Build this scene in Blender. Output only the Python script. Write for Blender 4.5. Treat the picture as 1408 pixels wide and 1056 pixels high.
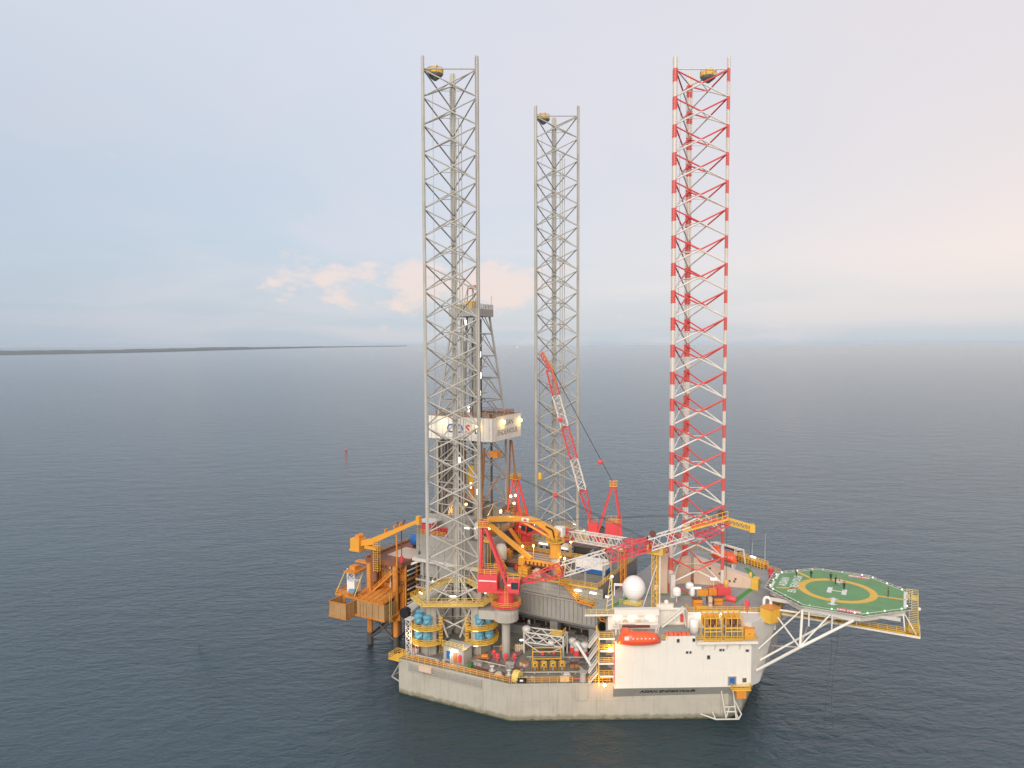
import bpy, bmesh, math, random
from mathutils import Vector, Matrix, Quaternion
random.seed(7)
for o in list(bpy.data.objects): bpy.data.objects.remove(o)
SC = bpy.context.scene
COL = SC.collection
R = math.radians
# ------------------------------------------------------------------ camera
cam = bpy.data.cameras.new('camera'); camo = bpy.data.objects.new('camera', cam); COL.objects.link(camo)
cam.sensor_width = 36.0; cam.lens = 980/1408*36; cam.clip_start = 1.0; cam.clip_end = 400000
PITCH = math.atan(54/980); ROLL = 0.0035
camo.location = (0, 0, 79)
camo.rotation_euler = (Matrix.Rotation(R(90)-PITCH, 4, 'X') @ Matrix.Rotation(-ROLL, 4, 'Z')).to_euler()
SC.camera = camo
SC.render.resolution_x = 1024; SC.render.resolution_y = 768
# ------------------------------------------------------------------ world / sun
SUN_EL, SUN_AZ = R(27), R(196)      # azimuth clockwise from +Y: the sun stands behind the camera
w = bpy.data.worlds.new('World'); SC.world = w; w.use_nodes = True
nt = w.node_tree; nt.nodes.clear()
def N(t, typ, **k):
    n = t.nodes.new(typ)
    for a, b in k.items(): setattr(n, a, b)
    return n
def ramp(t, stops, interp='EASE'):
    n = N(t, 'ShaderNodeValToRGB'); cr = n.color_ramp; cr.interpolation = interp
    while len(cr.elements) < len(stops): cr.elements.new(0.5)
    for e, (p, c) in zip(cr.elements, stops):
        e.position = p; e.color = tuple(c)+(1,) if len(c) == 3 else c
    return n
def srgb(r, g, b):
    f = lambda v: (v/255)/12.92 if v/255 <= 0.04045 else ((v/255+0.055)/1.055)**2.4
    return (f(r), f(g), f(b))
def mth(t, op, a, b=None, clamp=False):
    n = N(t, 'ShaderNodeMath', operation=op); n.use_clamp = clamp
    for i, v in enumerate((a, b)):
        if v is None: continue
        if isinstance(v, (int, float)): n.inputs[i].default_value = v
        else: t.links.new(v, n.inputs[i])
    return n.outputs[0]
def mix(t, f, a, b, typ='MIX'):
    n = N(t, 'ShaderNodeMix', data_type='RGBA', blend_type=typ)
    for s, v in ((n.inputs[0], f), (n.inputs[6], a), (n.inputs[7], b)):
        if isinstance(v, (int, float)): s.default_value = v
        elif isinstance(v, tuple): s.default_value = v+(1,) if len(v) == 3 else v
        else: t.links.new(v, s)
    return n.outputs[2]
tc = N(nt, 'ShaderNodeTexCoord'); sep = N(nt, 'ShaderNodeSeparateXYZ'); nt.links.new(tc.outputs['Generated'], sep.inputs[0])
zc = mth(nt, 'MAXIMUM', sep.outputs[2], 0.0)
sky = N(nt, 'ShaderNodeTexSky', sky_type='NISHITA'); sky.sun_disc = False
sky.sun_elevation = SUN_EL; sky.sun_rotation = SUN_AZ; sky.dust_density = 2.0; sky.air_density = 1.0
skyc = mix(nt, 1.0, sky.outputs[0], (0.085, 0.085, 0.085), 'MULTIPLY')
# thin high overcast: pale lilac veil, bluer towards the sea
veil = ramp(nt, [(0.0, srgb(200, 210, 220)), (0.05, srgb(200, 210, 221)), (0.16, srgb(206, 216, 228)), (0.40, srgb(222, 226, 236)), (1.0, srgb(214, 222, 236))])
nt.links.new(zc, veil.inputs[0])
# flattened coordinates (cloud sheets): xy/(z+k)
den = mth(nt, 'ADD', zc, 0.12)
cx = mth(nt, 'DIVIDE', sep.outputs[0], den); cy = mth(nt, 'DIVIDE', sep.outputs[1], den)
cmb = N(nt, 'ShaderNodeCombineXYZ'); nt.links.new(cx, cmb.inputs[0]); nt.links.new(cy, cmb.inputs[1])
n1 = N(nt, 'ShaderNodeTexNoise'); n1.inputs['Scale'].default_value = 0.55; n1.inputs['Detail'].default_value = 5; n1.inputs['Roughness'].default_value = 0.55; n1.inputs['Distortion'].default_value = 0.6
nt.links.new(cmb.outputs[0], n1.inputs['Vector'])
r1 = ramp(nt, [(0.38, (0, 0, 0)), (0.68, (1, 1, 1))]); nt.links.new(n1.outputs[0], r1.inputs[0])
sheet = mix(nt, mth(nt, 'MULTIPLY', r1.outputs[0], 0.55), veil.outputs[0], srgb(231, 224, 229))
# pinker towards the right of the view (the side of the set light)
pk = mth(nt, 'MULTIPLY', mth(nt, 'ADD', mth(nt, 'MULTIPLY', sep.outputs[0], 0.9), 0.12, True), mth(nt, 'SUBTRACT', 1.0, mth(nt, 'MULTIPLY', zc, 1.6), True))
pk = mth(nt, 'MULTIPLY', pk, mth(nt, 'MULTIPLY', zc, 9.0, True))
sheet = mix(nt, mth(nt, 'MULTIPLY', pk, 1.9, True), sheet, srgb(247, 230, 223))
lf = mth(nt, 'MULTIPLY', mth(nt, 'SUBTRACT', mth(nt, 'MULTIPLY', sep.outputs[0], -1.0), 0.08, True), mth(nt, 'SUBTRACT', 1.0, mth(nt, 'MULTIPLY', zc, 1.9), True))
sheet = mix(nt, mth(nt, 'MULTIPLY', lf, 1.05, True), sheet, srgb(166, 184, 206))
# low row of small pink cumulus on the left half of the horizon
mp = N(nt, 'ShaderNodeMapping'); mp.inputs['Scale'].default_value = (1.0, 1.0, 2.1); mp.inputs['Location'].default_value = (0.145, 0.3, 0.02); nt.links.new(tc.outputs['Generated'], mp.inputs[0])
n2 = N(nt, 'ShaderNodeTexNoise'); n2.inputs['Scale'].default_value = 15.0; n2.inputs['Detail'].default_value = 8; n2.inputs['Roughness'].default_value = 0.62; nt.links.new(mp.outputs[0], n2.inputs['Vector'])
az = mth(nt, 'DIVIDE', sep.outputs[0], mth(nt, 'MAXIMUM', sep.outputs[1], 0.001))
def bump1(v, c, wd): # smooth hat
    d_ = mth(nt, 'DIVIDE', mth(nt, 'ABSOLUTE', mth(nt, 'SUBTRACT', v, c)), wd)
    return mth(nt, 'SUBTRACT', 1.0, mth(nt, 'MULTIPLY', d_, d_), True)
band = mth(nt, 'MULTIPLY', bump1(zc, 0.083, 0.048), mth(nt, 'MAXIMUM', bump1(az, -0.08, 0.21), mth(nt, 'MULTIPLY', bump1(az, -0.27, 0.13), 0.75)))
band = mth(nt, 'MULTIPLY', band, mth(nt, 'GREATER_THAN', sep.outputs[1], 0.0))
cl = mth(nt, 'ADD', n2.outputs[0], mth(nt, 'MULTIPLY', mth(nt, 'SUBTRACT', band, 0.70), 0.36))
r2 = ramp(nt, [(0.40, (0, 0, 0)), (0.58, (1, 1, 1))]); nt.links.new(cl, r2.inputs[0])
sheet = mix(nt, mth(nt, 'MULTIPLY', r2.outputs[0], 0.85), sheet, srgb(244, 222, 215))
full = mix(nt, 0.80, skyc, sheet)
bg = N(nt, 'ShaderNodeBackground'); bg.inputs['Strength'].default_value = 0.80
nt.links.new(full, bg.inputs[0]); wo = N(nt, 'ShaderNodeOutputWorld'); nt.links.new(bg.outputs[0], wo.inputs[0])
sl = bpy.data.lights.new('sun', 'SUN'); sl.energy = 1.9; sl.angle = R(35); sl.color = (1.0, 0.9, 0.78)
so = bpy.data.objects.new('sun', sl); COL.objects.link(so)
sd = Vector((math.sin(SUN_AZ)*math.cos(SUN_EL), math.cos(SUN_AZ)*math.cos(SUN_EL), math.sin(SUN_EL)))
so.rotation_euler = (-sd).to_track_quat('-Z', 'Y').to_euler(); so.location = sd*300
SC.view_settings.view_transform = 'Standard'; SC.view_settings.look = 'None'; SC.view_settings.exposure = 0.5; SC.view_settings.gamma = 1.0
SC.view_settings.use_curve_mapping = False
# ------------------------------------------------------------------ ship frame (x bow, y port, z up)
TH = R(-29); CB, SB = math.cos(TH), math.sin(TH)
OX, OY = -13.8-25*SB, 165.5+25*CB
def S(x, y, z=0.0): return Vector((OX+x*CB-y*SB, OY+x*SB+y*CB, z))
# ------------------------------------------------------------------ materials
MATS = {}
def paint(name, col, rough=0.55, metal=0.0, dirt=0.25, streak=0.25, dcol=None, dscale=0.35, bump=0.0):
    if name in MATS: return MATS[name]
    m = bpy.data.materials.new(name); m.use_nodes = True; t = m.node_tree; b = t.nodes['Principled BSDF']
    g = N(t, 'ShaderNodeNewGeometry')
    dc = dcol or tuple(c*0.45 for c in col)
    a = N(t, 'ShaderNodeTexNoise'); a.inputs['Scale'].default_value = dscale; a.inputs['Detail'].default_value = 6; a.inputs['Roughness'].default_value = 0.65
    t.links.new(g.outputs['Position'], a.inputs['Vector'])
    ra = ramp(t, [(0.40, (0, 0, 0)), (0.75, (1, 1, 1))]); t.links.new(a.outputs[0], ra.inputs[0])
    mp = N(t, 'ShaderNodeMapping'); mp.inputs['Scale'].default_value = (2.2, 2.2, 0.13); t.links.new(g.outputs['Position'], mp.inputs[0])
    s = N(t, 'ShaderNodeTexNoise'); s.inputs['Scale'].default_value = 1.0; s.inputs['Detail'].default_value = 4; t.links.new(mp.outputs[0], s.inputs['Vector'])
    rs = ramp(t, [(0.50, (0, 0, 0)), (0.78, (1, 1, 1))]); t.links.new(s.outputs[0], rs.inputs[0])
    c = mix(t, mth(t, 'MULTIPLY', ra.outputs[0], dirt), col, dc)
    c = mix(t, mth(t, 'MULTIPLY', rs.outputs[0], streak), c, dc)
    t.links.new(c, b.inputs['Base Color'])
    b.inputs['Roughness'].default_value = rough; b.inputs['Metallic'].default_value = metal
    if bump:
        bn = N(t, 'ShaderNodeBump'); bn.inputs['Strength'].default_value = bump; bn.inputs['Distance'].default_value = 0.05
        t.links.new(a.outputs[0], bn.inputs['Height']); t.links.new(bn.outputs[0], b.inputs['Normal'])
    MATS[name] = m; return m
def glow(name, col, strength):
    if name in MATS: return MATS[name]
    m = bpy.data.materials.new(name); m.use_nodes = True; b = m.node_tree.nodes['Principled BSDF']
    b.inputs['Base Color'].default_value = (0.8, 0.8, 0.8, 1); b.inputs['Emission Color'].default_value = tuple(col)+(1,); b.inputs['Emission Strength'].default_value = strength
    MATS[name] = m; return m
RUST = (0.19, 0.075, 0.03)
def M(n):
    if n in MATS: return MATS[n]
    d = dict(
        steel=lambda: paint(n, (0.42, 0.40, 0.36), 0.5, 0, 0.30, 0.35, (0.26, 0.22, 0.17)),
        legsteel=lambda: paint(n, (0.49, 0.475, 0.43), 0.5, 0, 0.45, 0.35, (0.27, 0.225, 0.165), 0.14),
        darksteel=lambda: paint(n, (0.10, 0.095, 0.09), 0.6, 0.2, 0.4, 0.3, (0.10, 0.06, 0.04)),
        grey=lambda: paint(n, (0.34, 0.335, 0.31), 0.5, 0, 0.3, 0.35, (0.2, 0.17, 0.13)),
        midgrey=lambda: paint(n, (0.24, 0.24, 0.23), 0.55, 0, 0.35, 0.4, (0.13, 0.11, 0.09)),
        deck=lambda: paint(n, (0.22, 0.225, 0.20), 0.75, 0, 0.85, 0.0, (0.17, 0.105, 0.065), 0.30),
        roofdeck=lambda: paint(n, (0.31, 0.32, 0.31), 0.7, 0, 0.6, 0.0, (0.25, 0.2, 0.15), 0.35),
        white=lambda: paint(n, (0.78, 0.75, 0.68), 0.45, 0, 0.12, 0.22, (0.55, 0.44, 0.32), 0.2),
        whitegrey=lambda: paint(n, (0.62, 0.60, 0.56), 0.5, 0, 0.2, 0.25, (0.4, 0.33, 0.26)),
        cleanwhite=lambda: paint(n, (0.82, 0.81, 0.79), 0.4, 0, 0.04, 0.03),
        peach=lambda: paint(n, (0.66, 0.50, 0.38), 0.5, 0, 0.15, 0.2, (0.42, 0.27, 0.17)),
        red=lambda: paint(n, (0.74, 0.075, 0.085), 0.45, 0, 0.25, 0.25, (0.45, 0.07, 0.06)),
        legred=lambda: paint(n, (0.72, 0.085, 0.075), 0.45, 0, 0.15, 0.12, (0.45, 0.08, 0.06)),
        legwhite=lambda: paint(n, (0.74, 0.70, 0.64), 0.45, 0, 0.15, 0.15, (0.45, 0.36, 0.28)),
        yellow=lambda: paint(n, (0.78, 0.47, 0.065), 0.5, 0, 0.22, 0.25, (0.5, 0.24, 0.03)),
        paleyellow=lambda: paint(n, (0.74, 0.56, 0.16), 0.5, 0, 0.15, 0.15, (0.4, 0.27, 0.08)),
        orange=lambda: paint(n, (0.72, 0.27, 0.035), 0.5, 0, 0.22, 0.3, (0.34, 0.11, 0.03)),
        cranegold=lambda: paint(n, (0.76, 0.36, 0.05), 0.42, 0, 0.12, 0.12, (0.5, 0.22, 0.04)),
        platorange=lambda: paint(n, (0.66, 0.26, 0.045), 0.55, 0, 0.5, 0.65, (0.24, 0.085, 0.025)),
        platbrown=lambda: paint(n, (0.25, 0.10, 0.055), 0.7, 0, 0.5, 0.3, (0.13, 0.06, 0.04)),
        fence=lambda: paint(n, (0.42, 0.26, 0.12), 0.65, 0, 0.4, 0.5, (0.24, 0.12, 0.05)),
        boat=lambda: paint(n, (0.82, 0.12, 0.035), 0.32, 0, 0.08, 0.06, (0.6, 0.15, 0.08)),
        blue=lambda: paint(n, (0.02, 0.13, 0.42), 0.45, 0, 0.15, 0.1),
        tarp=lambda: paint(n, (0.11, 0.33, 0.46), 0.5, 0, 0.35, 0.2, (0.04, 0.15, 0.25), 1.4, 0.5),
        green=lambda: paint(n, (0.14, 0.30, 0.125), 0.7, 0, 0.7, 0.0, (0.13, 0.19, 0.085), 0.45),
        pathgreen=lambda: paint(n, (0.06, 0.28, 0.05), 0.65, 0, 0.15, 0.0),
        markyellow=lambda: paint(n, (0.70, 0.43, 0.07), 0.65, 0, 0.3, 0.0, (0.45, 0.27, 0.05), 0.6),
        markwhite=lambda: paint(n, (0.70, 0.70, 0.64), 0.65, 0, 0.25, 0.0, (0.5, 0.5, 0.42), 0.7),
        markred=lambda: paint(n, (0.55, 0.12, 0.12), 0.65, 0, 0.3, 0.0, (0.6, 0.4, 0.4), 0.7),
        net=lambda: paint(n, (0.17, 0.145, 0.10), 0.8, 0, 0.5, 0.2, (0.09, 0.07, 0.05), 0.9),
        black=lambda: paint(n, (0.015, 0.015, 0.016), 0.5, 0, 0.2, 0.1),
        glass=lambda: paint(n, (0.03, 0.045, 0.055), 0.08, 0, 0.1, 0.0),
        wire=lambda: paint(n, (0.07, 0.07, 0.07), 0.5, 0.3, 0.2, 0.0),
        brown=lambda: paint(n, (0.16, 0.055, 0.045), 0.6, 0, 0.3, 0.2),
        teak=lambda: paint(n, (0.36, 0.16, 0.06), 0.65, 0, 0.4, 0.2, (0.2, 0.09, 0.04)),
        skin=lambda: paint(n, (0.42, 0.24, 0.16), 0.55, 0, 0.1, 0.0),
        navy=lambda: paint(n, (0.02, 0.025, 0.045), 0.8, 0, 0.2, 0.0),
        lamp=lambda: glow(n, (1.0, 0.86, 0.62), 6.0),
        strip=lambda: glow(n, (1.0, 0.90, 0.70), 1.8),
        amber=lambda: glow(n, (1.0, 0.42, 0.08), 80.0),
        gold=lambda: glow(n, (1.0, 0.60, 0.10), 8.0),
        greenlamp=lambda: glow(n, (0.5, 1.0, 0.5), 0.7),
    )
    return d[n]()
# ------------------------------------------------------------------ mesh builder
class MB:
    def __init__(s): s.v = []; s.f = []
    def add(s, vs, fs):
        k = len(s.v); s.v += [Vector(v) for v in vs]; s.f += [tuple(k+i for i in f) for f in fs]; return s
    def box(s, a, b):       # two corners
        x0, y0, z0 = [min(p, q) for p, q in zip(a, b)]; x1, y1, z1 = [max(p, q) for p, q in zip(a, b)]
        return s.add([(x0,y0,z0),(x1,y0,z0),(x1,y1,z0),(x0,y1,z0),(x0,y0,z1),(x1,y0,z1),(x1,y1,z1),(x0,y1,z1)],
              [(0,3,2,1),(4,5,6,7),(0,1,5,4),(1,2,6,5),(2,3,7,6),(3,0,4,7)])
    def obox(s, c, dx, dy, sx, sy, z0, z1):   # box along 2D unit dir dx,dy centred at c
        ux, uy = dx, dy; px, py = -uy, ux; P = []
        for zz in (z0, z1):
            for a, b in ((-1,-1),(1,-1),(1,1),(-1,1)):
                P.append((c[0]+ux*a*sx/2+px*b*sy/2, c[1]+uy*a*sx/2+py*b*sy/2, zz))
        return s.add(P, [(0,3,2,1),(4,5,6,7),(0,1,5,4),(1,2,6,5),(2,3,7,6),(3,0,4,7)])
    def bar(s, p, q, wd, h=None, up=(0,0,1)):
        p, q = Vector(p), Vector(q); d = q-p
        if d.length < 1e-6: return s
        d.normalize(); u = Vector(up)
        if abs(d.dot(u)) > 0.98: u = Vector((1, 0, 0))
        a = d.cross(u).normalized(); b = a.cross(d).normalized(); h = wd if h is None else h
        P = []
        for c in (p, q):
            for i, j in ((-1,-1),(1,-1),(1,1),(-1,1)): P.append(c+a*(i*wd/2)+b*(j*h/2))
        return s.add(P, [(0,3,2,1),(4,5,6,7),(0,1,5,4),(1,2,6,5),(2,3,7,6),(3,0,4,7)])
    def cyl(s, p, q, r0, r1=None, n=10):
        p, q = Vector(p), Vector(q); d = (q-p).normalized(); r1 = r0 if r1 is None else r1
        u = Vector((0, 0, 1)) if abs(d.z) < 0.9 else Vector((1, 0, 0))
        a = d.cross(u).normalized(); b = d.cross(a)
        P = []
        for c, r in ((p, r0), (q, r1)):
            for i in range(n):
                t = 2*math.pi*i/n; P.append(c+a*(math.cos(t)*r)+b*(math.sin(t)*r))
        F = [(i, n+i, n+(i+1) % n, (i+1) % n) for i in range(n)]
        return s.add(P, F+[tuple(range(n)), tuple(range(2*n-1, n-1, -1))])
    def prism(s, pts, z0, z1, top=None):
        n = len(pts); tp = top or pts
        a = sum(pts[i][0]*pts[(i+1) % n][1]-pts[(i+1) % n][0]*pts[i][1] for i in range(n))
        if a < 0: pts = pts[::-1]; tp = tp[::-1]
        P = [(x, y, z0) for x, y in pts]+[(x, y, z1) for x, y in tp]
        return s.add(P, [tuple(range(n-1, -1, -1)), tuple(range(n, 2*n))]+[(i, (i+1) % n, n+(i+1) % n, n+i) for i in range(n)])
    def lathe(s, prof, c=(0, 0, 0), n=20, axis='z'):
        P = []; F = []
        for r, h in prof:
            for i in range(n):
                t = 2*math.pi*i/n
                v = (r*math.cos(t), r*math.sin(t), h) if axis == 'z' else ((h, r*math.cos(t), r*math.sin(t)) if axis == 'x' else (r*math.cos(t), h, r*math.sin(t)))
                P.append((c[0]+v[0], c[1]+v[1], c[2]+v[2]))
        for j in range(len(prof)-1):
            for i in range(n): F.append((j*n+i, j*n+(i+1) % n, (j+1)*n+(i+1) % n, (j+1)*n+i))
        F.append(tuple(range(n-1, -1, -1))); F.append(tuple(range((len(prof)-1)*n, len(prof)*n)))
        return s.add(P, F)
    def quad(s, *pts): return s.add(pts, [tuple(range(len(pts)))])
    def rail(s, path, h=1.1, sp=1.6, r=0.07, mid=1, closed=False):
        path = [Vector(p) for p in path]
        if closed: path = path+[path[0]]
        up = Vector((0, 0, 1))
        for p, q in zip(path, path[1:]):
            L = (q-p).length
            if L < 1e-3: continue
            for k in range(mid+1):
                o = up*(h*(k+1)/(mid+1)); s.bar(p+o, q+o, r)
            n = max(1, int(L/sp))
            for i in range(n+1):
                c = p.lerp(q, i/n); s.bar(c, c+up*h, r*1.1)
        return s
    def mesh(s, name, off=(0, 0, 0), smooth=False):
        me = bpy.data.meshes.new(name); o = Vector(off)
        me.from_pydata([tuple(v-o) for v in s.v], [], s.f); me.update()
        if smooth:
            for p in me.polygons: p.use_smooth = len(p.vertices) == 4
        return me
class Thing:
    def __init__(s, name, label, cat, base=(0, 0, 0), group=None, rz=0.0, ship=True, kind=None):
        s.b = Vector(base); s.e = bpy.data.objects.new(name, None); COL.objects.link(s.e); s.e.empty_display_size = 0.5
        s.e.location = S(*base) if ship else Vector(base); s.e.rotation_euler = (0, 0, (TH if ship else 0)+rz)
        s.e['label'] = label; s.e['category'] = cat
        if group: s.e['group'] = group
        if kind: s.e['kind'] = kind
        s.loc = False
    def off(s): return Vector((0, 0, 0)) if s.loc else s.b
    def part(s, name, mb, mat, parent=None, label=None, smooth=False):
        me = mb if isinstance(mb, bpy.types.Mesh) else mb.mesh(name, s.off(), smooth)
        if mat is not None and not len(me.materials): me.materials.append(M(mat) if isinstance(mat, str) else mat)
        o = bpy.data.objects.new(name, me); COL.objects.link(o); o.parent = parent or s.e
        if label: o['label'] = label
        return o
    def strut(s, name, p, q, r, mat, parent=None, n=8, label=None, rz=0.0):
        p, q = Vector(p)-s.off(), Vector(q)-s.off(); d = q-p
        o = s.part(name, UC(mat, n), None, parent, label)
        o.location = p; o.rotation_mode = 'QUATERNION'; o.rotation_quaternion = d.to_track_quat('Z', 'Y')
        o.scale = (r, r, d.length); return o
    def beam(s, name, p, q, wd, mat, parent=None, h=None, label=None):
        p, q = Vector(p)-s.off(), Vector(q)-s.off(); d = q-p
        o = s.part(name, UB(mat), None, parent, label)
        o.location = p; o.rotation_mode = 'QUATERNION'; o.rotation_quaternion = d.to_track_quat('Z', 'Y')
        o.scale = (wd, wd if h is None else h, d.length); return o
_uc = {}
def UC(mat, n):
    if (mat, n) not in _uc:
        me = MB().cyl((0,0,0), (0,0,1), 1, 1, n).mesh('tube_'+mat); me.materials.append(M(mat)); _uc[(mat, n)] = me
    return _uc[(mat, n)]
def UB(mat):
    if ('b', mat) not in _uc:
        me = MB().box((-.5,-.5,0), (.5,.5,1)).mesh('beam_'+mat); me.materials.append(M(mat)); _uc[('b', mat)] = me
    return _uc[('b', mat)]
def text_mesh(txt, size, depth=0.02, shear=0.0, bold=0.0, align='CENTER'):
    cu = bpy.data.curves.new('t', 'FONT'); cu.body = txt; cu.size = size; cu.extrude = depth; cu.shear = shear; cu.offset = bold
    cu.align_x = align; cu.align_y = 'CENTER'; cu.resolution_u = 3
    o = bpy.data.objects.new('t', cu); COL.objects.link(o)
    dg = bpy.context.evaluated_depsgraph_get(); me = bpy.data.meshes.new_from_object(o.evaluated_get(dg))
    bpy.data.objects.remove(o); bpy.data.curves.remove(cu); return me
def lettering(th, txt, size, pos, right, up, mat, parent=None, name='lettering', stretch=1.0, **k):
    me = text_mesh(txt, size, **k); me.materials.clear(); me.materials.append(M(mat))
    r_, u_ = Vector(right).normalized(), Vector(up).normalized(); n_ = r_.cross(u_)
    o = th.part(name, me, None, parent)
    mt = Matrix((r_*stretch, u_, n_)).transposed().to_4x4(); mt.translation = Vector(pos)-th.off()
    o.matrix_local = mt; return o
def structure(name, mb, mat, kind='structure', ship=False, label=None, cat=None):
    me = mb if isinstance(mb, bpy.types.Mesh) else mb.mesh(name)
    if mat: me.materials.append(M(mat) if isinstance(mat, str) else mat)
    o = bpy.data.objects.new(name, me); COL.objects.link(o); o['kind'] = kind
    if label: o['label'] = label
    if cat: o['category'] = cat
    return o
def pointlight(th, pos, power, col, r=0.15):
    l = bpy.data.lights.new('lamp_light', 'POINT'); l.energy = power*0.55; l.color = col; l.shadow_soft_size = r
    o = bpy.data.objects.new('lamp_light', l); COL.objects.link(o); o.parent = th.e; o.location = Vector(pos)-th.off(); return o
# ------------------------------------------------------------------ sea
def sea_material():
    m = bpy.data.materials.new('sea_water'); m.use_nodes = True; t = m.node_tree; b = t.nodes['Principled BSDF']
    g = N(t, 'ShaderNodeNewGeometry')
    def nz(scale, sx, sy, rot, det, rough=0.55, dist=0.0):
        mp = N(t, 'ShaderNodeMapping'); mp.inputs['Rotation'].default_value = (0, 0, R(rot)); mp.inputs['Scale'].default_value = (sx, sy, 1)
        t.links.new(g.outputs['Position'], mp.inputs[0])
        n = N(t, 'ShaderNodeTexNoise'); n.inputs['Scale'].default_value = scale; n.inputs['Detail'].default_value = det
        n.inputs['Roughness'].default_value = rough; n.inputs['Distortion'].default_value = dist
        t.links.new(mp.outputs[0], n.inputs['Vector']); return n.outputs[0]
    big = nz(0.05, 1.0, 1.9, -24, 3); mid = nz(0.22, 1.0, 1.9, -28, 5, 0.62, 0.5); sml = nz(0.8, 1.0, 1.5, -20, 5, 0.72, 0.4)
    h = mth(t, 'ADD', mth(t, 'MULTIPLY', big, 1.3), mth(t, 'ADD', mth(t, 'MULTIPLY', mid, 1.0), mth(t, 'MULTIPLY', sml, 0.30)))
    bn = N(t, 'ShaderNodeBump'); bn.inputs['Strength'].default_value = 1.0; bn.inputs['Distance'].default_value = 1.0
    t.links.new(h, bn.inputs['Height']); t.links.new(bn.outputs[0], b.inputs['Normal'])
    # slow change of water colour with patches of wind
    p = nz(0.004, 1.0, 2.5, -20, 4); rp = ramp(t, [(0.35, (0.008, 0.031, 0.046)), (0.7, (0.013, 0.045, 0.060))]); t.links.new(p, rp.inputs[0])
    t.links.new(rp.outputs[0], b.inputs['Base Color'])
    b.inputs['Roughness'].default_value = 0.07; b.inputs['IOR'].default_value = 1.58
    return m
mb = MB(); LIM = 60000
mb.quad((-LIM, -LIM, 0), (LIM, -LIM, 0), (LIM, LIM, 0), (-LIM, LIM, 0))
structure('sea', mb, sea_material())
# ------------------------------------------------------------------ distant low coast on the left
land_m = paint('land', (0.15, 0.17, 0.18), 0.9, 0, 0.6, 0, (0.16, 0.16, 0.14), 0.002)  # pale bluish land colour, with distance haze mixed into it
def coast():
    px = [(-260, 15.5), (-120, 13), (0, 11.6), (60, 10.9), (140, 9.7), (220, 8.2), (298, 6.2), (370, 4.6), (447, 3.0), (510, 2.2), (560, 1.7)]
    def ip(x):
        for (a, b), (c, d) in zip(px, px[1:]):
            if a <= x <= c: return b+(d-b)*(x-a)/(c-a)
    rnd = random.Random(3); V = []; F = []; rows = 6; n = 0
    xs = [-260+i*(820/240) for i in range(241)]
    ph = [rnd.uniform(0, 6.28) for _ in range(8)]
    for x in xs:
        D = 79*980/ip(x); u = (x-704)/980
        for j in range(rows):
            d = D*(1+[0, 0.006, 0.03, 0.10, 0.22, 0.40][j])
            hum = sum(math.sin(x*f+p_)*a for f, a, p_ in ((0.021, .4, ph[0]), (0.055, .28, ph[1]), (0.13, .2, ph[2]), (0.31, .14, ph[3]), (0.71, .1, ph[4])))
            z = [-2, 7+2*rnd.random(), 9+3*rnd.random(), 12+3*hum, 19+8*hum, 28+12*hum][j]*min(1.25, max(0.8, D/9000))
            V.append((u*d, d, max(z, 2) if j else -2))
    for i in range(len(xs)-1):
        for j in range(rows-1):
            a = i*rows+j; F.append((a, a+rows, a+rows+1, a+1))
    me = bpy.data.meshes.new('coast'); me.from_pydata(V, [], F); me.update(); return me
structure('coast', coast(), land_m)
# ------------------------------------------------------------------ hull
hull_m = paint('hullpaint', (0.46, 0.435, 0.37), 0.5, 0, 0.38, 0.55, (0.30, 0.26, 0.20), 0.22)
def hull_mat():
    m = hull_m; t = m.node_tree; b = t.nodes['Principled BSDF']; lk = [l for l in t.links if l.to_socket == b.inputs['Base Color']][0]; src = lk.from_socket
    g = N(t, 'ShaderNodeNewGeometry'); sp = N(t, 'ShaderNodeSeparateXYZ'); t.links.new(g.outputs['Position'], sp.inputs[0])
    n = N(t, 'ShaderNodeTexNoise'); n.inputs['Scale'].default_value = 0.8; n.inputs['Detail'].default_value = 5; t.links.new(g.outputs['Position'], n.inputs['Vector'])
    z = mth(t, 'ADD', sp.outputs[2], mth(t, 'MULTIPLY', mth(t, 'SUBTRACT', n.outputs[0], 0.5), 1.5))
    r = ramp(t, [(0.0, (1, 1, 1)), (0.45, (0.75, 0.75, 0.75)), (0.75, (0, 0, 0))], 'LINEAR'); t.links.new(mth(t, 'MULTIPLY', z, 0.55), r.inputs[0])
    c1 = mix(t, mth(t, 'MULTIPLY', r.outputs[0], 0.75), src, (0.13, 0.12, 0.05))
    wet = mth(t, 'LESS_THAN', mth(t, 'ADD', sp.outputs[2], mth(t, 'MULTIPLY', mth(t, 'SUBTRACT', n.outputs[0], 0.5), 0.9)), 0.28)
    t.links.new(mix(t, mth(t, 'MULTIPLY', wet, 0.7), c1, (0.035, 0.04, 0.025)), b.inputs['Base Color'])
hull_mat()
DK = 8.0
HO = [(-7, -37.4), (21, -36), (61, -13), (63, -9), (63, 12), (61, 16), (21, 39), (-7, 40.4)]
hull = Thing('hull', 'weathered beige steel barge hull of the drilling rig sitting low in the water', 'hull', (20, 1.5, 0))
shell = hull.part('shell', MB().prism(HO, -2.0, DK), hull_m)
dk = [(x*0.999+0.02, y*0.999) for x, y in HO]
hull.part('main_deck', MB().prism(dk, DK+.004, DK+.03), 'deck')
mb = MB()
for zz, tk in ((7.75, .12), (4.3, .05)):
    for i in (7, 0, 1):
        a, b = HO[i], HO[(i+1) % 8]; mb.bar((a[0], a[1], zz), (b[0], b[1], zz), tk*2, .28 if tk > .1 else .1)
hull.part('rubbing_strake', mb, hull_m)
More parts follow.
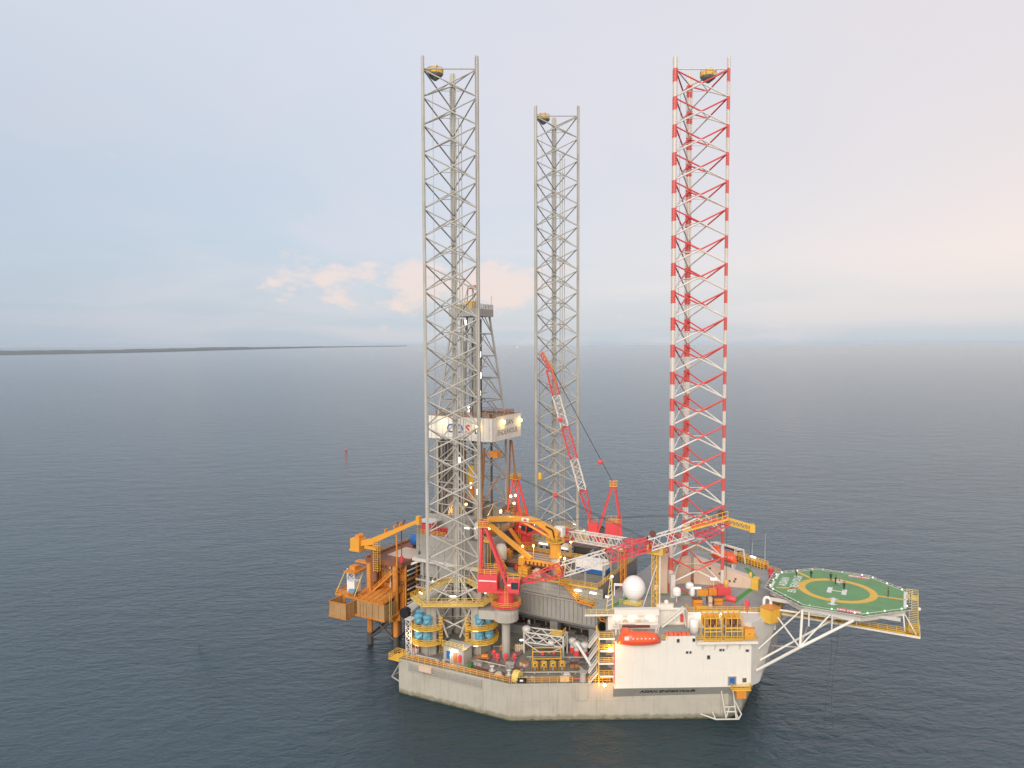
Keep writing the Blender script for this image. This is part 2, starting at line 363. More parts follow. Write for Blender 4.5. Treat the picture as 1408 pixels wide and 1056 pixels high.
# vertical weld seams of the shell plating, slightly proud
for i, n in ((0, 4), (1, 7)):
    a, b = Vector(HO[i]), Vector(HO[i+1])
    for k in range(1, n):
        c = a.lerp(b, k/n); hull.part('weld_seam', MB().box((c.x-.03, c.y-.06, -.5), (c.x+.03, c.y+.04, 7.6)), hull_m)
# near-side rails, each run its own part
def inset(p, q, d):
    v = Vector((q[0]-p[0], q[1]-p[1])).normalized(); return Vector((-v.y, v.x))*d
runs = [((-6.7, -37.1), (8, -36.4)), ((8.3, -36.3), (20.9, -35.7)), ((21.2, -35.5), (32.4, -29.1)), ((35.2, -27.4), (39.2, -25.2))]
for p, q in runs:
    hull.part('railing', MB().rail([(p[0], p[1], DK), (q[0], q[1], DK)], 1.25, 1.5, .085, 2), 'yellow')
hull.part('railing', MB().rail([(-6.7, -37, DK), (-6.7, -14, DK)], 1.25, 1.6, .085, 2), 'yellow')
hull.part('railing', MB().rail([(-6.7, 17, DK), (-6.7, 40, DK), (21, 38.6, DK), (44, 25.5, DK)], 1.25, 2.0, .085, 2), 'yellow')
# red fire main along the rail
hull.part('fire_main', MB().cyl((-5, -36.3, DK+.45), (20.6, -35, DK+.45), .14, n=6).cyl((20.6, -35, DK+.45), (38, -25, DK+.45), .14, n=6), 'red')
# outboard pipe rack hung on the stern quarter
mb = MB()
for k in range(4):
    zz = 7.5-.42*k; mb.bar((-4, -37.75-.1*k, zz), (14.5, -36.85-.1*k, zz), .13)
for x in (-4, 0, 5, 10, 14.5): mb.bar((x, -37.6+.049*(x+4), 7.7), (x, -38.05+.049*(x+4), 5.9), .12)
hull.part('side_pipe_rack', mb, 'steel')
hull.part('fender_pad', MB().obox((0.6, -37.5), 1, .05, 3.2, .8, 6.7, 7.9), 'peach')
# mooring platform at the stern corner, with bent-pipe bumper
mb = MB().box((-9.4, -38.2, 7.7), (-6.4, -34.8, 7.85))
hull.part('mooring_platform', mb, 'yellow')
hull.part('mooring_rail', MB().rail([(-6.6, -38.1, 7.85), (-9.3, -38.1, 7.85), (-9.3, -34.9, 7.85), (-6.6, -34.9, 7.85)], 1.2, 1.2, .09, 2), 'yellow')
mb = MB()
for p, q in (((-7, -37.2, 6.6), (-9.6, -36.6, 2.9)), ((-7, -34.5, 6.6), (-9.6, -34.0, 2.9)), ((-9.6, -36.6, 2.9), (-9.6, -34, 2.9)), ((-9.6, -36.6, 2.9), (-6.9, -37, 2.4)), ((-9.6, -34, 2.9), (-6.9, -34.3, 2.4))): mb.cyl(p, q, .17, n=8)
hull.part('bumper_frame', mb, 'steel')
# deck piping: low runs of pipe with small saddles
PR = [((9.5, -30.4), (21, -29.8), .16, 'steel'), ((9.5, -29.9), (21, -29.3), .12, 'brown'), ((20.4, -31.4), (32, -24.8), .15, 'steel'), ((16.4, -26.4), (16.4, -14), .2, 'midgrey'), ((15.8, -26), (15.8, -14), .12, 'red'), ((18.6, -23.6), (30.6, -17.4), .14, 'steel'), ((27.2, -22), (33, -18.8), .12, 'midgrey'), ((-4, -35.0), (1.6, -34.6), .2, 'steel'), ((9, -22.4), (15, -20.8), .22, 'midgrey'), ((28.6, -20.6), (32.6, -23.6), .16, 'steel')]
for a, b, r_, m_ in PR:
    o_ = hull.part('deck_pipe', MB().cyl((*a, DK+.3+r_), (*b, DK+.3+r_), r_, n=8), m_)
    for k in range(5):
        c = Vector(a).lerp(Vector(b), .06+.22*k); hull.part('pipe_saddle', MB().box((c.x-.12, c.y-.12, DK+.03), (c.x+.12, c.y+.12, DK+.34)), 'steel', o_)
# bollards, fairleads
for x, y in ((24, -32.8), (30.5, -29), (3, -35.2), (-5, -35.5)):
    for d in (-.6, .6): hull.part('bollard', MB().lathe([(.28, DK), (.28, DK+.8), (.38, DK+.82), (.38, DK+.95)], (x+d, y+.55*d, 0), 10), 'steel')
# boat landing at the bow end of the near side
mb = MB()
B_ = Vector((.867, .499)); Nn = Vector((.499, -.867))
def bl(a, o, z): return (57.2+B_.x*a+Nn.x*o, -15.2+B_.y*a+Nn.y*o, z)
for p, q in ((bl(-1.5, .2, 1.2), bl(1.2, 1.9, .9)), (bl(1.2, 1.9, .9), bl(6.0, 1.9, .9)), (bl(6.0, 1.9, .9), bl(6.9, .9, 1.4)), (bl(6.9, .9, 1.4), bl(5.6, .1, 4.2)),
             (bl(2.6, .1, 7.6), bl(3.5, 1.4, .9)), (bl(5.2, .1, 7.4), bl(5.6, 1.6, .9)), (bl(3.2, 1.3, 3.2), bl(5.6, 1.2, 3.2)), (bl(3.5, 1.3, 2.2), bl(5.7, 1.4, 2.2)), (bl(3.5, 1.4, .9), bl(4.6, .2, 2.6)),
             (bl(1.2, 1.9, .9), bl(1.0, .2, 1.6)), (bl(6.0, 1.9, .9), bl(5.8, .2, 1.8))): mb.cyl(p, q, .15, n=8)
hull.part('boat_landing', mb, 'whitegrey')
# anchor pocket stain plate (round-bottomed cowl on the side)
mb = MB()
c0 = Vector((34.2, -28.35)); prof = [(-1.3, 7.7), (-1.3, 5.4), (-.9, 4.6), (0, 4.3), (.9, 4.6), (1.3, 5.4), (1.3, 7.7)]
P = [(c0.x+B_.x*a+Nn.x*.1, c0.y+B_.y*a+Nn.y*.1, z) for a, z in prof]; Q = [(x+Nn.x*.25, y+Nn.y*.25, z) for x, y, z in P]
n = len(P); mb.add(P+Q, [tuple(range(n, 2*n))]+[(i, i+1, n+i+1, n+i) for i in range(n-1)])
hull.part('anchor_pocket', mb, hull_m)
hull.part('fairlead_post', MB().cyl((34.0, -27.4, DK), (34.0, -27.4, DK+1.9), .75, .6, 10).cyl((34.0, -27.4, DK+1.9), (34.0, -27.4, DK+2.1), .9, .9, 10), 'steel')
# ------------------------------------------------------------------ jack-up legs
BAY, NB = 6.15, 22
CH = [Vector((6.93*math.cos(a), 6.93*math.sin(a))) for a in (0, R(120), R(240))]
_rack = {}
def rack_mesh(key, mat, z0, z1):
    if key in _rack: return _rack[key]
    mb = MB().box((-.09, -.62, z0), (.09, .62, z1)); z = z0+.3
    while z < z1-.3:
        for s_ in (-1, 1): mb.box((-.085, s_*.6, z), (.085, s_*.78, z+.28))
        z += .62
    me = mb.mesh('rack'); me.materials.append(M(mat) if isinstance(mat, str) else mat); _rack[key] = me; return me
def band_mat(ztop):
    m = bpy.data.materials.new('banded_leg_paint'); m.use_nodes = True; t = m.node_tree; b = t.nodes['Principled BSDF']
    g = N(t, 'ShaderNodeNewGeometry'); sp = N(t, 'ShaderNodeSeparateXYZ'); t.links.new(g.outputs['Position'], sp.inputs[0])
    ph = mth(t, 'FRACT', mth(t, 'DIVIDE', mth(t, 'SUBTRACT', ztop+BAY*4+.1, sp.outputs[2]), BAY))
    isred = mth(t, 'LESS_THAN', ph, 0.48)
    n = N(t, 'ShaderNodeTexNoise'); n.inputs['Scale'].default_value = 0.7; n.inputs['Detail'].default_value = 5; t.links.new(g.outputs['Position'], n.inputs['Vector'])
    c = mix(t, isred, (0.74, 0.70, 0.64), (0.72, 0.085, 0.075)); c = mix(t, mth(t, 'MULTIPLY', n.outputs[0], .32), c, (0.45, 0.28, 0.22))
    t.links.new(c, b.inputs['Base Color']); b.inputs['Roughness'].default_value = 0.45; return m
def leg(label, cx, cy, top, banded):
    th = Thing('jackup_leg', label, 'rig leg', (cx, cy, 0), 'lattice legs of the rig')
    zt = top-2.7; zb = zt-NB*BAY
    bm = band_mat(zt) if banded else M('legsteel')
    for a, c in zip((0, R(120), R(240)), CH):
        me = MB().cyl((0, 0, zb), (0, 0, top), .38, n=10).mesh('chord'); me.materials.append(bm)
        o = th.part('chord', me, None); o.location = (c.x, c.y, 0)
        r = th.part('rack', rack_mesh(('b' if banded else 'g', round(top)), bm, max(zb, 8), top), None, o); r.rotation_euler = (0, 0, a)
    def P(i, k):  # chord i, node k from the top
        v = CH[i]*0.965; return Vector((cx+v.x, cy+v.y, zt-k*BAY))
    for k in range(NB):
        mids = []
        for i in range(3):
            j = (i+1) % 3
            a, b, c, d = P(i, k), P(j, k), P(i, k+1), P(j, k+1)
            a.z -= .25; b.z -= .25; c.z += .25; d.z += .25
            m = (a+b+c+d)/4; mids.append(m)
            if banded:
                for p in (a, b): th.strut('diagonal_brace', p, m, .18, 'legred')
                for p in (c, d): th.strut('diagonal_brace', p, m, .18, 'legwhite')
            else:
                th.strut('diagonal_brace', a, d, .165, 'legsteel'); th.strut('diagonal_brace', b, c, .165, 'legsteel')
        for i in range(3): th.strut('span_breaker', mids[i], mids[(i+1) % 3], .085, 'legwhite' if banded else 'legsteel', n=6)
    for i in range(3): th.strut('top_brace', P(i, 0), P((i+1) % 3, 0), .15, 'legwhite' if banded else 'legsteel')
    # crown basket with beacon
    q = (P(2, 0)*.62+P(1, 0)*.38) if not banded else (P(0, 0)*.5+P(1, 0)*.5)
    q = q+Vector((0, 0, .1))
    bas = th.part('crown_platform', MB().lathe([(.35, -1.3), (1.6, -.35), (1.85, 0), (1.85, .15)], q, 10), 'midgrey')
    th.part('crown_rail', MB().lathe([(1.9, .1), (1.9, .75), (1.82, .75), (1.82, .1)], q, 10).rail([(q.x+1.85*math.cos(t*R(45)), q.y+1.85*math.sin(t*R(45)), q.z+.2) for t in range(8)], 1.1, 1.2, .12, 2, True), 'yellow', bas)
    th.part('beacon', MB().lathe([(.5, .2), (.55, 1.2), (.75, 1.5), (.75, 2.0), (.4, 2.4)], q, 10), 'whitegrey', bas)
    # riser pipes inside the leg
    for dx, dy, z1 in ((1.6, -.6, top-13), (2.1, -.2, top-13), (2.6, .2, top-14), (-3.2, -2.6, top-7)):
        if banded and dx > 0: continue
        th.strut('riser_pipe', (cx+dx, cy+dy, 22), (cx+dx, cy+dy, z1), .11 if dx > 0 else .05, 'legsteel', n=6)
    return th
LN = (0.15, -25.0); LB = (49.0, 2.9); LF = (2.7, 25.1)
leg('plain grey lattice leg nearest the camera, in front of the drilling derrick', *LN, 143, False)
leg('red and white banded lattice leg beside the accommodation block', *LB, 143, True)
leg('plain grey lattice leg farthest away, behind the raised crane boom', *LF, 146, False)
# ------------------------------------------------------------------ jacking houses of the two aft legs
def tarp_mesh(seed):
    rnd = random.Random(seed); mb = MB(); n = 10
    prof = [(.2, -.95), (.72, -.8), (.9, -.3), (.82, .15), (.95, .5), (.6, .85), (.15, .95)]
    mb.lathe(prof, (0, 0, 0), n)
    for v in mb.v: v.x *= 1+rnd.uniform(-.18, .18); v.y *= 1+rnd.uniform(-.18, .18)
    return mb.mesh('gear_motor')
TARPS = [tarp_mesh(i) for i in range(4)]
for me in TARPS: me.materials.append(M('tarp'))
def jack_house(label, cx, cy, zt, detail=True):
    th = Thing('jack_house', label, 'jacking house', (cx, cy, DK), 'jacking houses around the legs')
    for ci, (ang, c) in enumerate(zip((0, 120, 240), CH)):
        ang = R(ang); rd = Vector((math.cos(ang), math.sin(ang))); tg = Vector((-rd.y, rd.x)); c = Vector((cx+c.x, cy+c.y))
        case = MB()
        for s_ in (-1, 1):
            p = c+tg*(1.75*s_); case.obox(p, rd.x, rd.y, 2.0, 1.1, DK, zt)
        case.obox(c+rd*1.35, rd.x, rd.y, .35, 4.6, DK, zt-4.5)
        cs = th.part('jack_case', case, 'steel')
        for s_ in (-1, 1):                   # vertical stiffeners
            for e in (-.7, .7):
                p = c+tg*(1.75*s_)+rd*e; th.part('stiffener', MB().obox(p+tg*(.62*s_), rd.x, rd.y, .12, .14, DK, zt-.3), 'steel', cs)
        if not detail: continue
        for lv, z0 in ((0, 10.9), (1, 14.3)):  # walkways round the outer side of the case
            n = 9; inr = []; out = []
            for k in range(n+1):
                a = ang+R(-108+216*k/n); inr.append((c.x+2.5*math.cos(a), c.y+2.5*math.sin(a))); out.append((c.x+4.3*math.cos(a), c.y+4.3*math.sin(a)))
            wk = MB()
            for k in range(n): wk.prism([inr[k], out[k], out[k+1], inr[k+1]], z0, z0+.18)
            wo_ = th.part('ring_walkway', wk, 'yellow')
            th.part('walkway_rail', MB().rail([(x, y, z0+.18) for x, y in out], 1.15, 1.3, .08, 2), 'yellow', wo_)
            for k in (1, 4, 6, 8):
                a = ang+R(-108+216*k/n); p = (c.x+4.1*math.cos(a), c.y+4.1*math.sin(a)); q = (c.x+1.6*math.cos(a), c.y+1.6*math.sin(a))
                th.part('walkway_bracket', MB().bar((p[0], p[1], z0-.05), (q[0], q[1], z0-1.3), .14), 'steel', wo_)
            for k, a in enumerate((-62, 0, 62)):
                a = ang+R(a); o = th.part('gear_motor', TARPS[(k+lv+ci) % 4], None)
                o.location = Vector((c.x+2.35*math.cos(a), c.y+2.35*math.sin(a), z0+(2.0 if lv else 1.6)))-th.off(); o.scale = (1.15, 1.15, 1.35 if lv else 1.15); o.rotation_euler = (0, 0, a)
            a = ang+R(-60); p = (c.x+3.8*math.cos(a), c.y+3.8*math.sin(a))
            for da in (-75, 20):
                a = ang+R(da); p = Vector((c.x+3.7*math.cos(a), c.y+3.7*math.sin(a))); e = Vector((-math.sin(a), math.cos(a)))
                th.part('strip_light', MB().bar((p.x-e.x*.6, p.y-e.y*.6, z0-.2), (p.x+e.x*.6, p.y+e.y*.6, z0-.2), .2), 'strip')
        # caged ladder on the inboard flank facing the well
    if detail:
        for c, s_ in ((CH[2], 1), (CH[0], -1)):
            c = Vector((cx+c.x, cy+c.y)); d = Vector((.866, .5))*s_; p = c+d*3.0+Vector((.5, -.866))*.9
            mb = MB()
            for k in (-.3, .3): mb.bar((p.x+.866*k, p.y+.5*k, DK), (p.x+.866*k, p.y+.5*k, 17), .1)
            for k in range(22): mb.bar((p.x-.866*.3, p.y-.15, DK+.3+.4*k), (p.x+.866*.3, p.y+.15, DK+.3+.4*k), .06)
            for k in range(9): mb.lathe([(.55, DK+2.4+.75*k), (.55, DK+2.55+.75*k)], (p.x+.3, p.y-.5, 0), 8)
            th.part('caged_ladder', mb, 'yellow')
    # head frame: ring beams and top walkway
    for i in range(3):
        j = (i+1) % 3
        a = Vector((cx, cy))+CH[i]; b = Vector((cx, cy))+CH[j]; d = (b-a).normalized(); nrm = Vector((d.y, -d.x))
        a2, b2 = a+d*1.2, b-d*1.2
        th.part('ring_beam', MB().bar((a2.x+nrm.x*1.2, a2.y+nrm.y*1.2, zt-.6), (b2.x+nrm.x*1.2, b2.y+nrm.y*1.2, zt-.6), .9, 1.2), 'steel')
        for (p_, q_) in ((a2+d*.8+nrm*1.3, a2+d*3.4+nrm*1.3), (b2-d*.8+nrm*1.3, b2-d*3.4+nrm*1.3)):
            th.strut('knee_brace', (p_.x, p_.y, zt-1.0), (q_.x, q_.y, zt-8.2), .24, 'steel')
    hexa = []
    for i in range(3):
        a = R(120*i)
        for s_ in (-1, 1): hexa.append((cx+9.9*math.cos(a)+s_*-3.2*math.sin(a), cy+9.9*math.sin(a)+s_*3.2*math.cos(a)))
    inn = []
    for i in range(3):
        a = R(120*i)
        for s_ in (-1, 1): inn.append((cx+8.4*math.cos(a)+s_*-2.3*math.sin(a), cy+8.4*math.sin(a)+s_*2.3*math.cos(a)))
    tw = MB()
    for k in range(6): tw.prism([inn[k], hexa[k], hexa[(k+1) % 6], inn[(k+1) % 6]], zt+.06, zt+.22)
    t_ = th.part('top_walkway', tw, 'paleyellow')
    th.part('top_rail', MB().rail([(x, y, zt+.22) for x, y in hexa], 1.15, 1.4, .085, 2, True), 'yellow', t_)
    th.part('inner_rail', MB().rail([(x, y, zt+.22) for x, y in inn], 1.15, 1.6, .07, 1, True), 'paleyellow', t_)
    for k in range(6):
        p, q = Vector(hexa[k]), Vector(hexa[(k+1) % 6]); m_ = p.lerp(q, .5).lerp(Vector((cx, cy)), .12); e = (q-p).normalized()
        th.part('strip_light', MB().bar((m_.x-e.x*.7, m_.y-e.y*.7, zt+2.1), (m_.x+e.x*.7, m_.y+e.y*.7, zt+2.1), .22), 'strip', t_)
        th.part('light_post', MB().bar((m_.x, m_.y, zt+.2), (m_.x, m_.y, zt+2.0), .08), 'steel', t_)
    return th
jn = jack_house('open grey jacking house with blue motors and yellow ring walkways on the near deck', *LN, 20.0)
for p, pw in (((-5, -36.3, 13), 350), ((9, -33, 13), 350), ((0, -25, 23.5), 500), ((5, -33.5, 10.6), 150)): pointlight(jn, p, pw, (1, .82, .55))
jf = jack_house('grey jacking house at the far leg, mostly hidden behind the cantilever', *LF, 23.0, False)
jf.part('side_plating', MB().obox((LF[0]+7.6, LF[1]-6.5), .86, -.5, 14, .5, 12, 22.2), 'grey')
pointlight(jf, (12, 15, 26), 500, (1, .85, .5))
# ------------------------------------------------------------------ accommodation block
A0 = Vector((40.7, -26.4)); AU = Vector((.8622, .5067)); AN = Vector((.5067, -.8622)); AL = 28.4
def W(a, o, z=0.0):
    p = A0+AU*a+AN*o; return (p.x, p.y, z)
def W2(a, o): return W(a, o)[:2]
acc = Thing('accommodation_block', 'white three-storey accommodation block overhanging the bow side of the hull', 'living quarters', (55, 0, 7.5))
D1, RF = 17.5, 21.2
acc.part('wall', MB().prism([W2(0, 0), W2(AL, 0), (66.4, -9.4), (66.4, 13), (64, 22), (50, 33), (37, 35), W2(0, -12)], 7.5, D1), 'white')
# plating joints on the tall white wall: shallow horizontal and vertical strips, proud by 2 cm
for z in (10.8, 14.2): acc.part('plate_joint', MB().bar(W(.02, .0, z), W(AL-.02, .0, z), .04, .05), 'white')
for a in (4, 8, 12, 16, 20, 24): acc.part('plate_joint', MB().bar(W(a, .0, 7.6), W(a, .0, 17.4), .05, .035, (0, 1, 0)), 'white')
acc.part('corner_post', MB().cyl(W(AL, .05, 7.4), W(AL, .05, D1), .22, n=8), 'white')
acc.part('bulwark', MB().prism([W2(10.6, .02), W2(16.8, .02), W2(16.8, -.25), W2(10.6, -.25)], D1, 18.4), 'white')
# sponson: sloping shaded plate from the wall foot in to the hull, with the ship's name
spo = MB(); P = [W(-.1, -.02, 7.5), W(AL-1, -.02, 7.5), W(AL-2.4, -1.5, 5.0), W(-.1, -1.5, 5.0)]; Q = [W(-.1, -5, 7.5), W(AL-1, -5, 7.5), W(AL-2.4, -5, 5.0), W(-.1, -5, 5.0)]
spo.add(P+Q, [(0, 3, 2, 1), (4, 5, 6, 7), (0, 1, 5, 4), (2, 3, 7, 6), (0, 4, 7, 3), (1, 2, 6, 5)])
sp_o = acc.part('sponson', spo, 'grey')
up = (Vector(W(10, -.02, 7.5))-Vector(W(10, -1.5, 5.0))).normalized(); nrm_ = Vector((AU.x, AU.y, 0)).cross(up)
if nrm_.dot(Vector((AN.x, AN.y, 0))) < 0: nrm_ = -nrm_
c_ = Vector(W(11.2, -.02, 7.5)).lerp(Vector(W(11.2, -1.5, 5.0)), .42)+nrm_*.03
lettering(acc, 'ASIAN ENDEAVOUR', 1.15, c_, (AU.x, AU.y, 0), up, 'black', sp_o, 'name_lettering', 1.12, shear=.25, bold=.03)
# windows and doors
def win(a, z, w_, h_, mat='glass', name='window'):
    f = acc.part(name, MB().prism([W2(a-w_/2, .04), W2(a+w_/2, .04), W2(a+w_/2, -.2), W2(a-w_/2, -.2)], z-h_/2, z+h_/2), mat)
    for s_ in (-1, 1):
        acc.part('frame', MB().prism([W2(a+s_*(w_/2+.06)-.06, .09), W2(a+s_*(w_/2+.06)+.06, .09), W2(a+s_*(w_/2+.06)+.06, -.1), W2(a+s_*(w_/2+.06)-.06, -.1)], z-h_/2-.1, z+h_/2+.1), 'whitegrey', f)
        acc.part('frame', MB().prism([W2(a-w_/2, .085), W2(a+w_/2, .085), W2(a+w_/2, -.1), W2(a-w_/2, -.1)], z+s_*(h_/2+.06)-.06, z+s_*(h_/2+.06)+.06), 'whitegrey', f)
for a, z, w_, h_ in ((13.2, 17.5, .55, .75), (16.5, 17.6, .6, .7), (15.1, 15.0, .5, .5), (15.8, 15.0, .4, .5), (19.6, 13.9, .6, .8), (22.1, 15.4, .5, .45), (22.7, 15.4, .4, .45), (27.7, 15.2, .6, .5)): win(a, z, w_, h_)
win(24.6, 8.75, 1.7, 1.9, 'midgrey', 'hatch_door'); acc.part('door_panel', MB().prism([W2(24.1, .09), W2(25.1, .09), W2(25.1, 0), W2(24.1, 0)], 8.2, 9.4), 'blue')
win(27.2, 8.9, .8, .9, 'darksteel', 'hatch_door')
pl = acc.part('access_platform', MB().prism([W2(24.3, 1.1), W2(28.3, 1.1), W2(28.3, .02), W2(24.3, .02)], 7.1, 7.3), 'yellow')
acc.part('platform_rail', MB().rail([W(24.4, .1, 7.3), W(24.4, 1.05, 7.3), W(28.2, 1.05, 7.3), W(28.2, .1, 7.3)], 1.1, .8, .08, 2), 'yellow', pl)
acc.part('platform_box', MB().prism([W2(25.2, 1.3), W2(27.2, 1.3), W2(27.2, .1), W2(25.2, .1)], 5.6, 7.08), 'orange', pl)
# flared bow shell
bow = MB()
b0 = [(65.25, -12.0), (66.6, -9.0), (66.6, 12.5), (64.8, 17.5), (60, 16), (60, -12)]; b1 = [(65.35, -12.05), (69.3, -3.6), (69.3, 10.5), (65.5, 21), (60, 22), (60, -12)]
acc.part('bow_shell', bow.prism(b0, 7.6, 21.1, b1), 'whitegrey')
# deck at D1 with overhang, upper storey, roof
acc.part('lifeboat_deck', MB().prism([W2(.1, -.05), W2(AL, -.05), W2(AL, -8), W2(.1, -8)], D1+.004, D1+.12), 'roofdeck')
ov = acc.part('overhang_deck', MB().prism([W2(16.9, 1.1), W2(29.6, 1.1), W2(29.6, -.02), W2(16.9, -.02)], D1-.45, D1), 'white')
for k in range(5):
    a = 18.2+2.6*k; acc.part('overhang_bracket', MB().bar(W(a, .95, D1-.5), W(a, .02, D1-2.0), .14), 'white', ov)
acc.part('deck_rail', MB().rail([W(9.8, .0, D1+.12), W(11, .0, D1+.12)], 1.1, 1, .08, 2), 'yellow')
acc.part('deck_rail', MB().rail([W(17, -.2, D1+.12), W(17.1, .95, D1+.05), W(29.5, .95, D1+.05), W(29.5, -1.5, D1+.12)], 1.1, 1.2, .08, 2), 'yellow')
up1 = [W2(-.5, -6), W2(10.4, -6), W2(10.4, -9), W2(16.9, -9), W2(16.9, -6.2), W2(27.6, -6.2), (68.9, -4.2), (68.9, 11), (65.5, 23.5), (51, 33), (36, 35), (34.5, -14)]
acc.part('upper_wall', MB().prism(up1, D1+.004, RF-.25), 'white')
roof = [W2(-5.6, -5.2), W2(10.4, -5.2), W2(10.4, -8.4), W2(16.9, -8.4), W2(16.9, -5.8), W2(28.0, -5.8), (69.35, -4.2), (69.35, 11), (66, 24.2), (51, 34), (35.5, 36), (33.2, -13)]
acc.part('roof_deck', MB().prism(roof, RF-.22, RF), 'roofdeck')
rim = MB()
for i in range(0, 6): rim.bar((roof[i][0], roof[i][1], RF-.1), (roof[i+1][0], roof[i+1][1], RF-.1), .16, .42)
acc.part('roof_rim', rim, 'white')
acc.part('parapet', MB().prism([W2(.8, -5.15), W2(10.4, -5.15), W2(10.4, -6.6), W2(.8, -6.6)], RF+.004, RF+1.0), 'white')
acc.part('side_parapet', MB().prism([W2(10.6, -8.3), W2(14.2, -8.3), W2(14.2, -9.3), W2(10.6, -9.3)], RF+.004, RF+.9), 'white')
# vertical ribs on the upper walls
for a in [x*.9 for x in range(12)]: acc.part('wall_rib', MB().bar(W(a, -5.98, D1+.2), W(a, -5.98, RF-.3), .1, .06, (0, 1, 0)), 'white')
for a in [11+x*.7 for x in range(9)]: acc.part('wall_rib', MB().bar(W(a, -8.98, D1+.2), W(a, -8.98, RF-.3), .09, .06, (0, 1, 0)), 'whitegrey')
# stair from lifeboat deck to roof in the alcove
stw = MB(); p, q = Vector(W(11.4, -6.6, D1+.2)), Vector(W(15.9, -6.6, RF+.1))
for o in (0, 1.1):
    d_ = Vector((-AN.x*o, -AN.y*o, 0)); stw.bar(p+d_, q+d_, .14, .34)
for k in range(15):
    c = p.lerp(q, k/14); stw.bar(c, c+Vector((-AN.x*1.1, -AN.y*1.1, 0)), .3, .06)
st = acc.part('stair', stw, 'white')
acc.part('handrail', MB().bar(p+Vector((0, 0, 1)), q+Vector((0, 0, 1)), .09).bar(p, p+Vector((0, 0, 1)), .09).bar(q, q+Vector((0, 0, 1)), .09).bar(q+Vector((0, 0, 1)), W(16.6, -6.6, D1+.3), .12), 'white', st)
# fittings on the upper wall: strip lights, ring buoy, cabinets
for a, o in ((1.6, -5.9), (4.8, -5.9), (8.6, -5.9), (19.2, -6.1), (24.6, -6.1)):
    acc.part('strip_light', MB().bar(W(a-.8, o+.1, RF-.55), W(a+.8, o+.1, RF-.55), .16, .3), 'strip')
    pointlight(acc, W(a, o+.9, RF-.9), 45, (1, .85, .6))
tor = MB(); 
for k in range(12):
    a1, a2 = k*R(30), (k+1)*R(30); tor.bar(W(3.2+.45*math.cos(a1), -5.8, 19.3+.45*math.sin(a1)), W(3.2+.45*math.cos(a2), -5.8, 19.3+.45*math.sin(a2)), .18)
acc.part('ring_buoy', tor, 'peach')
for a, w_, m_ in ((5.4, 1.1, 'peach'), (7.4, .9, 'whitegrey'), (1.2, .7, 'whitegrey')): acc.part('wall_cabinet', MB().prism([W2(a, -5.5), W2(a+w_, -5.5), W2(a+w_, -6), W2(a, -6)], 18.6, 19.8), m_)
acc.part('fire_cabinet', MB().prism([W2(16.0, -8.5), W2(16.6, -8.5), W2(16.6, -8.95), W2(16.0, -8.95)], 18, 19.6), 'red')
mb = MB()
for z in (18.3, 18.9): mb.bar(W(.5, -5.75, z), W(10, -5.75, z), .12)
acc.part('wall_pipes', mb, 'whitegrey')
# roof rails
acc.part('roof_rail', MB().rail([W(-5.4, -5.4, RF), W(.5, -5.4, RF)], 1.1, 1.1, .08, 2), 'paleyellow')
acc.part('roof_rail', MB().rail([W(17, -8.2, RF), W(17, -5.95, RF), W(27.8, -5.95, RF), (68.6, -4.4, RF)], 1.1, 1.2, .08, 2), 'yellow')
acc.part('roof_rail', MB().rail([(69, 9.8, RF), (65.8, 24, RF), (51, 33.7, RF), (36, 35.6, RF)], 1.1, 1.5, .08, 2), 'yellow')
acc.part('roof_rail', MB().rail([W(14.4, -8.6, RF), W(10.5, -8.6, RF)], 1.1, 1.2, .08, 2), 'paleyellow')
# painted green escape route on the roof
gp = [(36.8, -16.4), (38.4, -8.2), (49.5, -1.9), (59.6, -1.9), (62.3, 14.6), (57.3, 24.5)]
gr = MB()
for i, (a, b) in enumerate(zip(gp, gp[1:])):
    a, b = Vector(a), Vector(b); d_ = (b-a).normalized(); n_ = Vector((-d_.y, d_.x))*(.32 if 0 < i < 3 else .6)
    gr.quad(*[(v.x, v.y, RF+.004+.004*i) for v in (a-n_-d_*.3, b-n_+d_*.3, b+n_+d_*.3, a+n_-d_*.3)])
acc.part('escape_route', gr, 'pathgreen')
# external stair tower at the aft end of the white wall
for k, z in enumerate((10.3, 13.0, 15.7, 18.3)):
    s_ = acc.part('stair_landing', MB().prism([W2(-3.4 if k % 2 else -3.0, .1), W2(.0, .1), W2(.0, -3.6), W2(-3.4 if k % 2 else -3.0, -3.6)], z-.35, z), 'white')
    acc.part('landing_plate', MB().prism([W2(-3.0, .0), W2(-.1, .0), W2(-.1, -3.5), W2(-3.0, -3.5)], z+.004, z+.03), 'deck', s_)
    acc.part('landing_rail', MB().rail([W(-.2, 0, z), W(-3.2, 0, z), W(-3.2, -3.5, z)], 1.1, .9, .075, 2), 'yellow', s_)
    zz = (8.05, 10.3, 13.0, 15.7)[k]; f = MB()
    a1, a2 = ((-6.4, -3.2) if k % 2 == 0 else (-3.2, -6.0))
    for o in (-1.2, -2.2): f.bar(W(-5.2, o, zz), W(-3.3, o, z), .12, .3)
    for j in range(9): c = Vector(W(-5.2, -1.2, zz)).lerp(Vector(W(-3.3, -1.2, z)), j/8); f.bar(c, c-Vector((AN.x, AN.y, 0)), .28, .05)
    f.bar(W(-5.2, -1.2, zz+1), W(-3.3, -1.2, z+1), .08); f.bar(W(-5.2, -2.2, zz+1), W(-3.3, -2.2, z+1), .08)
    acc.part('stair_flight', f, 'whitegrey', s_)
for a in (-3.3,): acc.part('tower_post', MB().cyl(W(a, -.05, 8), W(a, -.05, 19.4), .11, n=6).cyl(W(a, -3.5, 8), W(a, -3.5, 19.4), .11, n=6), 'paleyellow')
acc.part('red_riser', MB().cyl(W(-.12, .12, 8.5), W(-.12, .12, 17.4), .09, n=6), 'red')
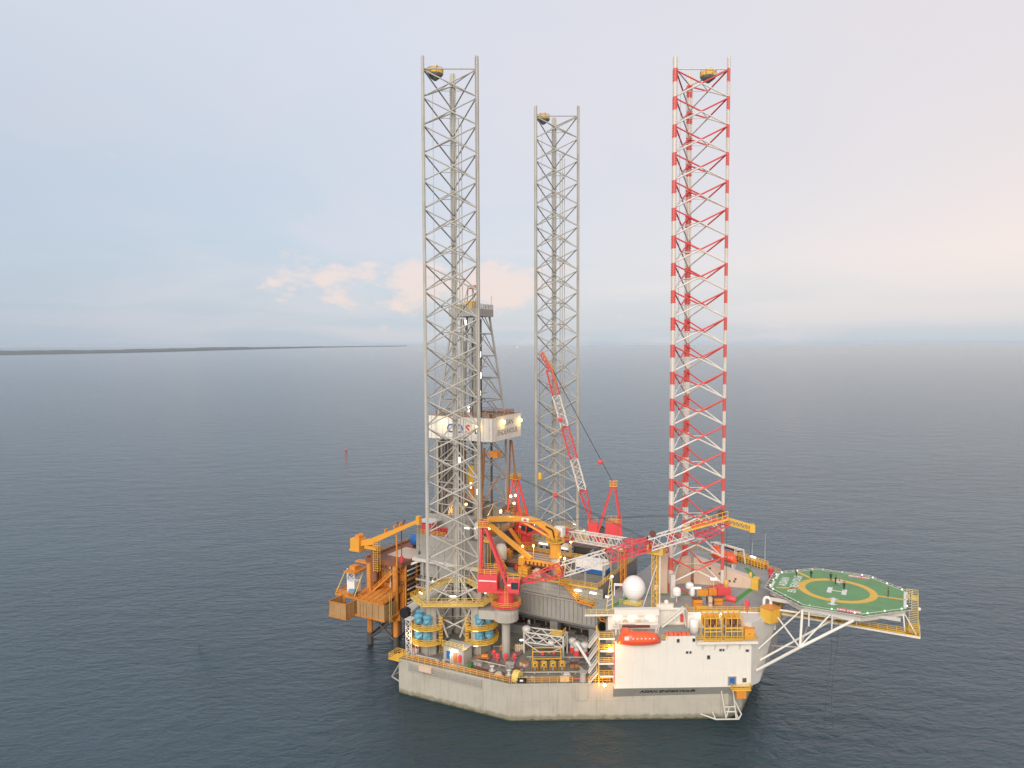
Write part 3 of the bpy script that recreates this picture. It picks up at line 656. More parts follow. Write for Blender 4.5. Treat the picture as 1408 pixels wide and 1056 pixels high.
acc.part('bracing_post', MB().cyl((33.5, -20.9, 8), (28.3, -17.6, 11.3), .34, n=8), 'cleanwhite')
# orange flood lamps at the aft corner of the wall
for p, pw in ((W(-1.0, .5, 16.2), 900), (W(-2.2, .6, 8.6), 700)):
    l_ = acc.part('flood_lamp', MB().lathe([(.1, -.28), (.3, -.12), (.3, .12), (.1, .28)], p, 10), 'amber')
    acc.part('lamp_arm', MB().bar(p, (p[0]-AN.x*.9+AU.x*.5, p[1]-AN.y*.9+AU.y*.5, p[2]), .1), 'darksteel', l_)
    pointlight(acc, (p[0]+AN.x*.7, p[1]+AN.y*.7, p[2]), pw*.35, (1, .5, .15), .3)
# jacking foundations of the banded leg: sloped peach bulkheads and a tall case
fnd = Thing('leg_foundation', 'peach sloped steel foundation around the foot of the red and white leg', 'foundation', (49, 3, RF))
def wedge(p, q, z0, z1, th_):
    p, q = Vector(p), Vector(q); d_ = (q-p).normalized(); n_ = Vector((-d_.y, d_.x))*th_
    P = [(p.x, p.y, RF), (q.x, q.y, RF), (q.x, q.y, z1), (p.x, p.y, z0)]; Q = [(x+n_.x, y+n_.y, z) for x, y, z in P]
    return MB().add(P+Q, [(0, 1, 2, 3), (7, 6, 5, 4), (3, 2, 6, 7), (0, 4, 5, 1), (1, 5, 6, 2), (0, 3, 7, 4)])
w1 = fnd.part('bulkhead', wedge((48.5, 6.2), (61.5, 9.2), 27.6, 23.6, 2.6), 'peach')
for t_, z in ((.28, 25.3), (.45, 24.2), (.7, 22.6), (.72, 23.2), (.62, 22.6)):
    c = Vector((48.5, 6.2)).lerp(Vector((61.5, 9.2)), t_); fnd.part('vent_hole', MB().box((c.x-.22, c.y-.12, z-.22), (c.x+.22, c.y+.1, z+.22)), 'darksteel', w1)
fnd.part('bulkhead', wedge((44.0, 2.5), (47.6, 6.8), 26.5, 27.5, 1.5), 'peach')
fnd.part('jack_case', MB().box((42.6, -4.8), (44.4, -1.6)) if False else MB().obox((43.2, -2.6), .866, .5, 2.2, 2.6, RF, 31.5), 'peach')
fnd.part('jack_case', MB().obox((46.6, -5.2), .866, .5, 1.0, 1.2, RF, 26.5), 'whitegrey')
fnd.part('case_cap', MB().obox((43.2, -2.6), .866, .5, 2.5, 2.9, 31.5, 31.8), 'whitegrey')
fnd.part('equipment_box', MB().box((51.5, 11.5, RF), (56.5, 14.5, RF+2.6)), 'whitegrey')
fnd.part('equipment_box', MB().box((46.5, 12.5, RF), (49.5, 15, RF+3.2)), 'paleyellow')
mb = MB()
for x, y, h in ((54.6, .4, 1.6), (52.3, -.6, 1.3)): mb.obox((x, y), .9, .43, 2.4, 1.2, RF, RF+h)
fnd.part('hydraulic_unit', mb, 'orange')
fnd.part('red_cabinet', MB().obox((56.8, .6), .866, .5, 3.0, 1.2, RF+.5, RF+2.2), 'red')
fnd.part('cabinet_legs', MB().bar((55.9, .2, RF), (55.9, .2, RF+.6), .15).bar((57.8, 1.1, RF), (57.8, 1.1, RF+.6), .15), 'darksteel')
fnd.part('strip_light', MB().bar((50.8, -2.6, RF+2), (52.2, -1.8, RF+2), .3), 'strip')
fnd.part('strip_light', MB().bar((53.6, 1.6, RF+3.3), (54.8, 2.3, RF+3.3), .35), 'strip')
for p_ in ((51.5, -2.2), (54.2, 1.95)): fnd.part('lamp_post', MB().bar((p_[0], p_[1], RF), (p_[0], p_[1], RF+3.2 if p_[0] > 53 else RF+1.9), .1), 'whitegrey')
fnd.part('end_cap', MB().box((61.5, 8.6, RF), (63.0, 11.4, 23.6)), 'yellow')
# ------------------------------------------------------------------ helideck
hd = Thing('helideck', 'green octagonal helicopter deck with yellow circle on white trusses beyond the bow', 'helideck', (80.2, 4.6, 21))
HC = Vector((80.2, 4.6)); HZ = 25.5; HR = 14.35
octv = [(HC.x+HR*math.cos(R(22.5+45*k)), HC.y+HR*math.sin(R(22.5+45*k))) for k in range(8)]
hd.part('deck_plate', MB().prism(octv, HZ-.45, HZ), 'green')
def sc(v, k): return (HC.x+(v[0]-HC.x)*k, HC.y+(v[1]-HC.y)*k)
for k in range(8):
    a, b = octv[k], octv[(k+1) % 8]
    # white edge line, netting frame and net
    if k == 3:
        m1, m2 = Vector(a).lerp(Vector(b), .40), Vector(a).lerp(Vector(b), .56); segs = [(a, m1), (m2, b)]
    else: segs = [(a, b)]
    ln = MB(); wd = .955 if k in (3, 7) else .978
    for p_, q_ in segs: ln.quad((*sc(p_, .995), HZ+.006), (*sc(q_, .995), HZ+.006), (*sc(q_, wd), HZ+.006), (*sc(p_, wd), HZ+.006))
    hd.part('edge_line', ln, 'markwhite')
    o1, o2 = sc(a, 1.065), sc(b, 1.065); i1, i2 = sc(a, 1.004), sc(b, 1.004)
    nt_ = hd.part('safety_net', MB().add([(*i1, HZ-.3), (*i2, HZ-.3), (*o2, HZ-.05), (*o1, HZ-.05), (*i1, HZ-.36), (*i2, HZ-.36), (*o2, HZ-.11), (*o1, HZ-.11)], [(0, 1, 2, 3), (7, 6, 5, 4), (0, 4, 5, 1), (1, 5, 6, 2), (2, 6, 7, 3), (3, 7, 4, 0)]), 'net')
    fr = MB().bar((*o1, HZ-.06), (*o2, HZ-.06), .1)
    for j in range(8):
        p_, q_ = Vector(i1).lerp(Vector(i2), j/7), Vector(o1).lerp(Vector(o2), j/7); fr.bar((p_.x, p_.y, HZ-.28), (q_.x, q_.y, HZ-.03), .09)
    hd.part('net_frame', fr, 'whitegrey', nt_)
    hd.part('edge_girder', MB().bar((*sc(a, .97), HZ-1.0), (*sc(b, .97), HZ-1.0), .35, 1.1), 'whitegrey')
    for j in (.12, .5, .88):
        c = Vector(a).lerp(Vector(b), j); hd.part('perimeter_light', MB().lathe([(.16, 0), (.16, .18), (.05, .3)], (*sc(c, 1.0), HZ), 8), 'greenlamp' if (k+int(j*10)) % 3 else 'markwhite')
def ring(c, r0, r1, z, n=64, a0=0, a1=360):
    mb = MB()
    for k in range(n):
        t1, t2 = R(a0+(a1-a0)*k/n), R(a0+(a1-a0)*(k+1)/n)
        mb.quad(*[(c.x+r*math.cos(t), c.y+r*math.sin(t), z) for r, t in ((r0, t1), (r1, t1), (r1, t2), (r0, t2))])
    return mb
hd.part('touchdown_circle', ring(HC-Vector((0, .5)), 6.4, 7.9, HZ+.006), 'markyellow')
def strip(p, q, w_, z):
    p, q = Vector(p), Vector(q); d_ = (q-p).normalized(); n_ = Vector((-d_.y, d_.x))*w_/2
    return [(v.x, v.y, z) for v in (p-n_, q-n_, q+n_, p+n_)]
for ang in (200, 135, 2):
    d_ = Vector((math.cos(R(ang)), math.sin(R(ang)))); c = HC-Vector((0, .5))
    hd.part('approach_line', MB().quad(*strip(c+d_*7.7, c+d_*(13.0 if ang != 200 else 12.6), .85, HZ+.010)), 'markyellow')
hm = MB(); hc = Vector((80.2, 3.6))
for s_ in (-1, 1): hm.quad(*strip(hc+Vector((s_*1.45, -1.9)), hc+Vector((s_*1.45, 1.9)), .95, HZ+.010))
hm.quad(*strip(hc+Vector((-1.0, 0)), hc+Vector((1.0, 0)), .5, HZ+.010)); hd.part('letter_h', hm, 'markwhite')
for cy_, hl in ((-3.6, 2.5), (10.9, 1.6)):
    ar = MB(); c = Vector((80.0, cy_)); ar.quad(*strip(c-Vector((0, hl-1)), c+Vector((0, hl-1)), .7, HZ+.014))
    for s_ in (-1, 1): ar.quad(*[(c.x+dx, c.y+s_*dy, HZ+.014) for dx, dy in ((-1.1, hl-1), (1.1, hl-1), (0, hl))][::1])
    hd.part('arrow_mark', ar, 'markwhite')
lettering(hd, 'ASIAN', 2.3, (69.3, 4.8, HZ+.008), (0, 1, 0), (-1, 0, 0), 'markwhite', None, 'deck_lettering', 1.0, depth=.002, bold=.05)
lettering(hd, 'ENDEAVOUR', 2.3, (71.7, 4.4, HZ+.008), (0, 1, 0), (-1, 0, 0), 'markwhite', None, 'deck_lettering', .92, depth=.002, bold=.05)
for c, sgn in (((83.3, -7.9), 1), ((83.8, 16.2), -1)):
    bx_ = hd.part('warning_box', MB().quad(*strip((c[0]-2.1, c[1]), (c[0]+2.1, c[1]), 2.2 if sgn > 0 else 1.9, HZ+.012)), 'markred')
    lettering(hd, 'NO NOSE', 1.15, (c[0], c[1], HZ+.018), (sgn, 0, 0), (0, sgn, 0), 'cleanwhite', bx_, 'box_lettering', .85, depth=.002, bold=.05)
# joists and trusses
for k in range(-3, 4): hd.part('joist', MB().bar((HC.x-12.2, HC.y+k*3.4, HZ-.9), (HC.x+12.2, HC.y+k*3.4, HZ-.9), .25, .7), 'whitegrey')
for s_ in (0, 1):
    ys = (lambda y: y) if s_ == 0 else (lambda y: 9.2-y)
    L1, L2, L3 = (66.2, ys(-10.6), 10.6), (74.7, ys(-11.4), 17.6), (84.2, ys(-8.3), 23.9)
    hd.strut('main_strut', L1, L2, .30, 'white'); hd.strut('main_strut', L2, L3, .30, 'white')
    hd.strut('truss_post', L2, (74.7, ys(-8.6), HZ-1), .26, 'white')
    hd.strut('truss_chord', (68.6, ys(-6), 22.6), L3, .22, 'white'); hd.strut('truss_diagonal', (68.6, ys(-5.6), 22.0), (74.5, ys(-11.3), 17.7), .17, 'white')
    hd.strut('truss_diagonal', (66.3, ys(-9), 12.0), (83.5, ys(-2.5), HZ-1.4), .22, 'white')
    hd.strut('truss_diagonal', (74.9, ys(-11.2), 18.0), (80, ys(-8.7), HZ-1), .16, 'white')
    hd.strut('truss_diagonal', (77.0, ys(-8.6), HZ-1), (84.0, ys(-8.3), 23.8), .16, 'whitegrey')
    hd.strut('truss_post', (80.3, ys(-8.8), 21.3), (80.3, ys(-8.6), HZ-1), .14, 'white')
for p_, q_ in (((74.7, -11.4, 17.6), (74.7, 20.6, 17.6)), ((74.7, -11.4, 17.6), (66.5, 0, 12)), ((84.2, -8.3, 23.9), (84.2, 17.5, 23.9)), ((66.4, -10, 15), (74.7, -8, 24.4)), ((76, -8.8, 21.3), (76, -8.8, 24.5))): hd.strut('truss_crossbar', p_, q_, .16, 'white')
cw = hd.part('lower_walkway', MB().box((70, -3.6, 21.2), (95.6, -2.2, 21.35)).box((93.4, -4, 21.2), (95.8, 3, 21.35)), 'yellow')
hd.part('walkway_girder', MB().bar((70, -3.7, 21.05), (95.8, -4.0, 21.05), .2, .35).bar((95.8, -4, 21.05), (95.8, 3, 21.05), .2, .35), 'white', cw)
hd.part('walkway_rail', MB().rail([(72, -3.6, 21.35), (93.4, -3.6, 21.35), (93.6, -4, 21.35), (95.7, -4, 21.35), (95.7, 2.5, 21.35)], 1.1, 1.6, .08, 2), 'yellow', cw)
hd.strut('hanger', (93.2, -2.6, 21.3), (92.8, -1.0, HZ-.8), .14, 'white'); hd.strut('hanger', (95.2, -3.6, 21.3), (92.6, .4, HZ-.7), .12, 'white'); hd.strut('hanger', (84.5, -3.4, 21.3), (84.5, -3.4, HZ-.9), .1, 'white')
stt = MB()
for x in (93.9, 95.5):
    stt.bar((x, -2.6, 21.4), (x, 6.6, HZ-.1), .12, .3); stt.bar((x, -2.6, 22.4), (x, 6.6, HZ+.9), .07); stt.bar((x, -2.6, 21.4), (x, -2.6, 22.4), .07); stt.bar((x, 6.6, HZ-.1), (x, 6.6, HZ+.9), .07)
for k in range(20): stt.bar((93.9, -2.6+9.2*k/19, 21.4+(HZ-21.5)*k/19), (95.5, -2.6+9.2*k/19, 21.4+(HZ-21.5)*k/19), .26, .06)
stt.box((93.2, 6.4, HZ-.35), (95.6, 9.4, HZ-.2)); stt.rail([(93.4, 9.3, HZ-.2), (95.5, 9.3, HZ-.2), (95.5, 6.6, HZ-.2)], 1.1, .9, .08, 2)
hd.part('access_stair', stt, 'paleyellow')
hd.part('stair_lamp', MB().lathe([(.1, -.3), (.3, -.1), (.3, .3), (.1, .4)], (95.75, 4.6, 23.9), 8), 'cleanwhite')
hd.part('gangway', MB().box((68.4, -1.4, 22.6), (70.5, 1.2, 22.75)).bar((66.8, 0, RF+.2), (69.3, 0, 25.4), .9, .1), 'yellow')
hd.part('gangway_rail', MB().rail([(68.4, -1.4, 22.75), (70.5, -1.4, 22.75)], 1.1, .9, .08, 2).rail([(69.4, -4, RF), (69.4, 9, RF)], 1.1, 1.2, .08, 2), 'yellow')
# ------------------------------------------------------------------ cantilever
can = Thing('cantilever', 'grey ribbed box cantilever running between the aft legs above the main deck', 'cantilever', (6, 1, 14.4))
cb = can.part('girder_box', MB().box((-19, -12.6, 14.5), (31.4, 14, 23.2)), 'grey')
can.part('lower_fascia', MB().box((-2, -13.3, 14.3), (31.5, -12.55, 19.2)), 'grey')
x = -1.4
while x < 31.5:
    can.part('stiffener_rib', MB().box((x-.07, -13.62, 14.5), (x+.07, -13.28, 18.9)), 'grey'); x += 1.12
can.part('fascia_flange', MB().box((-2, -13.75, 19.2), (31.6, -12.6, 19.38)), 'steel')
can.part('fascia_flange', MB().box((-2, -13.6, 14.1), (31.6, -12.6, 14.3)), 'grey')
can.part('end_plate', MB().box((31.42, -12.5, 14.6), (31.6, 13.9, 23.0)), 'midgrey')
for k in range(9):
    x = -1.0+3.75*k
    can.part('upper_panel', MB().box((x+.12, -12.78, 19.5), (x+3.6, -12.58, 22.9)), 'grey')
    can.part('panel_post', MB().box((x-.11, -13.05, 19.38), (x+.11, -12.6, 23.1)), 'steel')
    for z in (20.4, 21.3, 22.2): can.part('panel_rib', MB().box((x+.14, -12.84, z-.04), (x+3.58, -12.77, z+.04)), 'midgrey')
can.part('service_pipe', MB().cyl((-2, -13.3, 19.75), (30, -13.3, 19.75), .12, n=6), 'steel')
pdk = can.part('pipe_deck', MB().box((-2, -13.9, 23.2), (31.8, 15, 23.36)), 'deck')
can.part('deck_edge', MB().box((-2, -14.05, 23.1), (31.9, -13.92, 23.5)), 'yellow', pdk)
can.part('deck_rail', MB().rail([(19, -13.95, 23.36), (31.8, -13.95, 23.36), (31.8, 10, 23.36)], 1.1, 1.5, .085, 2), 'yellow', pdk)
wl = [(22.6, 23.3), (24.1, 23.3), (27.2, 19.9), (30.8, 19.5), (33.0, 16.6), (34.6, 16.4)]
wk = MB(); wr = MB()
for (x1, z1), (x2, z2) in zip(wl, wl[1:]):
    for y in (-15.0, -13.8): wk.bar((x1, y, z1), (x2, y, z2), .14, .32)
    n = max(2, int((Vector((x1, z1))-Vector((x2, z2))).length/.4))
    for k in range(n+1): wk.bar((x1+(x2-x1)*k/n, -15, z1+(z2-z1)*k/n), (x1+(x2-x1)*k/n, -13.8, z1+(z2-z1)*k/n), .3, .05)
    for y in (-15.0, -13.8):
        for h in (.55, 1.1): wr.bar((x1, y, z1+h), (x2, y, z2+h), .08)
        for k in range(3): wr.bar((x1+(x2-x1)*k/2, y, z1+(z2-z1)*k/2), (x1+(x2-x1)*k/2, y, z1+(z2-z1)*k/2+1.1), .08)
ss = can.part('side_stair', wk, 'orange'); can.part('stair_rail', wr, 'yellow', ss)
for x in (27.6, 33.0): can.part('stair_bracket', MB().bar((x, -14.9, 19.4 if x < 30 else 16.4), (x if x < 30 else 31.5, -13.0, 17.9 if x < 30 else 15.4), .15), 'steel', ss)
for x in (26.5, 30.3): can.part('strip_light', MB().box((x-.8, -13.35, 21.7), (x+.8, -12.9, 21.95)), 'strip')
for p_ in ((26.5, -14.4, 21.6), (18, -14.6, 21.5)): pointlight(can, p_, 60, (1, .9, .7))
# stanchions and pipe stacks on the pipe deck
for k, (x, y) in enumerate(((20.5, -12.9), (24.5, -12.9), (28.3, -12.9), (31.2, -9), (31.2, -4), (31.2, 1), (31.2, 6), (31.2, 11))): can.part('stanchion', MB().box((x-.16, y-.16, 23.36), (x+.16, y+.16, 28.4 if x > 31 else 26.4)), 'steel')
# underside skid beams
for y in (-11.5, 12.5): can.part('skid_beam', MB().box((-7, y-.8, DK), (33, y+.8, DK+2.2)).box((-19, y-.5, 12.9), (31, y+.5, 14.5)), 'midgrey')
for x in (-4, 8, 20, 30):
    for y in (-11.5, 12.5): can.part('push_up_unit', MB().box((x-1, y-1, DK+2.2), (x+1, y+1, 13)), 'midgrey')
# aft overhang: white support beam and trough
can.part('aft_beam', MB().box((-20.5, -14.2, 22.4), (1.5, -12.7, 23.15)), 'whitegrey')
can.part('aft_leg_tube', MB().cyl((-18.6, -13.3, 22.3), (-24.5, -13.3, 19.6), .35, n=8), 'cleanwhite')
for x in (-17.5, -13, -8, -3): can.part('beam_hanger', MB().bar((x, -13.4, 22.4), (x, -13.4, 14.6), .28), 'steel')
can.part('aft_girder', MB().box((-19, -13.4, 14.5), (-3, -12.5, 18.2)), 'darksteel')
mb = MB()
for k in range(12): mb.bar((-18+1.25*k, -13.5, 14.6), (-18+1.25*k, -13.5, 18.2), .2)
for z in (15.4, 17.5): mb.cyl((-19.5, -13.9, z), (-4, -13.9, z), .28, n=8)
can.part('aft_pipework', mb, 'steel')
tr = MB()
for o in (-.9, 0, .9): tr.cyl((-8.6+o, -32.2, 16.9), (-11.5+o, -9, 16.9), .5, n=8)
tr.bar((-8.6, -32.2, 16.2), (-11.5, -9, 16.2), 2.8, .3); trp = can.part('side_trough', tr, 'whitegrey')
can.part('trough_end', MB().cyl((-8.5, -33.4, 16.8), (-8.6, -32.1, 16.8), 1.25, 1.3, 10), 'black', trp)
can.part('trough_support', MB().bar((-9.1, -30, 16), (-6.6, -30, DK), .3).bar((-9.1, -30, 16), (-6.0, -34, DK), .2).bar((-9.1, -30, 16), (-6.2, -26, DK), .2).bar((-6.6, -33.6, DK), (-8.5, -31.4, 16), .2), 'whitegrey', trp)
# ------------------------------------------------------------------ mud house and drill floor
mud = Thing('shaker_house', 'large grey panelled shaker house behind the near leg', 'equipment house', (-9.5, -6, 23.2))
mud.part('body', MB().box((-19.8, -13.1, 23.2), (1.2, -2.5, 29.6)), 'grey')
for k in range(7):
    for z0, z1 in ((23.35, 26.3), (26.42, 29.5)): mud.part('wall_panel', MB().box((-19.7+2.98*k, -13.2, z0), (-19.7+2.98*k+2.88, -13.05, z1)), 'grey')
for j in range(3): mud.part('wall_panel', MB().box((1.15, -13+3.5*j, 23.4), (1.3, -13+3.5*j+3.4, 29.4)), 'grey')
for j in range(3): mud.part('wall_panel', MB().box((-19.95, -13+3.5*j, 23.4), (-19.75, -13+3.5*j+3.4, 29.4)), 'grey')
mud.part('roof_rail', MB().rail([(-19.7, -3, 29.6), (-19.7, -13, 29.6), (-10.6, -13, 29.6)], 1.1, 1.3, .08, 2), 'yellow')
sh = mud.part('shelter', MB().box((-18.6, -12.4, 29.6), (-15.8, -9.6, 32.2)), 'red'); mud.part('shelter_roof', MB().prism([(-19.6, -13.2), (-14.8, -13.2), (-14.8, -8.8), (-19.6, -8.8)], 32.6, 32.8), 'whitegrey', sh)
mud.part('shelter_posts', MB().bar((-19.3, -13, 29.6), (-19.3, -13, 32.6), .12).bar((-15, -13, 29.6), (-15, -13, 32.6), .12).bar((-17.2, -11, 32.2), (-17.2, -11, 32.65), .3), 'steel', sh)
mb = MB()
for k in range(9): mb.box((-14.4+.5*k, -12.6, 29.6), (-14.1+.5*k, -10.5, 31.3))
mud.part('red_drums', mb, 'red'); mud.part('drum_frame', MB().rail([(-14.6, -12.8, 29.6), (-9.8, -12.8, 29.6)], 1.9, 1.2, .12, 2), 'brown')
cab = mud.part('control_cabin', MB().box((-9.9, -12.9, 29.6), (-3.2, -8, 34.6)), 'grey')
for k in range(5): mud.part('cabin_panel', MB().box((-9.8+1.33*k, -12.98, 29.8), (-9.8+1.33*k+1.24, -12.85, 34.4)), 'grey', cab)
mud.part('silo', MB().lathe([(.5, 29.6), (1.3, 30.2), (1.3, 33.4), (.9, 34.1), (.2, 34.4)], (-1.6, -11.3, 0), 14), 'whitegrey', smooth=True)
mud.part('strip_light', MB().box((-4.8, -13.2, 32.6), (-3.3, -13.0, 32.9)), 'strip'); mud.part('strip_light', MB().box((-1.8, -12.9, 32.8), (-.3, -12.7, 33.1)), 'strip')
dr = Thing('derrick', 'tall grey drilling derrick with lit platforms behind the near leg', 'derrick', (-11.5, 1.5, 23.2))
DC = Vector((-11.5, 1.5))
dr.part('substructure', MB().box((-20, -2.4, 23.2), (-1, 11, 29.2)), 'midgrey'); dr.part('drill_floor', MB().box((-20.5, -7, 29.65), (0.5, 12, 30.1)), 'deck')
for x in (-19, -14, -9, -4, 0): dr.part('floor_post', MB().box((x-.25, -6.8, 23.4) if False else (x-.25, -2.8, 23.4), (x+.25, -2.42, 29.6)), 'steel')
def dz(z): return 6.8 if z <= 58 else 6.8+(3.4-6.8)*(z-58)/(88.5-58)
def dp(i, z):
    s_ = ((-1, -1), (1, -1), (1, 1), (-1, 1))[i % 4]; h = dz(z); return Vector((DC.x+s_[0]*h, DC.y+s_[1]*h, z))
LV = [30, 36, 42, 48, 53, 58, 64, 70, 76, 82, 88.5]
for i in range(4):
    dr.strut('leg', dp(i, 30), dp(i, 58), .33, 'steel'); dr.strut('leg', dp(i, 58), dp(i, 88.5), .30, 'steel')
    for a, b in zip(LV, LV[1:]):
        p, q, r_, s_ = dp(i, a), dp(i+1, a), dp(i, b), dp(i+1, b)
        dr.strut('girt', r_, s_, .15, 'steel', n=6); m_ = (r_+s_)/2
        if i == 0 and a < 36: continue
        dr.strut('diagonal', p, m_, .14, 'steel', n=6); dr.strut('diagonal', q, m_, .14, 'steel', n=6)
# wind wall belt with corrugated panels
bx0, bx1, by0, by1, bz0, bz1 = -20.6, -.7, -5.9, 9.6, 53.9, 60.0
for k in range(22):
    x = bx0+(bx1-bx0)*k/22; dr.part('wind_panel', MB().box((x+.04, by0-(.0 if k % 2 else .1), bz0), (x+(bx1-bx0)/22-.04, by0+.12, bz1)), 'white')
for k in range(22):
    x = bx0+(bx1-bx0)*k/22; dr.part('wind_panel', MB().box((x+.04, by1-.12, bz0), (x+(bx1-bx0)/22-.04, by1+(.0 if k % 2 else .1), bz1)), 'white')
for k in range(16):
    y = by0+.2+(by1-by0-.4)*k/16; dr.part('wind_panel', MB().box((bx0-.1, y+.03, bz0), (bx0+.1, y+(by1-by0-.4)/16-.03, bz1)), 'white')
    if k < 2: dr.part('wind_panel', MB().box((bx1-.1, y+.03, bz0), (bx1+(.1 if k % 2 else .02), y+(by1-by0-.4)/16-.03, bz1)), 'white')
brd = dr.part('name_board', MB().box((bx1-.1, by0+2.2, bz0), (bx1+.05, by1, bz1+.3)), 'white')
lettering(dr, 'ASIAN', 2.0, (bx1+.06, 2.4, 58.3), (0, 1, 0), (0, 0, 1), 'midgrey', brd, 'board_lettering', 1.0, bold=.02)
lettering(dr, 'ENDEAVOUR', 2.0, (bx1+.06, 2.2, 55.9), (0, 1, 0), (0, 0, 1), 'midgrey', brd, 'board_lettering', .92, bold=.02)
for ch, x, m_ in (('C', -13.6, 'blue'), ('O', -10.8, 'blue'), ('S', -8.0, 'red'), ('L', -5.3, 'blue')): lettering(dr, ch, 3.2, (x, by0-.12, 56.8), (1, 0, 0), (0, 0, 1), m_, None, 'belt_lettering', 1.0, bold=.04)
dr.part('belt_walkway', MB().box((bx0, by0+.15, 57.6), (bx1, by0+1.5, 57.75)).box((bx0, by1-1.5, 57.6), (bx1, by1-.15, 57.75)).box((bx1-1.6, by0+.2, 57.6), (bx1-.15, by1-.2, 57.75)).box((bx0+.15, by0+.2, 57.6), (bx0+1.5, by1-.2, 57.75)), 'teak')
dr.part('belt_frame', MB().bar((bx0, by0+.2, 60.1), (bx1, by0+.2, 60.1), .25).bar((bx1-.2, by0, 60.3), (bx1-.2, by1, 60.3), .25).bar((bx0, by1-.2, 60.1), (bx1, by1-.2, 60.1), .25).rail([(bx0+1.5, by0+1.4, 60.1), (bx1-1.5, by0+1.4, 60.1), (bx1-1.5, by1-1.4, 60.1), (bx0+1.5, by1-1.4, 60.1)], 1.2, 2, .12, 2, True), 'teak')
# setback: stands of pipe and inner guide beams
rnd = random.Random(5)
for k in range(34):
    x, y = -16.6+(k % 9)*.55+rnd.uniform(-.08, .08), -2.6+(k//9)*.6; dr.strut('pipe_stand', (x, y, 30.1), (x+.1, y, 56.5+rnd.uniform(-.6, .6)), .15, ('midgrey', 'steel', 'teak', 'darksteel')[k % 4], n=6)
for dx, dy, z1, r_, m_ in ((-2.2, -1.2, 86, .42, 'steel'), (1.8, -1.2, 86, .45, 'steel'), (2.6, .6, 86, .3, 'darksteel'), (-.2, .8, 84, .28, 'midgrey'), (.8, 1.6, 86, .22, 'steel'), (3.6, -2.6, 74, .35, 'midgrey'), (-3.6, 2.2, 80, .22, 'steel'), (4.4, 3.0, 60, .3, 'darksteel')):
    dr.strut('guide_column', (DC.x+dx, DC.y+dy, 30.1), (DC.x+dx, DC.y+dy, z1), r_, m_)
for k in range(40):
    x, y = -19.6+(k % 10)*.46+rnd.uniform(-.08, .08), -4.6+(k//10)*.6; dr.strut('pipe_stand', (x, y, 30.1), (x+.05, y, 52.6+rnd.uniform(-.8, .8)), .15, ('steel', 'brown', 'midgrey', 'darksteel', 'midgrey')[k % 5], n=6)
for dx, dy in ((-.6, -.2), (-.2, -.2), (.2, -.2), (.6, -.2)): dr.strut('drilling_line', (DC.x+dx, DC.y+dy, 46), (DC.x+dx, DC.y+dy, 88), .06, 'wire', n=5)
dr.part('travelling_block', MB().box((-12.5, .6, 41), (-10.5, 2.2, 46)), 'yellow'); dr.part('top_drive', MB().box((-12.4, .8, 36.5), (-10.8, 2.2, 41)), 'orange')
for z in (66, 73, 80): dr.part('inner_platform', MB().box((-11.5, -2.6, z), (-6.5 if z < 79 else -8.5, 1.5, z+.2)).rail([(-11.5, -2.6, z+.2), (-7, -2.6, z+.2)], 1.1, 1.3, .1, 1), 'steel')
# lit fittings
for x, y, z in ((-6.2, -3.2, 82), (-5.6, -3.6, 76.5), (-5.2, -4.1, 71), (-5.1, -4.6, 66.5), (-4.9, -5.2, 62.5), (-8, -5.6, 62.2), (-5.0, -5.5, 51.5), (-5.0, -5.5, 47.5), (-11, -5.6, 48.5), (-5.2, -5.6, 43), (-5.4, -5.6, 40.5), (-7.5, -5.6, 42), (-10.0, -3.6, 84.8)): dr.part('strip_light', MB().box((x-.16, y-.16, z-.75), (x+.16, y+.16, z+.75)), 'strip')
for x, y, z, m_ in ((-15.8, by0-.5, 58.4, 'gold'), (-4.9, by0-.5, 57.9, 'gold'), (bx1+.5, -.6, 58.6, 'gold'), (bx1+.5, 8.6, 58.3, 'gold')):
    dr.part('flood_lamp', MB().lathe([(.1, -.5), (.42, -.3), (.42, .3), (.1, .5)], (x, y, z), 10), m_); pointlight(dr, (x+(.5 if x > -2 else 0), y-(.6 if x < -2 else 0), z-.9), 90, (1, .62, .15), .3)
cr = dr.part('crown_platform', MB().box((DC.x-4.4, DC.y-4.4, 86.6), (DC.x+4.4, DC.y+4.4, 88.6)), 'steel')
dr.part('crown_rail', MB().rail([(DC.x-4.3, DC.y-4.3, 88.6), (DC.x+4.3, DC.y-4.3, 88.6), (DC.x+4.3, DC.y+4.3, 88.6), (DC.x-4.3, DC.y+4.3, 88.6)], 1.2, 1.2, .12, 2, True), 'steel', cr)
dr.part('crown_block', MB().box((-12.6, .2, 88.6), (-10.4, 2.8, 90.8)).box((-14.5, -.5, 88.6), (-13.5, .6, 89.9)), 'yellow', cr)
dr.part('crown_frame', MB().bar((-13.6, .5, 88.6), (-12.4, 1.5, 95), .22).bar((-10, .5, 88.6), (-11.2, 1.5, 95), .22).bar((-12.4, 1.5, 95), (-11.2, 1.5, 95), .3).bar((-13.6, 2.5, 88.6), (-12.4, 1.5, 95), .22).bar((-10, 2.5, 88.6), (-11.2, 1.5, 95), .22), 'steel', cr)
dr.part('signal_arm', MB().bar((-12, 1.5, 94.2), (-9.4, -.2, 94.4), .3).box((-9.6, -.6, 94.1), (-8.6, .4, 94.9)), 'red', cr)
dr.part('mast', MB().cyl((DC.x+4, DC.y+4, 88.6), (DC.x+4, DC.y+4, 92.4), .07, n=5), 'steel', cr)
dr.part('casing_basket', MB().box((-2.6, -3.8, 49.6), (-.4, -2, 51.2)).bar((-4.7, -3, 50), (-2, -3, 50), .3), 'orange')
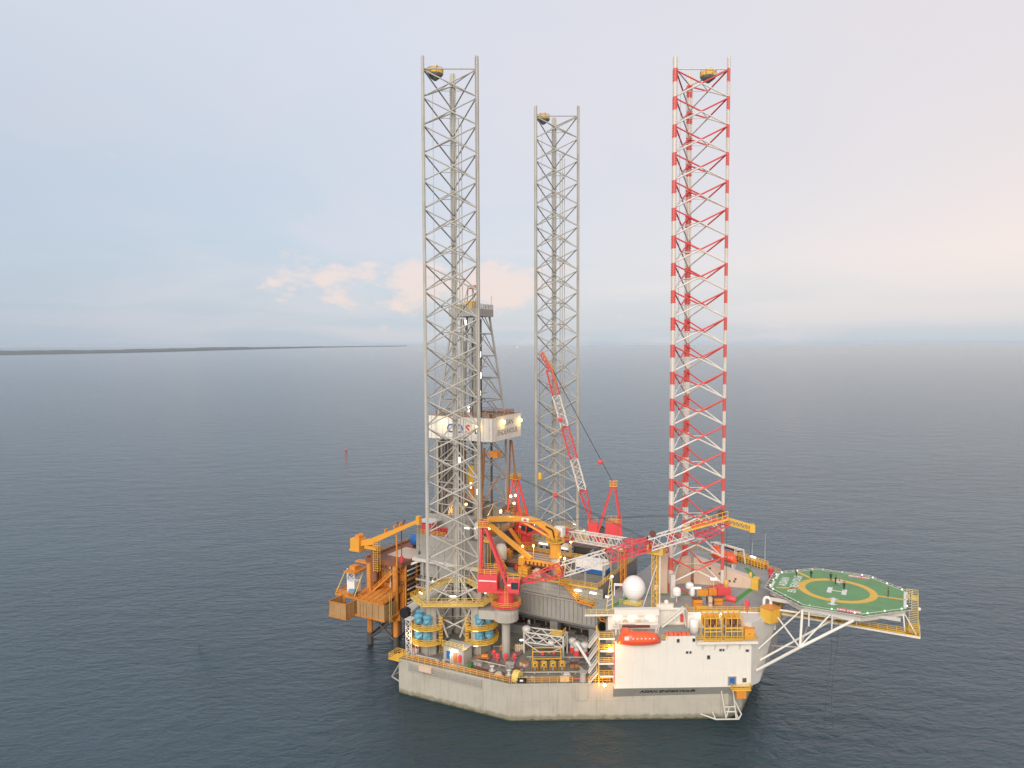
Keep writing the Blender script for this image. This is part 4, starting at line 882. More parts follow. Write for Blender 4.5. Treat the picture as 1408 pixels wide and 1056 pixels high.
dr.part('a_frame', MB().bar((-4, 8, 30), (-2.0, 6, 53), .35).bar((1, 6, 30), (-1.6, 6, 53), .35).bar((-3.2, 7.2, 42), (-.4, 6, 42), .2).bar((-5, -5, 30.1), (-3.9, -4.6, 52), .5).bar((-5, -5, 36), (-3, 2, 44), .2), 'teak')
for x, y, z in ((-3.6, -6.2, 33.5), (1.2, -5, 35.8), (.6, 1.5, 38.6), (1.4, 2.6, 38.7), (1.2, 2.2, 36.6), (-8.5, -6.4, 37), (-.5, -2, 35.2), (-1.2, -6.8, 31.6)):
    dr.part('flood_lamp', MB().lathe([(.1, -.32), (.3, -.15), (.3, .15), (.1, .32)], (x, y, z), 8), 'lamp' if z > 38 else 'gold')
    dr.part('lamp_stand', MB().bar((x, y, z), (x, y, 30.1), .1), 'darksteel')
for p_ in ((-6, -2, 34), (1, 0, 37), (-14, -4, 34)): pointlight(dr, p_, 700, (1, .6, .22), .4)
dr.part('floor_wind_wall', MB().box((-20.4, -6.9, 30.1), (-14, -6.7, 33.5)).box((-20.4, 11.7, 30.1), (.4, 11.9, 34)).box((-20.4, -6.7, 30.1), (-20.2, 11.7, 34)), 'grey')
dr.part('draw_works', MB().box((-9.5, 4.5, 30.1), (-4, 9.5, 34.5)).lathe([(1.6, 0), (1.6, 3)], (-2, 4, 30.1), 14), 'midgrey')
dr.part('hose_reel', MB().box((-1.4, -6.6, 30.1), (.2, -5, 34)), 'teak')
dr.part('floor_rail', MB().rail([(.4, -6.8, 30.1), (.4, 11.8, 30.1)], 1.2, 1.4, .1, 2).rail([(-13.8, -6.8, 30.1), (.4, -6.8, 30.1)], 1.2, 1.4, .1, 2), 'orange')
# ------------------------------------------------------------------ pedestal cranes
def lattice(th, P0, P1, secs, w0, w1, bay=2.4, tube=.13, par=None, side=None):
    """four-longeron lattice boom between P0 and P1; secs = [(t0, t1, mat)]; tapered at the heel"""
    P0, P1 = Vector(P0), Vector(P1); d = (P1-P0).normalized(); L = (P1-P0).length
    a = d.cross(Vector((0, 0, 1))).normalized() if side is None else Vector(side).normalized(); b = a.cross(d).normalized()
    def w_(t): return (w0*min(1, .35+t*4.2), (w0*min(1, .25+t*4.2)) if t < .85 else w0+(w1-w0)*(t-.85)/.15)
    def pt(t, i):
        u, v = w_(t); s_ = ((-1, -1), (1, -1), (1, 1), (-1, 1))[i % 4]; return P0+d*(L*t)+a*(s_[0]*u/2)+b*(s_[1]*v/2)
    for t0, t1, mt in secs:
        n = max(2, int((t1-t0)*L/bay)); sec = MB()
        for k in range(n):
            ta, tb = t0+(t1-t0)*k/n, t0+(t1-t0)*(k+1)/n
            for i in range(4): sec.bar(pt(ta, i), pt(tb, i), tube*1.7)
        for tt in (t0, t1):
            for i in range(4): sec.bar(pt(tt, i), pt(tt, i+1), tube*1.7)
        o = th.part('boom_section', sec, mt, par); lac = MB()
        for k in range(n):
            ta, tb = t0+(t1-t0)*k/n, t0+(t1-t0)*(k+1)/n; tm = (ta+tb)/2
            for i in range(4):
                lac.bar(pt(ta, i), pt(tm, i+1), tube); lac.bar(pt(tm, i+1), pt(tb, i), tube)
            lac.bar(pt(ta, 0), pt(ta, 1), tube); lac.bar(pt(ta, 2), pt(ta, 3), tube)
        th.part('lacing', lac, mt, o)
    return pt
def crane(label, x, y, zs, ang, heel, tip, secs, w0=2.3, w1=1.5, group='red lattice-boom pedestal cranes', apex=(-5, 14.6), ped=None, side=None):
    th = Thing('pedestal_crane', label, 'crane', (x, y, zs), group, rz=ang); th.loc = True
    th.part('slew_column', MB().cyl((0, 0, -4), (0, 0, 0), 1.75, 1.75, 16), 'red', smooth=False)
    rw = th.part('ring_walkway', MB().lathe([(1.8, -3.3), (3.5, -3.3), (3.5, -3.15), (1.8, -3.15)], (0, 0, 0), 16), 'red')
    th.part('ring_rail', MB().rail([(3.4*math.cos(R(30*k)), 3.4*math.sin(R(30*k)), -3.15) for k in range(12)], 1.15, 1.3, .09, 2, True), 'yellow', rw)
    th.part('slew_platform', MB().box((-6.2, -2.4, 0), (3.4, 2.4, .45)), 'red')
    hs = th.part('machinery_house', MB().box((-6.0, -2.2, .45), (-1.6, 2.2, 4.0)), 'red')
    for k in range(3): th.part('house_panel', MB().box((-5.9+1.45*k, -2.27, .6), (-5.9+1.45*k+1.3, -2.18, 2.3)), 'red', hs)
    th.part('house_stripe', MB().box((-5.8, -2.3, 2.5), (-1.8, -2.2, 2.75)), 'cleanwhite', hs)
    th.part('house_rail', MB().rail([(-5.9, -2.1, 4), (-1.7, -2.1, 4), (-1.7, 2.1, 4), (-5.9, 2.1, 4)], 1.2, 1.1, .09, 2, True), 'yellow', hs)
    cb = th.part('cab', MB().prism([(.8, -3.0), (3.4, -3.0), (3.4, -.6), (.8, -.6)], .45, 3.3, [(.8, -3.0), (3.7, -3.0), (3.7, -.6), (.8, -.6)]), 'red')
    th.part('window', MB().box((1.7, -3.06, 1.3), (3.3, -2.98, 2.8)), 'glass', cb); th.part('window', MB().box((3.46, -2.8, 1.0), (3.66, -.8, 3.0)), 'glass', cb)
    th.part('stripe', MB().box((.85, -3.07, 2.0), (1.6, -2.98, 2.35)), 'cleanwhite', cb)
    th.part('cab_roof_rail', MB().rail([(.9, -2.9, 3.3), (3.5, -2.9, 3.3), (3.5, -.7, 3.3)], 1.1, 1.0, .09, 1), 'yellow', cb)
    A = Vector((apex[0], 0, apex[1]))
    for s_ in (-1, 1):
        th.beam('a_frame_leg', (-5.6, s_*1.6, 3.8), A+Vector((-.4, s_*.5, 0)), .45, 'red'); th.beam('a_frame_leg', (.9, s_*1.6, .4), A+Vector((.3, s_*.5, 0)), .5, 'red')
    mb = MB()
    for k in range(1, 9):
        t = k/9; mb.bar(Vector((-5.6, -1.6, 3.8)).lerp(A, t), Vector((-5.6, 1.6, 3.8)).lerp(A, t), .12)
    th.part('rear_ladder', mb, 'yellow')
    th.part('sheave_platform', MB().box((A.x-1.1, -1.1, A.z-.2), (A.x+1.1, 1.1, A.z)), 'yellow')
    th.part('platform_rail', MB().rail([(A.x-1.1, -1.1, A.z), (A.x+1.1, -1.1, A.z), (A.x+1.1, 1.1, A.z), (A.x-1.1, 1.1, A.z)], 1.2, 1.0, .1, 2, True), 'yellow')
    th.part('sheave_block', MB().lathe([(.7, -.5), (.7, .5)], (A.x, 0, A.z+.5), 12, 'y'), 'red')
    th.part('winch_drum', MB().lathe([(.9, -1.2), (.9, -1.0), (.6, -1.0), (.6, 1.0), (.9, 1.0), (.9, 1.2)], (-.3, 0, 1.6), 12, 'y'), 'darksteel')
    pt = lattice(th, heel, tip, secs, w0, w1, side=side)
    H_, T_ = Vector(heel), Vector(tip)
    th.part('front_ladder', MB().bar((.2, -2.6, -3.1), (.2, -2.6, 1.8), .08).bar((.9, -2.6, -3.1), (.9, -2.6, 1.8), .08).rail([(.2, -2.6, -3), (.9, -2.6, -3)], 4.6, 1, .07, 9), 'yellow')
    return th, A, H_, T_
# near crane
cn, A, H_, T_ = crane('red crane beside the near leg, its boom lowered forward onto the yellow rest', 14, -25, 23.5, math.atan2(10.4, 28.7), (2.9, 0, 1.9), (48.2, 0, 17.6),
    [(0, .22, 'red'), (.22, .44, 'legwhite'), (.44, .64, 'red'), (.64, .84, 'legwhite'), (.84, 1.0, 'red')], 2.5, 1.6)
cn.part('pedestal', MB().cyl((0, 0, -15.5), (0, 0, -6.4), .95, .95, 14).lathe([(2.0, -7.2), (2.9, -6.6), (2.9, -4.6), (2.3, -3.9)], (0, 0, 0), 18), 'steel')
cn.part('pedestal_arm', MB().box((-6.0, -1.6, -6.4), (-1.5, 1.6, -4.4)), 'steel')
mb = MB(); d = (T_-H_).normalized(); u_ = Vector((0, 0, 1)); sN = Vector((0, -1, 0))
for h in (1.5, 2.4): mb.bar(H_.lerp(T_, .80)+u_*h+sN*1.3, T_+u_*h+sN*1.2, .12)
for k in range(9): c = H_.lerp(T_, .80+.20*k/8); mb.bar(c+sN*1.25+u_*.8, c+sN*1.25+u_*2.4, .1)
mb.bar(H_.lerp(T_, .80)+sN*1.5+u_*.9, T_+sN*1.4+u_*.7, .8, .35)
cn.part('boom_walkway', mb, 'yellow')
jt = T_+Vector((5.2, 0, -1.5)); jm = MB()
for a_, b_ in ((-.6, -.5), (.6, -.5), (.6, .7), (-.6, .7)): jm.bar(T_+Vector((-.5, a_, b_)), jt+Vector((0, a_*.8, b_)), .22)
for k in range(6):
    c1, c2 = T_.lerp(jt, k/6), T_.lerp(jt, (k+1)/6)
    for a_ in (-.6, .6): jm.bar(c1+Vector((0, a_, -.5)), c2+Vector((0, a_, .7)), .12); jm.bar(c2+Vector((0, a_, .7)), c2+Vector((0, a_, -.5)), .12)
    jm.bar(c2+Vector((0, -.6, .7)), c2+Vector((0, .6, .7)), .12)
jm.box(jt+Vector((-.6, -.8, -.7)), jt+Vector((.5, .8, .9))); cn.part('jib', jm, 'yellow')
cn.part('jib_sheave', MB().lathe([(.75, -.4), (.75, .4)], T_+Vector((-1.2, 0, 1.6)), 12, 'y').lathe([(.7, -.4), (.7, .4)], H_.lerp(T_, .655)+Vector((0, 0, 2.0)), 12, 'y'), 'brown')
for s_ in (-.4, .4): cn.strut('pendant_rope', A+Vector((0, s_, .6)), T_+Vector((-1.2, s_, 1.6)), .035, 'wire', n=5)
cn.strut('hook_rope', jt+Vector((-.2, 0, -.6)), jt+Vector((-.2, 0, -9.5)), .04, 'wire', n=5)
cn.part('hook_block', MB().lathe([(.1, -10.8), (.3, -10.5), (.38, -10.1), (.3, -9.7), (.1, -9.4)], jt+Vector((-.2, 0, 0)), 10), 'yellow')
cn.strut('whip_rope', T_+Vector((0, 0, -.8)), T_+Vector((0, 0, -13)), .04, 'wire', n=5); cn.part('whip_hook', MB().lathe([(.1, -14.6), (.3, -14.2), (.45, -13.7), (.38, -13.2), (.12, -12.9)], T_, 10), 'yellow')
# far crane, boom raised
ang = math.atan2(-4.6, -12.6)
cf, A, H_, T_ = crane('red crane at the far leg with its long boom raised steeply', 17.5, 23.2, 25.0, ang, (2.6, 0, 4.2), (14.6, 0, 47.0),
    [(0, .20, 'red'), (.20, .41, 'legwhite'), (.41, .62, 'red'), (.62, .83, 'legwhite'), (.83, 1.0, 'red')], 2.0, 1.5, apex=(-3.6, 14.4), side=(0, 1, 0))
cf.part('pedestal', MB().cyl((0, 0, -16.9), (0, 0, -4), 1.6, 1.6, 14), 'steel')
gt = T_+Vector((2.6, 0, 4.4)); gm = MB()
for a_, b_ in ((-.6, 0), (.6, 0), (.6, 1), (-.6, 1)): gm.bar(T_+Vector((-.5*b_, a_, .3*b_)), gt+Vector((-.7*b_, a_*.7, .5*b_)), .25)
for k in range(5):
    c1, c2 = T_.lerp(gt, k/5), T_.lerp(gt, (k+1)/5); gm.bar(c1+Vector((0, -.6, 0)), c2+Vector((0, .6, 0)), .15); gm.bar(c1+Vector((0, .6, 0)), c2+Vector((-.6, .6, .4)), .15); gm.bar(c1+Vector((0, -.6, 0)), c2+Vector((-.6, -.6, .4)), .15)
cf.part('gooseneck', gm, 'legred')
wm = MB(); tp = H_.lerp(T_, .84)
for a_ in (-1.0, 1.0): wm.bar(tp+Vector((-1.0, a_, .2)), T_+Vector((-1.0, a_, .2)), .16); wm.bar(T_+Vector((-1, a_, .2)), gt+Vector((-.9, a_*.8, .6)), .16)
for k in range(6): c = tp.lerp(T_, k/5); wm.bar(c+Vector((-1, -1, .2)), c+Vector((-1, 1, .2)), .14)
cf.part('boom_walkway', wm, 'orange')
for s_ in (-.4, .4): cf.strut('pendant_rope', A+Vector((0, s_, .6)), T_+Vector((-1.0, s_, 0)), .05, 'wire', n=5)
blk = A.lerp(T_, .2); cf.part('pendant_block', MB().lathe([(.2, -.5), (.7, -.3), (.7, .3), (.2, .5)], blk, 10, 'y'), 'red')
blk = A.lerp(T_, .7)+Vector((0, .3, 0)); cf.part('limit_block', MB().lathe([(.2, -.5), (.7, -.3), (.7, .3), (.2, .5)], Vector((H_.x+8.6, 1.6, 33)), 10, 'y'), 'red')
cf.strut('hook_rope', gt+Vector((0, 0, 0)), gt+Vector((0, 0, -34)), .045, 'wire', n=5); cf.part('hook_block', MB().lathe([(.1, -1.8), (.6, -1.2), (.6, .2), (.1, .8)], gt+Vector((0, 0, -34.5)), 10), 'yellow')
# third crane, boom lowered forward behind the yellow crane
a3 = math.atan2(-13.6, 41.0)
c3, A, H_, T_ = crane('red crane at mid deck behind the yellow knuckle crane, its boom lowered forward', 2.6, 5.8, 28.2, a3, (2.9, 0, 1.4), (45.5, 0, 4.6),
    [(0, .34, 'red'), (.34, .74, 'legwhite'), (.74, 1.0, 'red')], 2.3, 1.2, apex=(-3.8, 14.2))
c3.part('pedestal', MB().cyl((0, 0, -4.9), (0, 0, -3.9), 2.0, 2.0, 14), 'steel')
for s_ in (-.35, .35): c3.strut('pendant_rope', A+Vector((0, s_, .6)), T_+Vector((-1.0, s_, .8)), .05, 'wire', n=5)
c3.part('pendant_block', MB().lathe([(.2, -.5), (.65, -.3), (.65, .3), (.2, .5)], A.lerp(T_, .31)+Vector((0, 0, .6)), 10, 'y'), 'red')
# boom rest tower: yellow lattice with a white pole
br = Thing('boom_rest', 'tall yellow lattice boom rest on the accommodation roof', 'boom rest', (45.4, -13.2, RF))
for dx, dy in ((-.55, -.55), (.55, -.55), (.55, .55), (-.55, .55)): br.beam('post', (45.0+dx, -13.2+dy, RF), (45.0+dx, -13.2+dy, 33.4), .16, 'yellow')
for k in range(10):
    z0 = RF+1.22*k; mb = MB()
    for (a, b) in (((-.55, -.55), (.55, -.55)), ((.55, -.55), (.55, .55)), ((.55, .55), (-.55, .55)), ((-.55, .55), (-.55, -.55))): mb.bar((45+a[0], -13.2+a[1], z0), (45+b[0], -13.2+b[1], z0+1.22), .1)
    br.part('cross_brace', mb, 'yellow')
br.strut('white_pole', (46.2, -13.6, RF), (46.2, -13.6, 34.5), .13, 'cleanwhite'); br.strut('stay', (43.2, -16.1, RF+.6), (45.6, -13.7, 31), .07, 'cleanwhite')
br.part('cradle', MB().box((43.4, -14.2, 33.2), (47, -12.0, 33.6)).box((43.4, -14.2, 33.6), (43.8, -12, 35)).box((46.6, -14.2, 33.6), (47, -12, 35)), 'yellow')
br2 = Thing('boom_rest', 'shorter orange boom rest under the mid-deck crane boom', 'boom rest', (34.5, -5.2, DK))
for dx in (-.5, .5):
    for dy in (-.5, .5): br2.beam('post', (34.5+dx, -4.5+dy, DK), (34.5+dx, -4.5+dy, 30.2), .2, 'orange')
for k in range(14):
    z0 = DK+1.55*k; br2.part('cross_brace', MB().bar((34, -5, z0), (35, -5, z0+1.5), .12).bar((35, -5, z0), (35, -4, z0+1.5), .12), 'orange')
br2.part('cradle', MB().box((33.3, -5.9, 30.2), (35.7, -3.1, 30.5)), 'orange')
# ------------------------------------------------------------------ yellow knuckle-boom pipe crane
kc = Thing('knuckle_crane', 'yellow knuckle-boom pipe crane on a grey column with folded arm', 'crane', (19.4, -10.3, 23.36))
kc.part('column', MB().cyl((19.4, -10.3, 23.36), (19.4, -10.3, 28), 1.05, n=16), 'steel', smooth=True)
kc.part('slew_ring', MB().lathe([(1.5, 28), (1.5, 28.4), (1.25, 28.4), (1.25, 31.6), (1.6, 31.6), (1.6, 32.0)], (19.4, -10.3, 0), 16), 'cranegold', smooth=False)
kc.part('king_post', MB().box((18.6, -11.2, 32), (20.2, -9.4, 33.6)), 'cranegold')
def boxarm(pts, y0, y1):
    n = len(pts); P = [(x, y0, z) for x, z in pts]+[(x, y1, z) for x, z in pts]
    return MB().add(P, [tuple(range(n)), tuple(range(2*n-1, n-1, -1))]+[(i, n+i, n+(i+1) % n, (i+1) % n) for i in range(n)])
kc.part('main_boom', boxarm([(20.2, 33.0), (20.4, 34.2), (18.4, 35.1), (15, 36.5), (12.5, 36.95), (4, 36.1), (.2, 35.5), (-.2, 34.9), (.6, 34.5), (5, 35.0), (12, 35.7), (14.4, 35.5), (17.4, 33.9), (18.6, 32.6)], -11.0, -9.6), 'cranegold')
kc.part('maker_plate', MB().box((10.6, -11.1, 35.75), (12.6, -10.98, 36.7)), 'cleanwhite'); kc.part('maker_mark', MB().box((11.2, -11.16, 36.0), (12.0, -11.08, 36.45)), 'red')
kc.part('outer_arm', boxarm([(-.4, 35.5), (-.2, 34.5), (3, 32.9), (12.6, 27.1), (13.6, 26.9), (13.8, 27.5), (8, 30.9), (3.6, 33.5), (1.2, 35.1)], -12.3, -11.2), 'cranegold')
kc.part('knuckle_pin', MB().cyl((.2, -12.5, 35.0), (.2, -9.4, 35.0), .6, n=10), 'darksteel')
kc.strut('ram', (18.4, -10.3, 32.4), (10.2, -10.3, 35.6), .3, 'cranegold'); kc.strut('ram_rod', (2.4, -11.8, 34.6), (6.8, -11.6, 35.2), .2, 'darksteel')
kc.part('hose_loop', MB().bar((19.2, -11.5, 34.8), (19.8, -11.5, 32.5), .25).bar((17.4, -11.4, 35.4), (19.2, -11.5, 34.8), .25), 'black')
yk = MB().box((11, -12.6, 26.0), (21.6, -11.2, 26.9)).box((10.6, -12.8, 25.4), (12, -11, 27.3)).box((20.6, -12.8, 24.2), (22, -11, 26.2))
kc.part('gripper_yoke', yk, 'cranegold')
for k in range(8): kc.part('gripper_plate', MB().box((12.4+1.05*k, -12.75, 25.9), (12.8+1.05*k, -12.55, 26.7)), 'brown')
kc.part('cabin', MB().box((18.2, -8.9, 32.6), (20.6, -7.2, 34.8)), 'cleanwhite')
kc.part('ring_rail', MB().rail([(19.4+2.3*math.cos(R(45*k)), -10.3+2.3*math.sin(R(45*k)), 32) for k in range(8)], 1.1, 1, .09, 2, True).lathe([(1.6, 31.85), (2.4, 31.85), (2.4, 32), (1.6, 32)], (19.4, -10.3, 0), 12), 'yellow')
kc.part('lamp', MB().lathe([(.1, -.3), (.3, 0), (.1, .3)], (14.3, -11.9, 30.4), 8), 'gold'); kc.part('lamp_post', MB().bar((14.3, -11.9, 30.2), (14.3, -11.9, 27), .1), 'yellow')
pointlight(kc, (14.3, -12.6, 30), 250, (1, .7, .25))
# ------------------------------------------------------------------ lifeboats
def lifeboat(label, pos, ang, L=9.2, davit=True):
    th = Thing('lifeboat', label, 'lifeboat', pos, 'enclosed lifeboats', rz=ang); th.loc = True
    def body(z0f, prof):
        V = []; F = []; ns = 17; m = len(prof)
        for i in range(ns):
            t = -1+2*i/(ns-1); e = (1-abs(t)**3.2)**.55; e = max(e, .05)
            for (y, z) in prof: V.append((t*L/2*(1.0 if z < .5 else .96-.05*z), y*1.55*e, z0f(z, t)))
        for i in range(ns-1):
            for j in range(m-1): F.append((i*m+j, (i+1)*m+j, (i+1)*m+j+1, i*m+j+1))
        F.append(tuple(range(m))); F.append(tuple((ns-1)*m+m-1-j for j in range(m)))
        mb = MB(); mb.add(V, F); return mb
    hullp = [(-1, 1.15), (-.98, .7), (-.75, .25), (-.3, 0), (0, -.08), (.3, 0), (.75, .25), (.98, .7), (1, 1.15)]
    b = th.part('hull', body(lambda z, t: z+.35*abs(t)**2.5, hullp), 'boat', smooth=True)
    canp = [(1, 1.15), (.97, 1.6), (.84, 2.2), (.5, 2.6), (0, 2.72), (-.5, 2.6), (-.84, 2.2), (-.97, 1.6), (-1, 1.15)]
    c = th.part('canopy', body(lambda z, t: 1.15+(z-1.15)*(1-.42*max(0, abs(t)-.45)/.55)*(1.16 if t < -.35 else 1.0)+.35*abs(t)**2.5*(1 if z < 1.2 else .5), canp), 'boat', smooth=True)
    th.part('fender_line', MB().box((-L*.44, -1.62, 1.08), (L*.44, -1.5, 1.22)), 'legred', b)
    th.part('wheelhouse', MB().prism([(-3.7, -.85), (-2.0, -.85), (-2.0, .85), (-3.7, .85)], 2.6, 3.35, [(-3.5, -.7), (-2.2, -.7), (-2.2, .7), (-3.5, .7)]), 'boat', c)
    for k in range(6): th.part('porthole', MB().box((-1.6+.85*k, -1.62, 1.75), (-1.3+.85*k, -1.40, 1.9)), 'cleanwhite', c)
    th.part('side_hatch', MB().box((-3.2, -1.40, 1.5), (-2.3, -1.22, 2.2)), 'cleanwhite', c)
    if davit:
        for x in (-4.3, 4.2):
            th.part('davit_arm', MB().bar((x, 3.2, -.2), (x, 2.4, 3.6), .28).bar((x, 2.4, 3.6), (x, -.2, 3.9), .25).bar((x, -.2, 3.9), (x*.93, 0, 2.3), .1), 'white')
        th.part('davit_beam', MB().bar((-4.3, 2.5, 3.5), (4.2, 2.5, 3.5), .22).bar((-.6, 1.2, 3.9), (4.2, 1.2, 3.8), .3), 'white')
        th.part('fall_winch', MB().box((-3, 2.2, 2.6), (2.8, 2.7, 3.1)), 'brown')
    return th
wa = math.atan2(AU.y, AU.x)
lifeboat('orange enclosed lifeboat hung at the top edge of the white wall', W(4.95, .2, 16.9), wa)
lifeboat('orange-red lifeboat on the far side, seen behind the banded leg', (51.8, 23.6, 22.6), R(-28), 8.5)
fb = Thing('lifeboat_cradle', 'white cradle frame holding the far lifeboat behind the banded leg', 'cradle', (51.8, 23.6, RF))
for k, x in enumerate((48.8, 54.6)): fb.part('cradle_beam', MB().box((x-.2, 22+(-.53*(x-51.8)), RF), (x+.2, 25.4+(-.53*(x-51.8)), 22.75)), 'white')
fb.part('cradle_rail', MB().bar((48.8, 25.2, 22.4), (54.6, 22.1, 22.4), .25).bar((48.8, 26.5, 26.2), (54.6, 23.5, 26.2), .2).bar((48.8, 26.5, RF), (48.8, 26.5, 26.2), .2).bar((54.6, 23.5, RF), (54.6, 23.5, 26.2), .2), 'white')
for k, a in enumerate((11.9, 14.6)):
    t_ = Thing('liferaft_canister', ('aft' if k == 0 else 'forward')+' of two orange liferaft canisters on the rail beside the near lifeboat', 'liferaft', W(a, -1.0, D1+.12), 'liferaft canisters')
    c = W(a, -1.0, D1+.85)
    t_.part('canister', MB().cyl(W(a-1.15, -1, D1+.85), W(a+1.15, -1, D1+.85), .55, .55, 12), 'boat'); t_.part('band', MB().cyl(W(a-.6, -1, D1+.85), W(a-.45, -1, D1+.85), .58, .58, 12), 'brown'); t_.part('band', MB().cyl(W(a+.45, -1, D1+.85), W(a+.6, -1, D1+.85), .58, .58, 12), 'brown')
    t_.part('cradle', MB().prism([W2(a-.9, -.6), W2(a+.9, -.6), W2(a+.9, -1.4), W2(a-.9, -1.4)], D1+.12, D1+.4), 'yellow')
# ------------------------------------------------------------------ domes and masts on the roof
def dome(label, x, y, z0, r, h, ped, cat='radome', prof=None):
    t_ = Thing('radome', label, cat, (x, y, z0), 'white antenna domes')
    n = 14; pr = [(max(.02, r*math.sin(math.pi*k/n)), z0+ped+h/2-h/2*math.cos(math.pi*k/n)) for k in range(n+1)] if not prof else [(a*r, z0+ped+b*h) for a, b in prof]
    t_.part('shell', MB().lathe(pr, (x, y, 0), 28), 'cleanwhite', smooth=True)
    t_.part('seam', MB().lathe([(r*1.004, z0+ped+h*.5-.03), (r*1.004, z0+ped+h*.5+.03)], (x, y, 0), 28), 'whitegrey')
    t_.part('pedestal', MB().cyl((x, y, z0), (x, y, z0+ped+h*.06), r*.42 if r > 1.5 else .14, n=12), 'whitegrey'); return t_
rd_ = dome('large egg-shaped white radome on the aft end of the accommodation roof', 40.1, -13.0, RF, 2.55, 5.5, .7)
rd_.part('base_frame', MB().box((38.3, -14.8, RF+.02), (41.9, -11.2, RF+.3)), 'paleyellow'); rd_.part('base_rail', MB().rail([(37.6, -15.2, RF), (42.6, -15.2, RF)], 1.1, 1.2, .08, 2), 'paleyellow')
BD = [(.82, 0), (.95, .06), (1, .3), (.97, .6), (.82, .82), (.5, .96), (.05, 1)]
dome('short white barrel-shaped antenna dome on a thin post near the stair', 48.3, -7.8, RF, .98, 1.9, 1.5, 'antenna dome', BD)
dome('slim white antenna dome beside the orange boxes', 51.0, -4.6, RF, .55, 2.1, .9, 'antenna dome', BD)
dome('small white antenna dome between the radome and the boom rest', 43.6, -7.6, RF, .62, 1.2, 1.9, 'antenna dome', BD)
dome('white dome with a flat base in front of the leg foundation', 49.6, -1.8, RF, .95, 1.4, 1.5, 'antenna dome', BD)
dome('lowest white antenna dome, just forward of the yellow boom rest', 47.2, -12.0, RF+.02, .5, 1.0, .6, 'antenna dome', BD)
mt = Thing('light_mast', 'short yellow and white lattice mast at the aft corner of the roof', 'mast', (37.2, -19.6, RF))
for dx, dy in ((-.8, -.8), (.8, -.8), (0, .9)): mt.strut('leg', (37.2+dx, -19.6+dy, RF), (37.2+dx*.15, -19.6+dy*.15, 28.2), .1, 'paleyellow')
for k in range(6):
    z = RF+1.0*k; s_ = 1-.85*(k/7); mt.part('rung', MB().bar((37.2-.8*s_, -19.6-.8*s_, z), (37.2+.8*s_, -19.6-.8*s_, z+.9), .09).bar((37.2+.8*s_, -19.6-.8*s_, z), (37.2, -19.6+.9*s_, z+.9), .09), 'cleanwhite')
mt.part('head', MB().box((36.9, -19.9, 28.1), (37.5, -19.3, 28.5)), 'whitegrey')
mt.part('strip_light', MB().box((36.2, -20.4, 24.2), (37.0, -20.3, 24.5)), 'strip')
fr = Thing('portal_frame', 'pair of white inverted-U frames behind the radome', 'frame', (38, -7, RF))
for y, x in ((-10.2, 35.6), (-6.4, 37.6)): fr.part('portal', MB().bar((x-1, y-.4, RF), (x-1, y-.4, RF+2.6), .25).bar((x+1, y+.4, RF), (x+1, y+.4, RF+2.6), .25).bar((x-1.1, y-.45, RF+2.6), (x+1.1, y+.45, RF+2.6), .35, .5), 'cleanwhite')
for k, (x, y, h) in enumerate(((61.1, 29.0, 8.5), (57.5, 31, 5.5))):
    t_ = Thing('whip_antenna', ('tall' if k == 0 else 'short')+' thin white whip antenna at the far rail behind the banded leg', 'antenna', (x, y, RF), 'whip antennas'); t_.part('whip', MB().cyl((x, y, RF+.7), (x, y, RF+h), .05, .02, 6), 'cleanwhite'); t_.part('base', MB().cyl((x, y, RF), (x, y, RF+.75), .14, n=8), 'whitegrey')
# ------------------------------------------------------------------ fittings at the forward end of the quarters
for k, a in enumerate((18.6, 23.0)):
    t_ = Thing('winch_frame', ('aft' if k == 0 else 'forward')+' of two tall yellow winch frames on the overhanging deck', 'winch frame', W(a+1.8, -.6, D1+.12), 'yellow winch frames')
    z0, z1 = D1+.12, D1+5.4
    for da in (0, 1.2, 2.4, 3.6):
        for o in (.5, -2.0): t_.part('upright', MB().bar(W(a+da, o, z0), W(a+da, o, z1-(0 if o < 0 else .6)), .17), 'yellow')
    for z in (z0+1.9, z0+2.6, z1-.6): t_.part('crossbar', MB().bar(W(a, .5, z), W(a+3.6, .5, z), .24 if z < z1-1 else .18), 'yellow')
    for da in (0, 1.2, 2.4, 3.6): t_.part('top_bar', MB().bar(W(a+da, .5, z1-.6), W(a+da, -2, z1), .15), 'yellow')
    t_.part('rear_bar', MB().bar(W(a, -2, z1), W(a+3.6, -2, z1), .17).bar(W(a, -2, z0+2.5), W(a+3.6, -2, z0+2.5), .15), 'yellow')
    t_.part('back_panel', MB().prism([W2(a+.1, -1.95), W2(a+3.5, -1.95), W2(a+3.5, -1.8), W2(a+.1, -1.8)], z0+2.6, z1-.4), 'cranegold')
    for j in range(3): t_.part('reel', MB().cyl(W(a+.25+1.2*j, -.8, z0+3.3), W(a+.95+1.2*j, -.8, z0+3.3), .85, n=12), 'brown' if j % 2 else 'teak')
    for j in range(3): t_.part('lower_box', MB().prism([W2(a+.2+1.2*j, .0), W2(a+1.05+1.2*j, .0), W2(a+1.05+1.2*j, -1.2), W2(a+.2+1.2*j, -1.2)], z0+.5, z0+1.6), 'midgrey')
    t_.part('plinth', MB().prism([W2(a-.1, .65), W2(a+3.7, .65), W2(a+3.7, -2.1), W2(a-.1, -2.1)], z0, z0+.3), 'yellow')
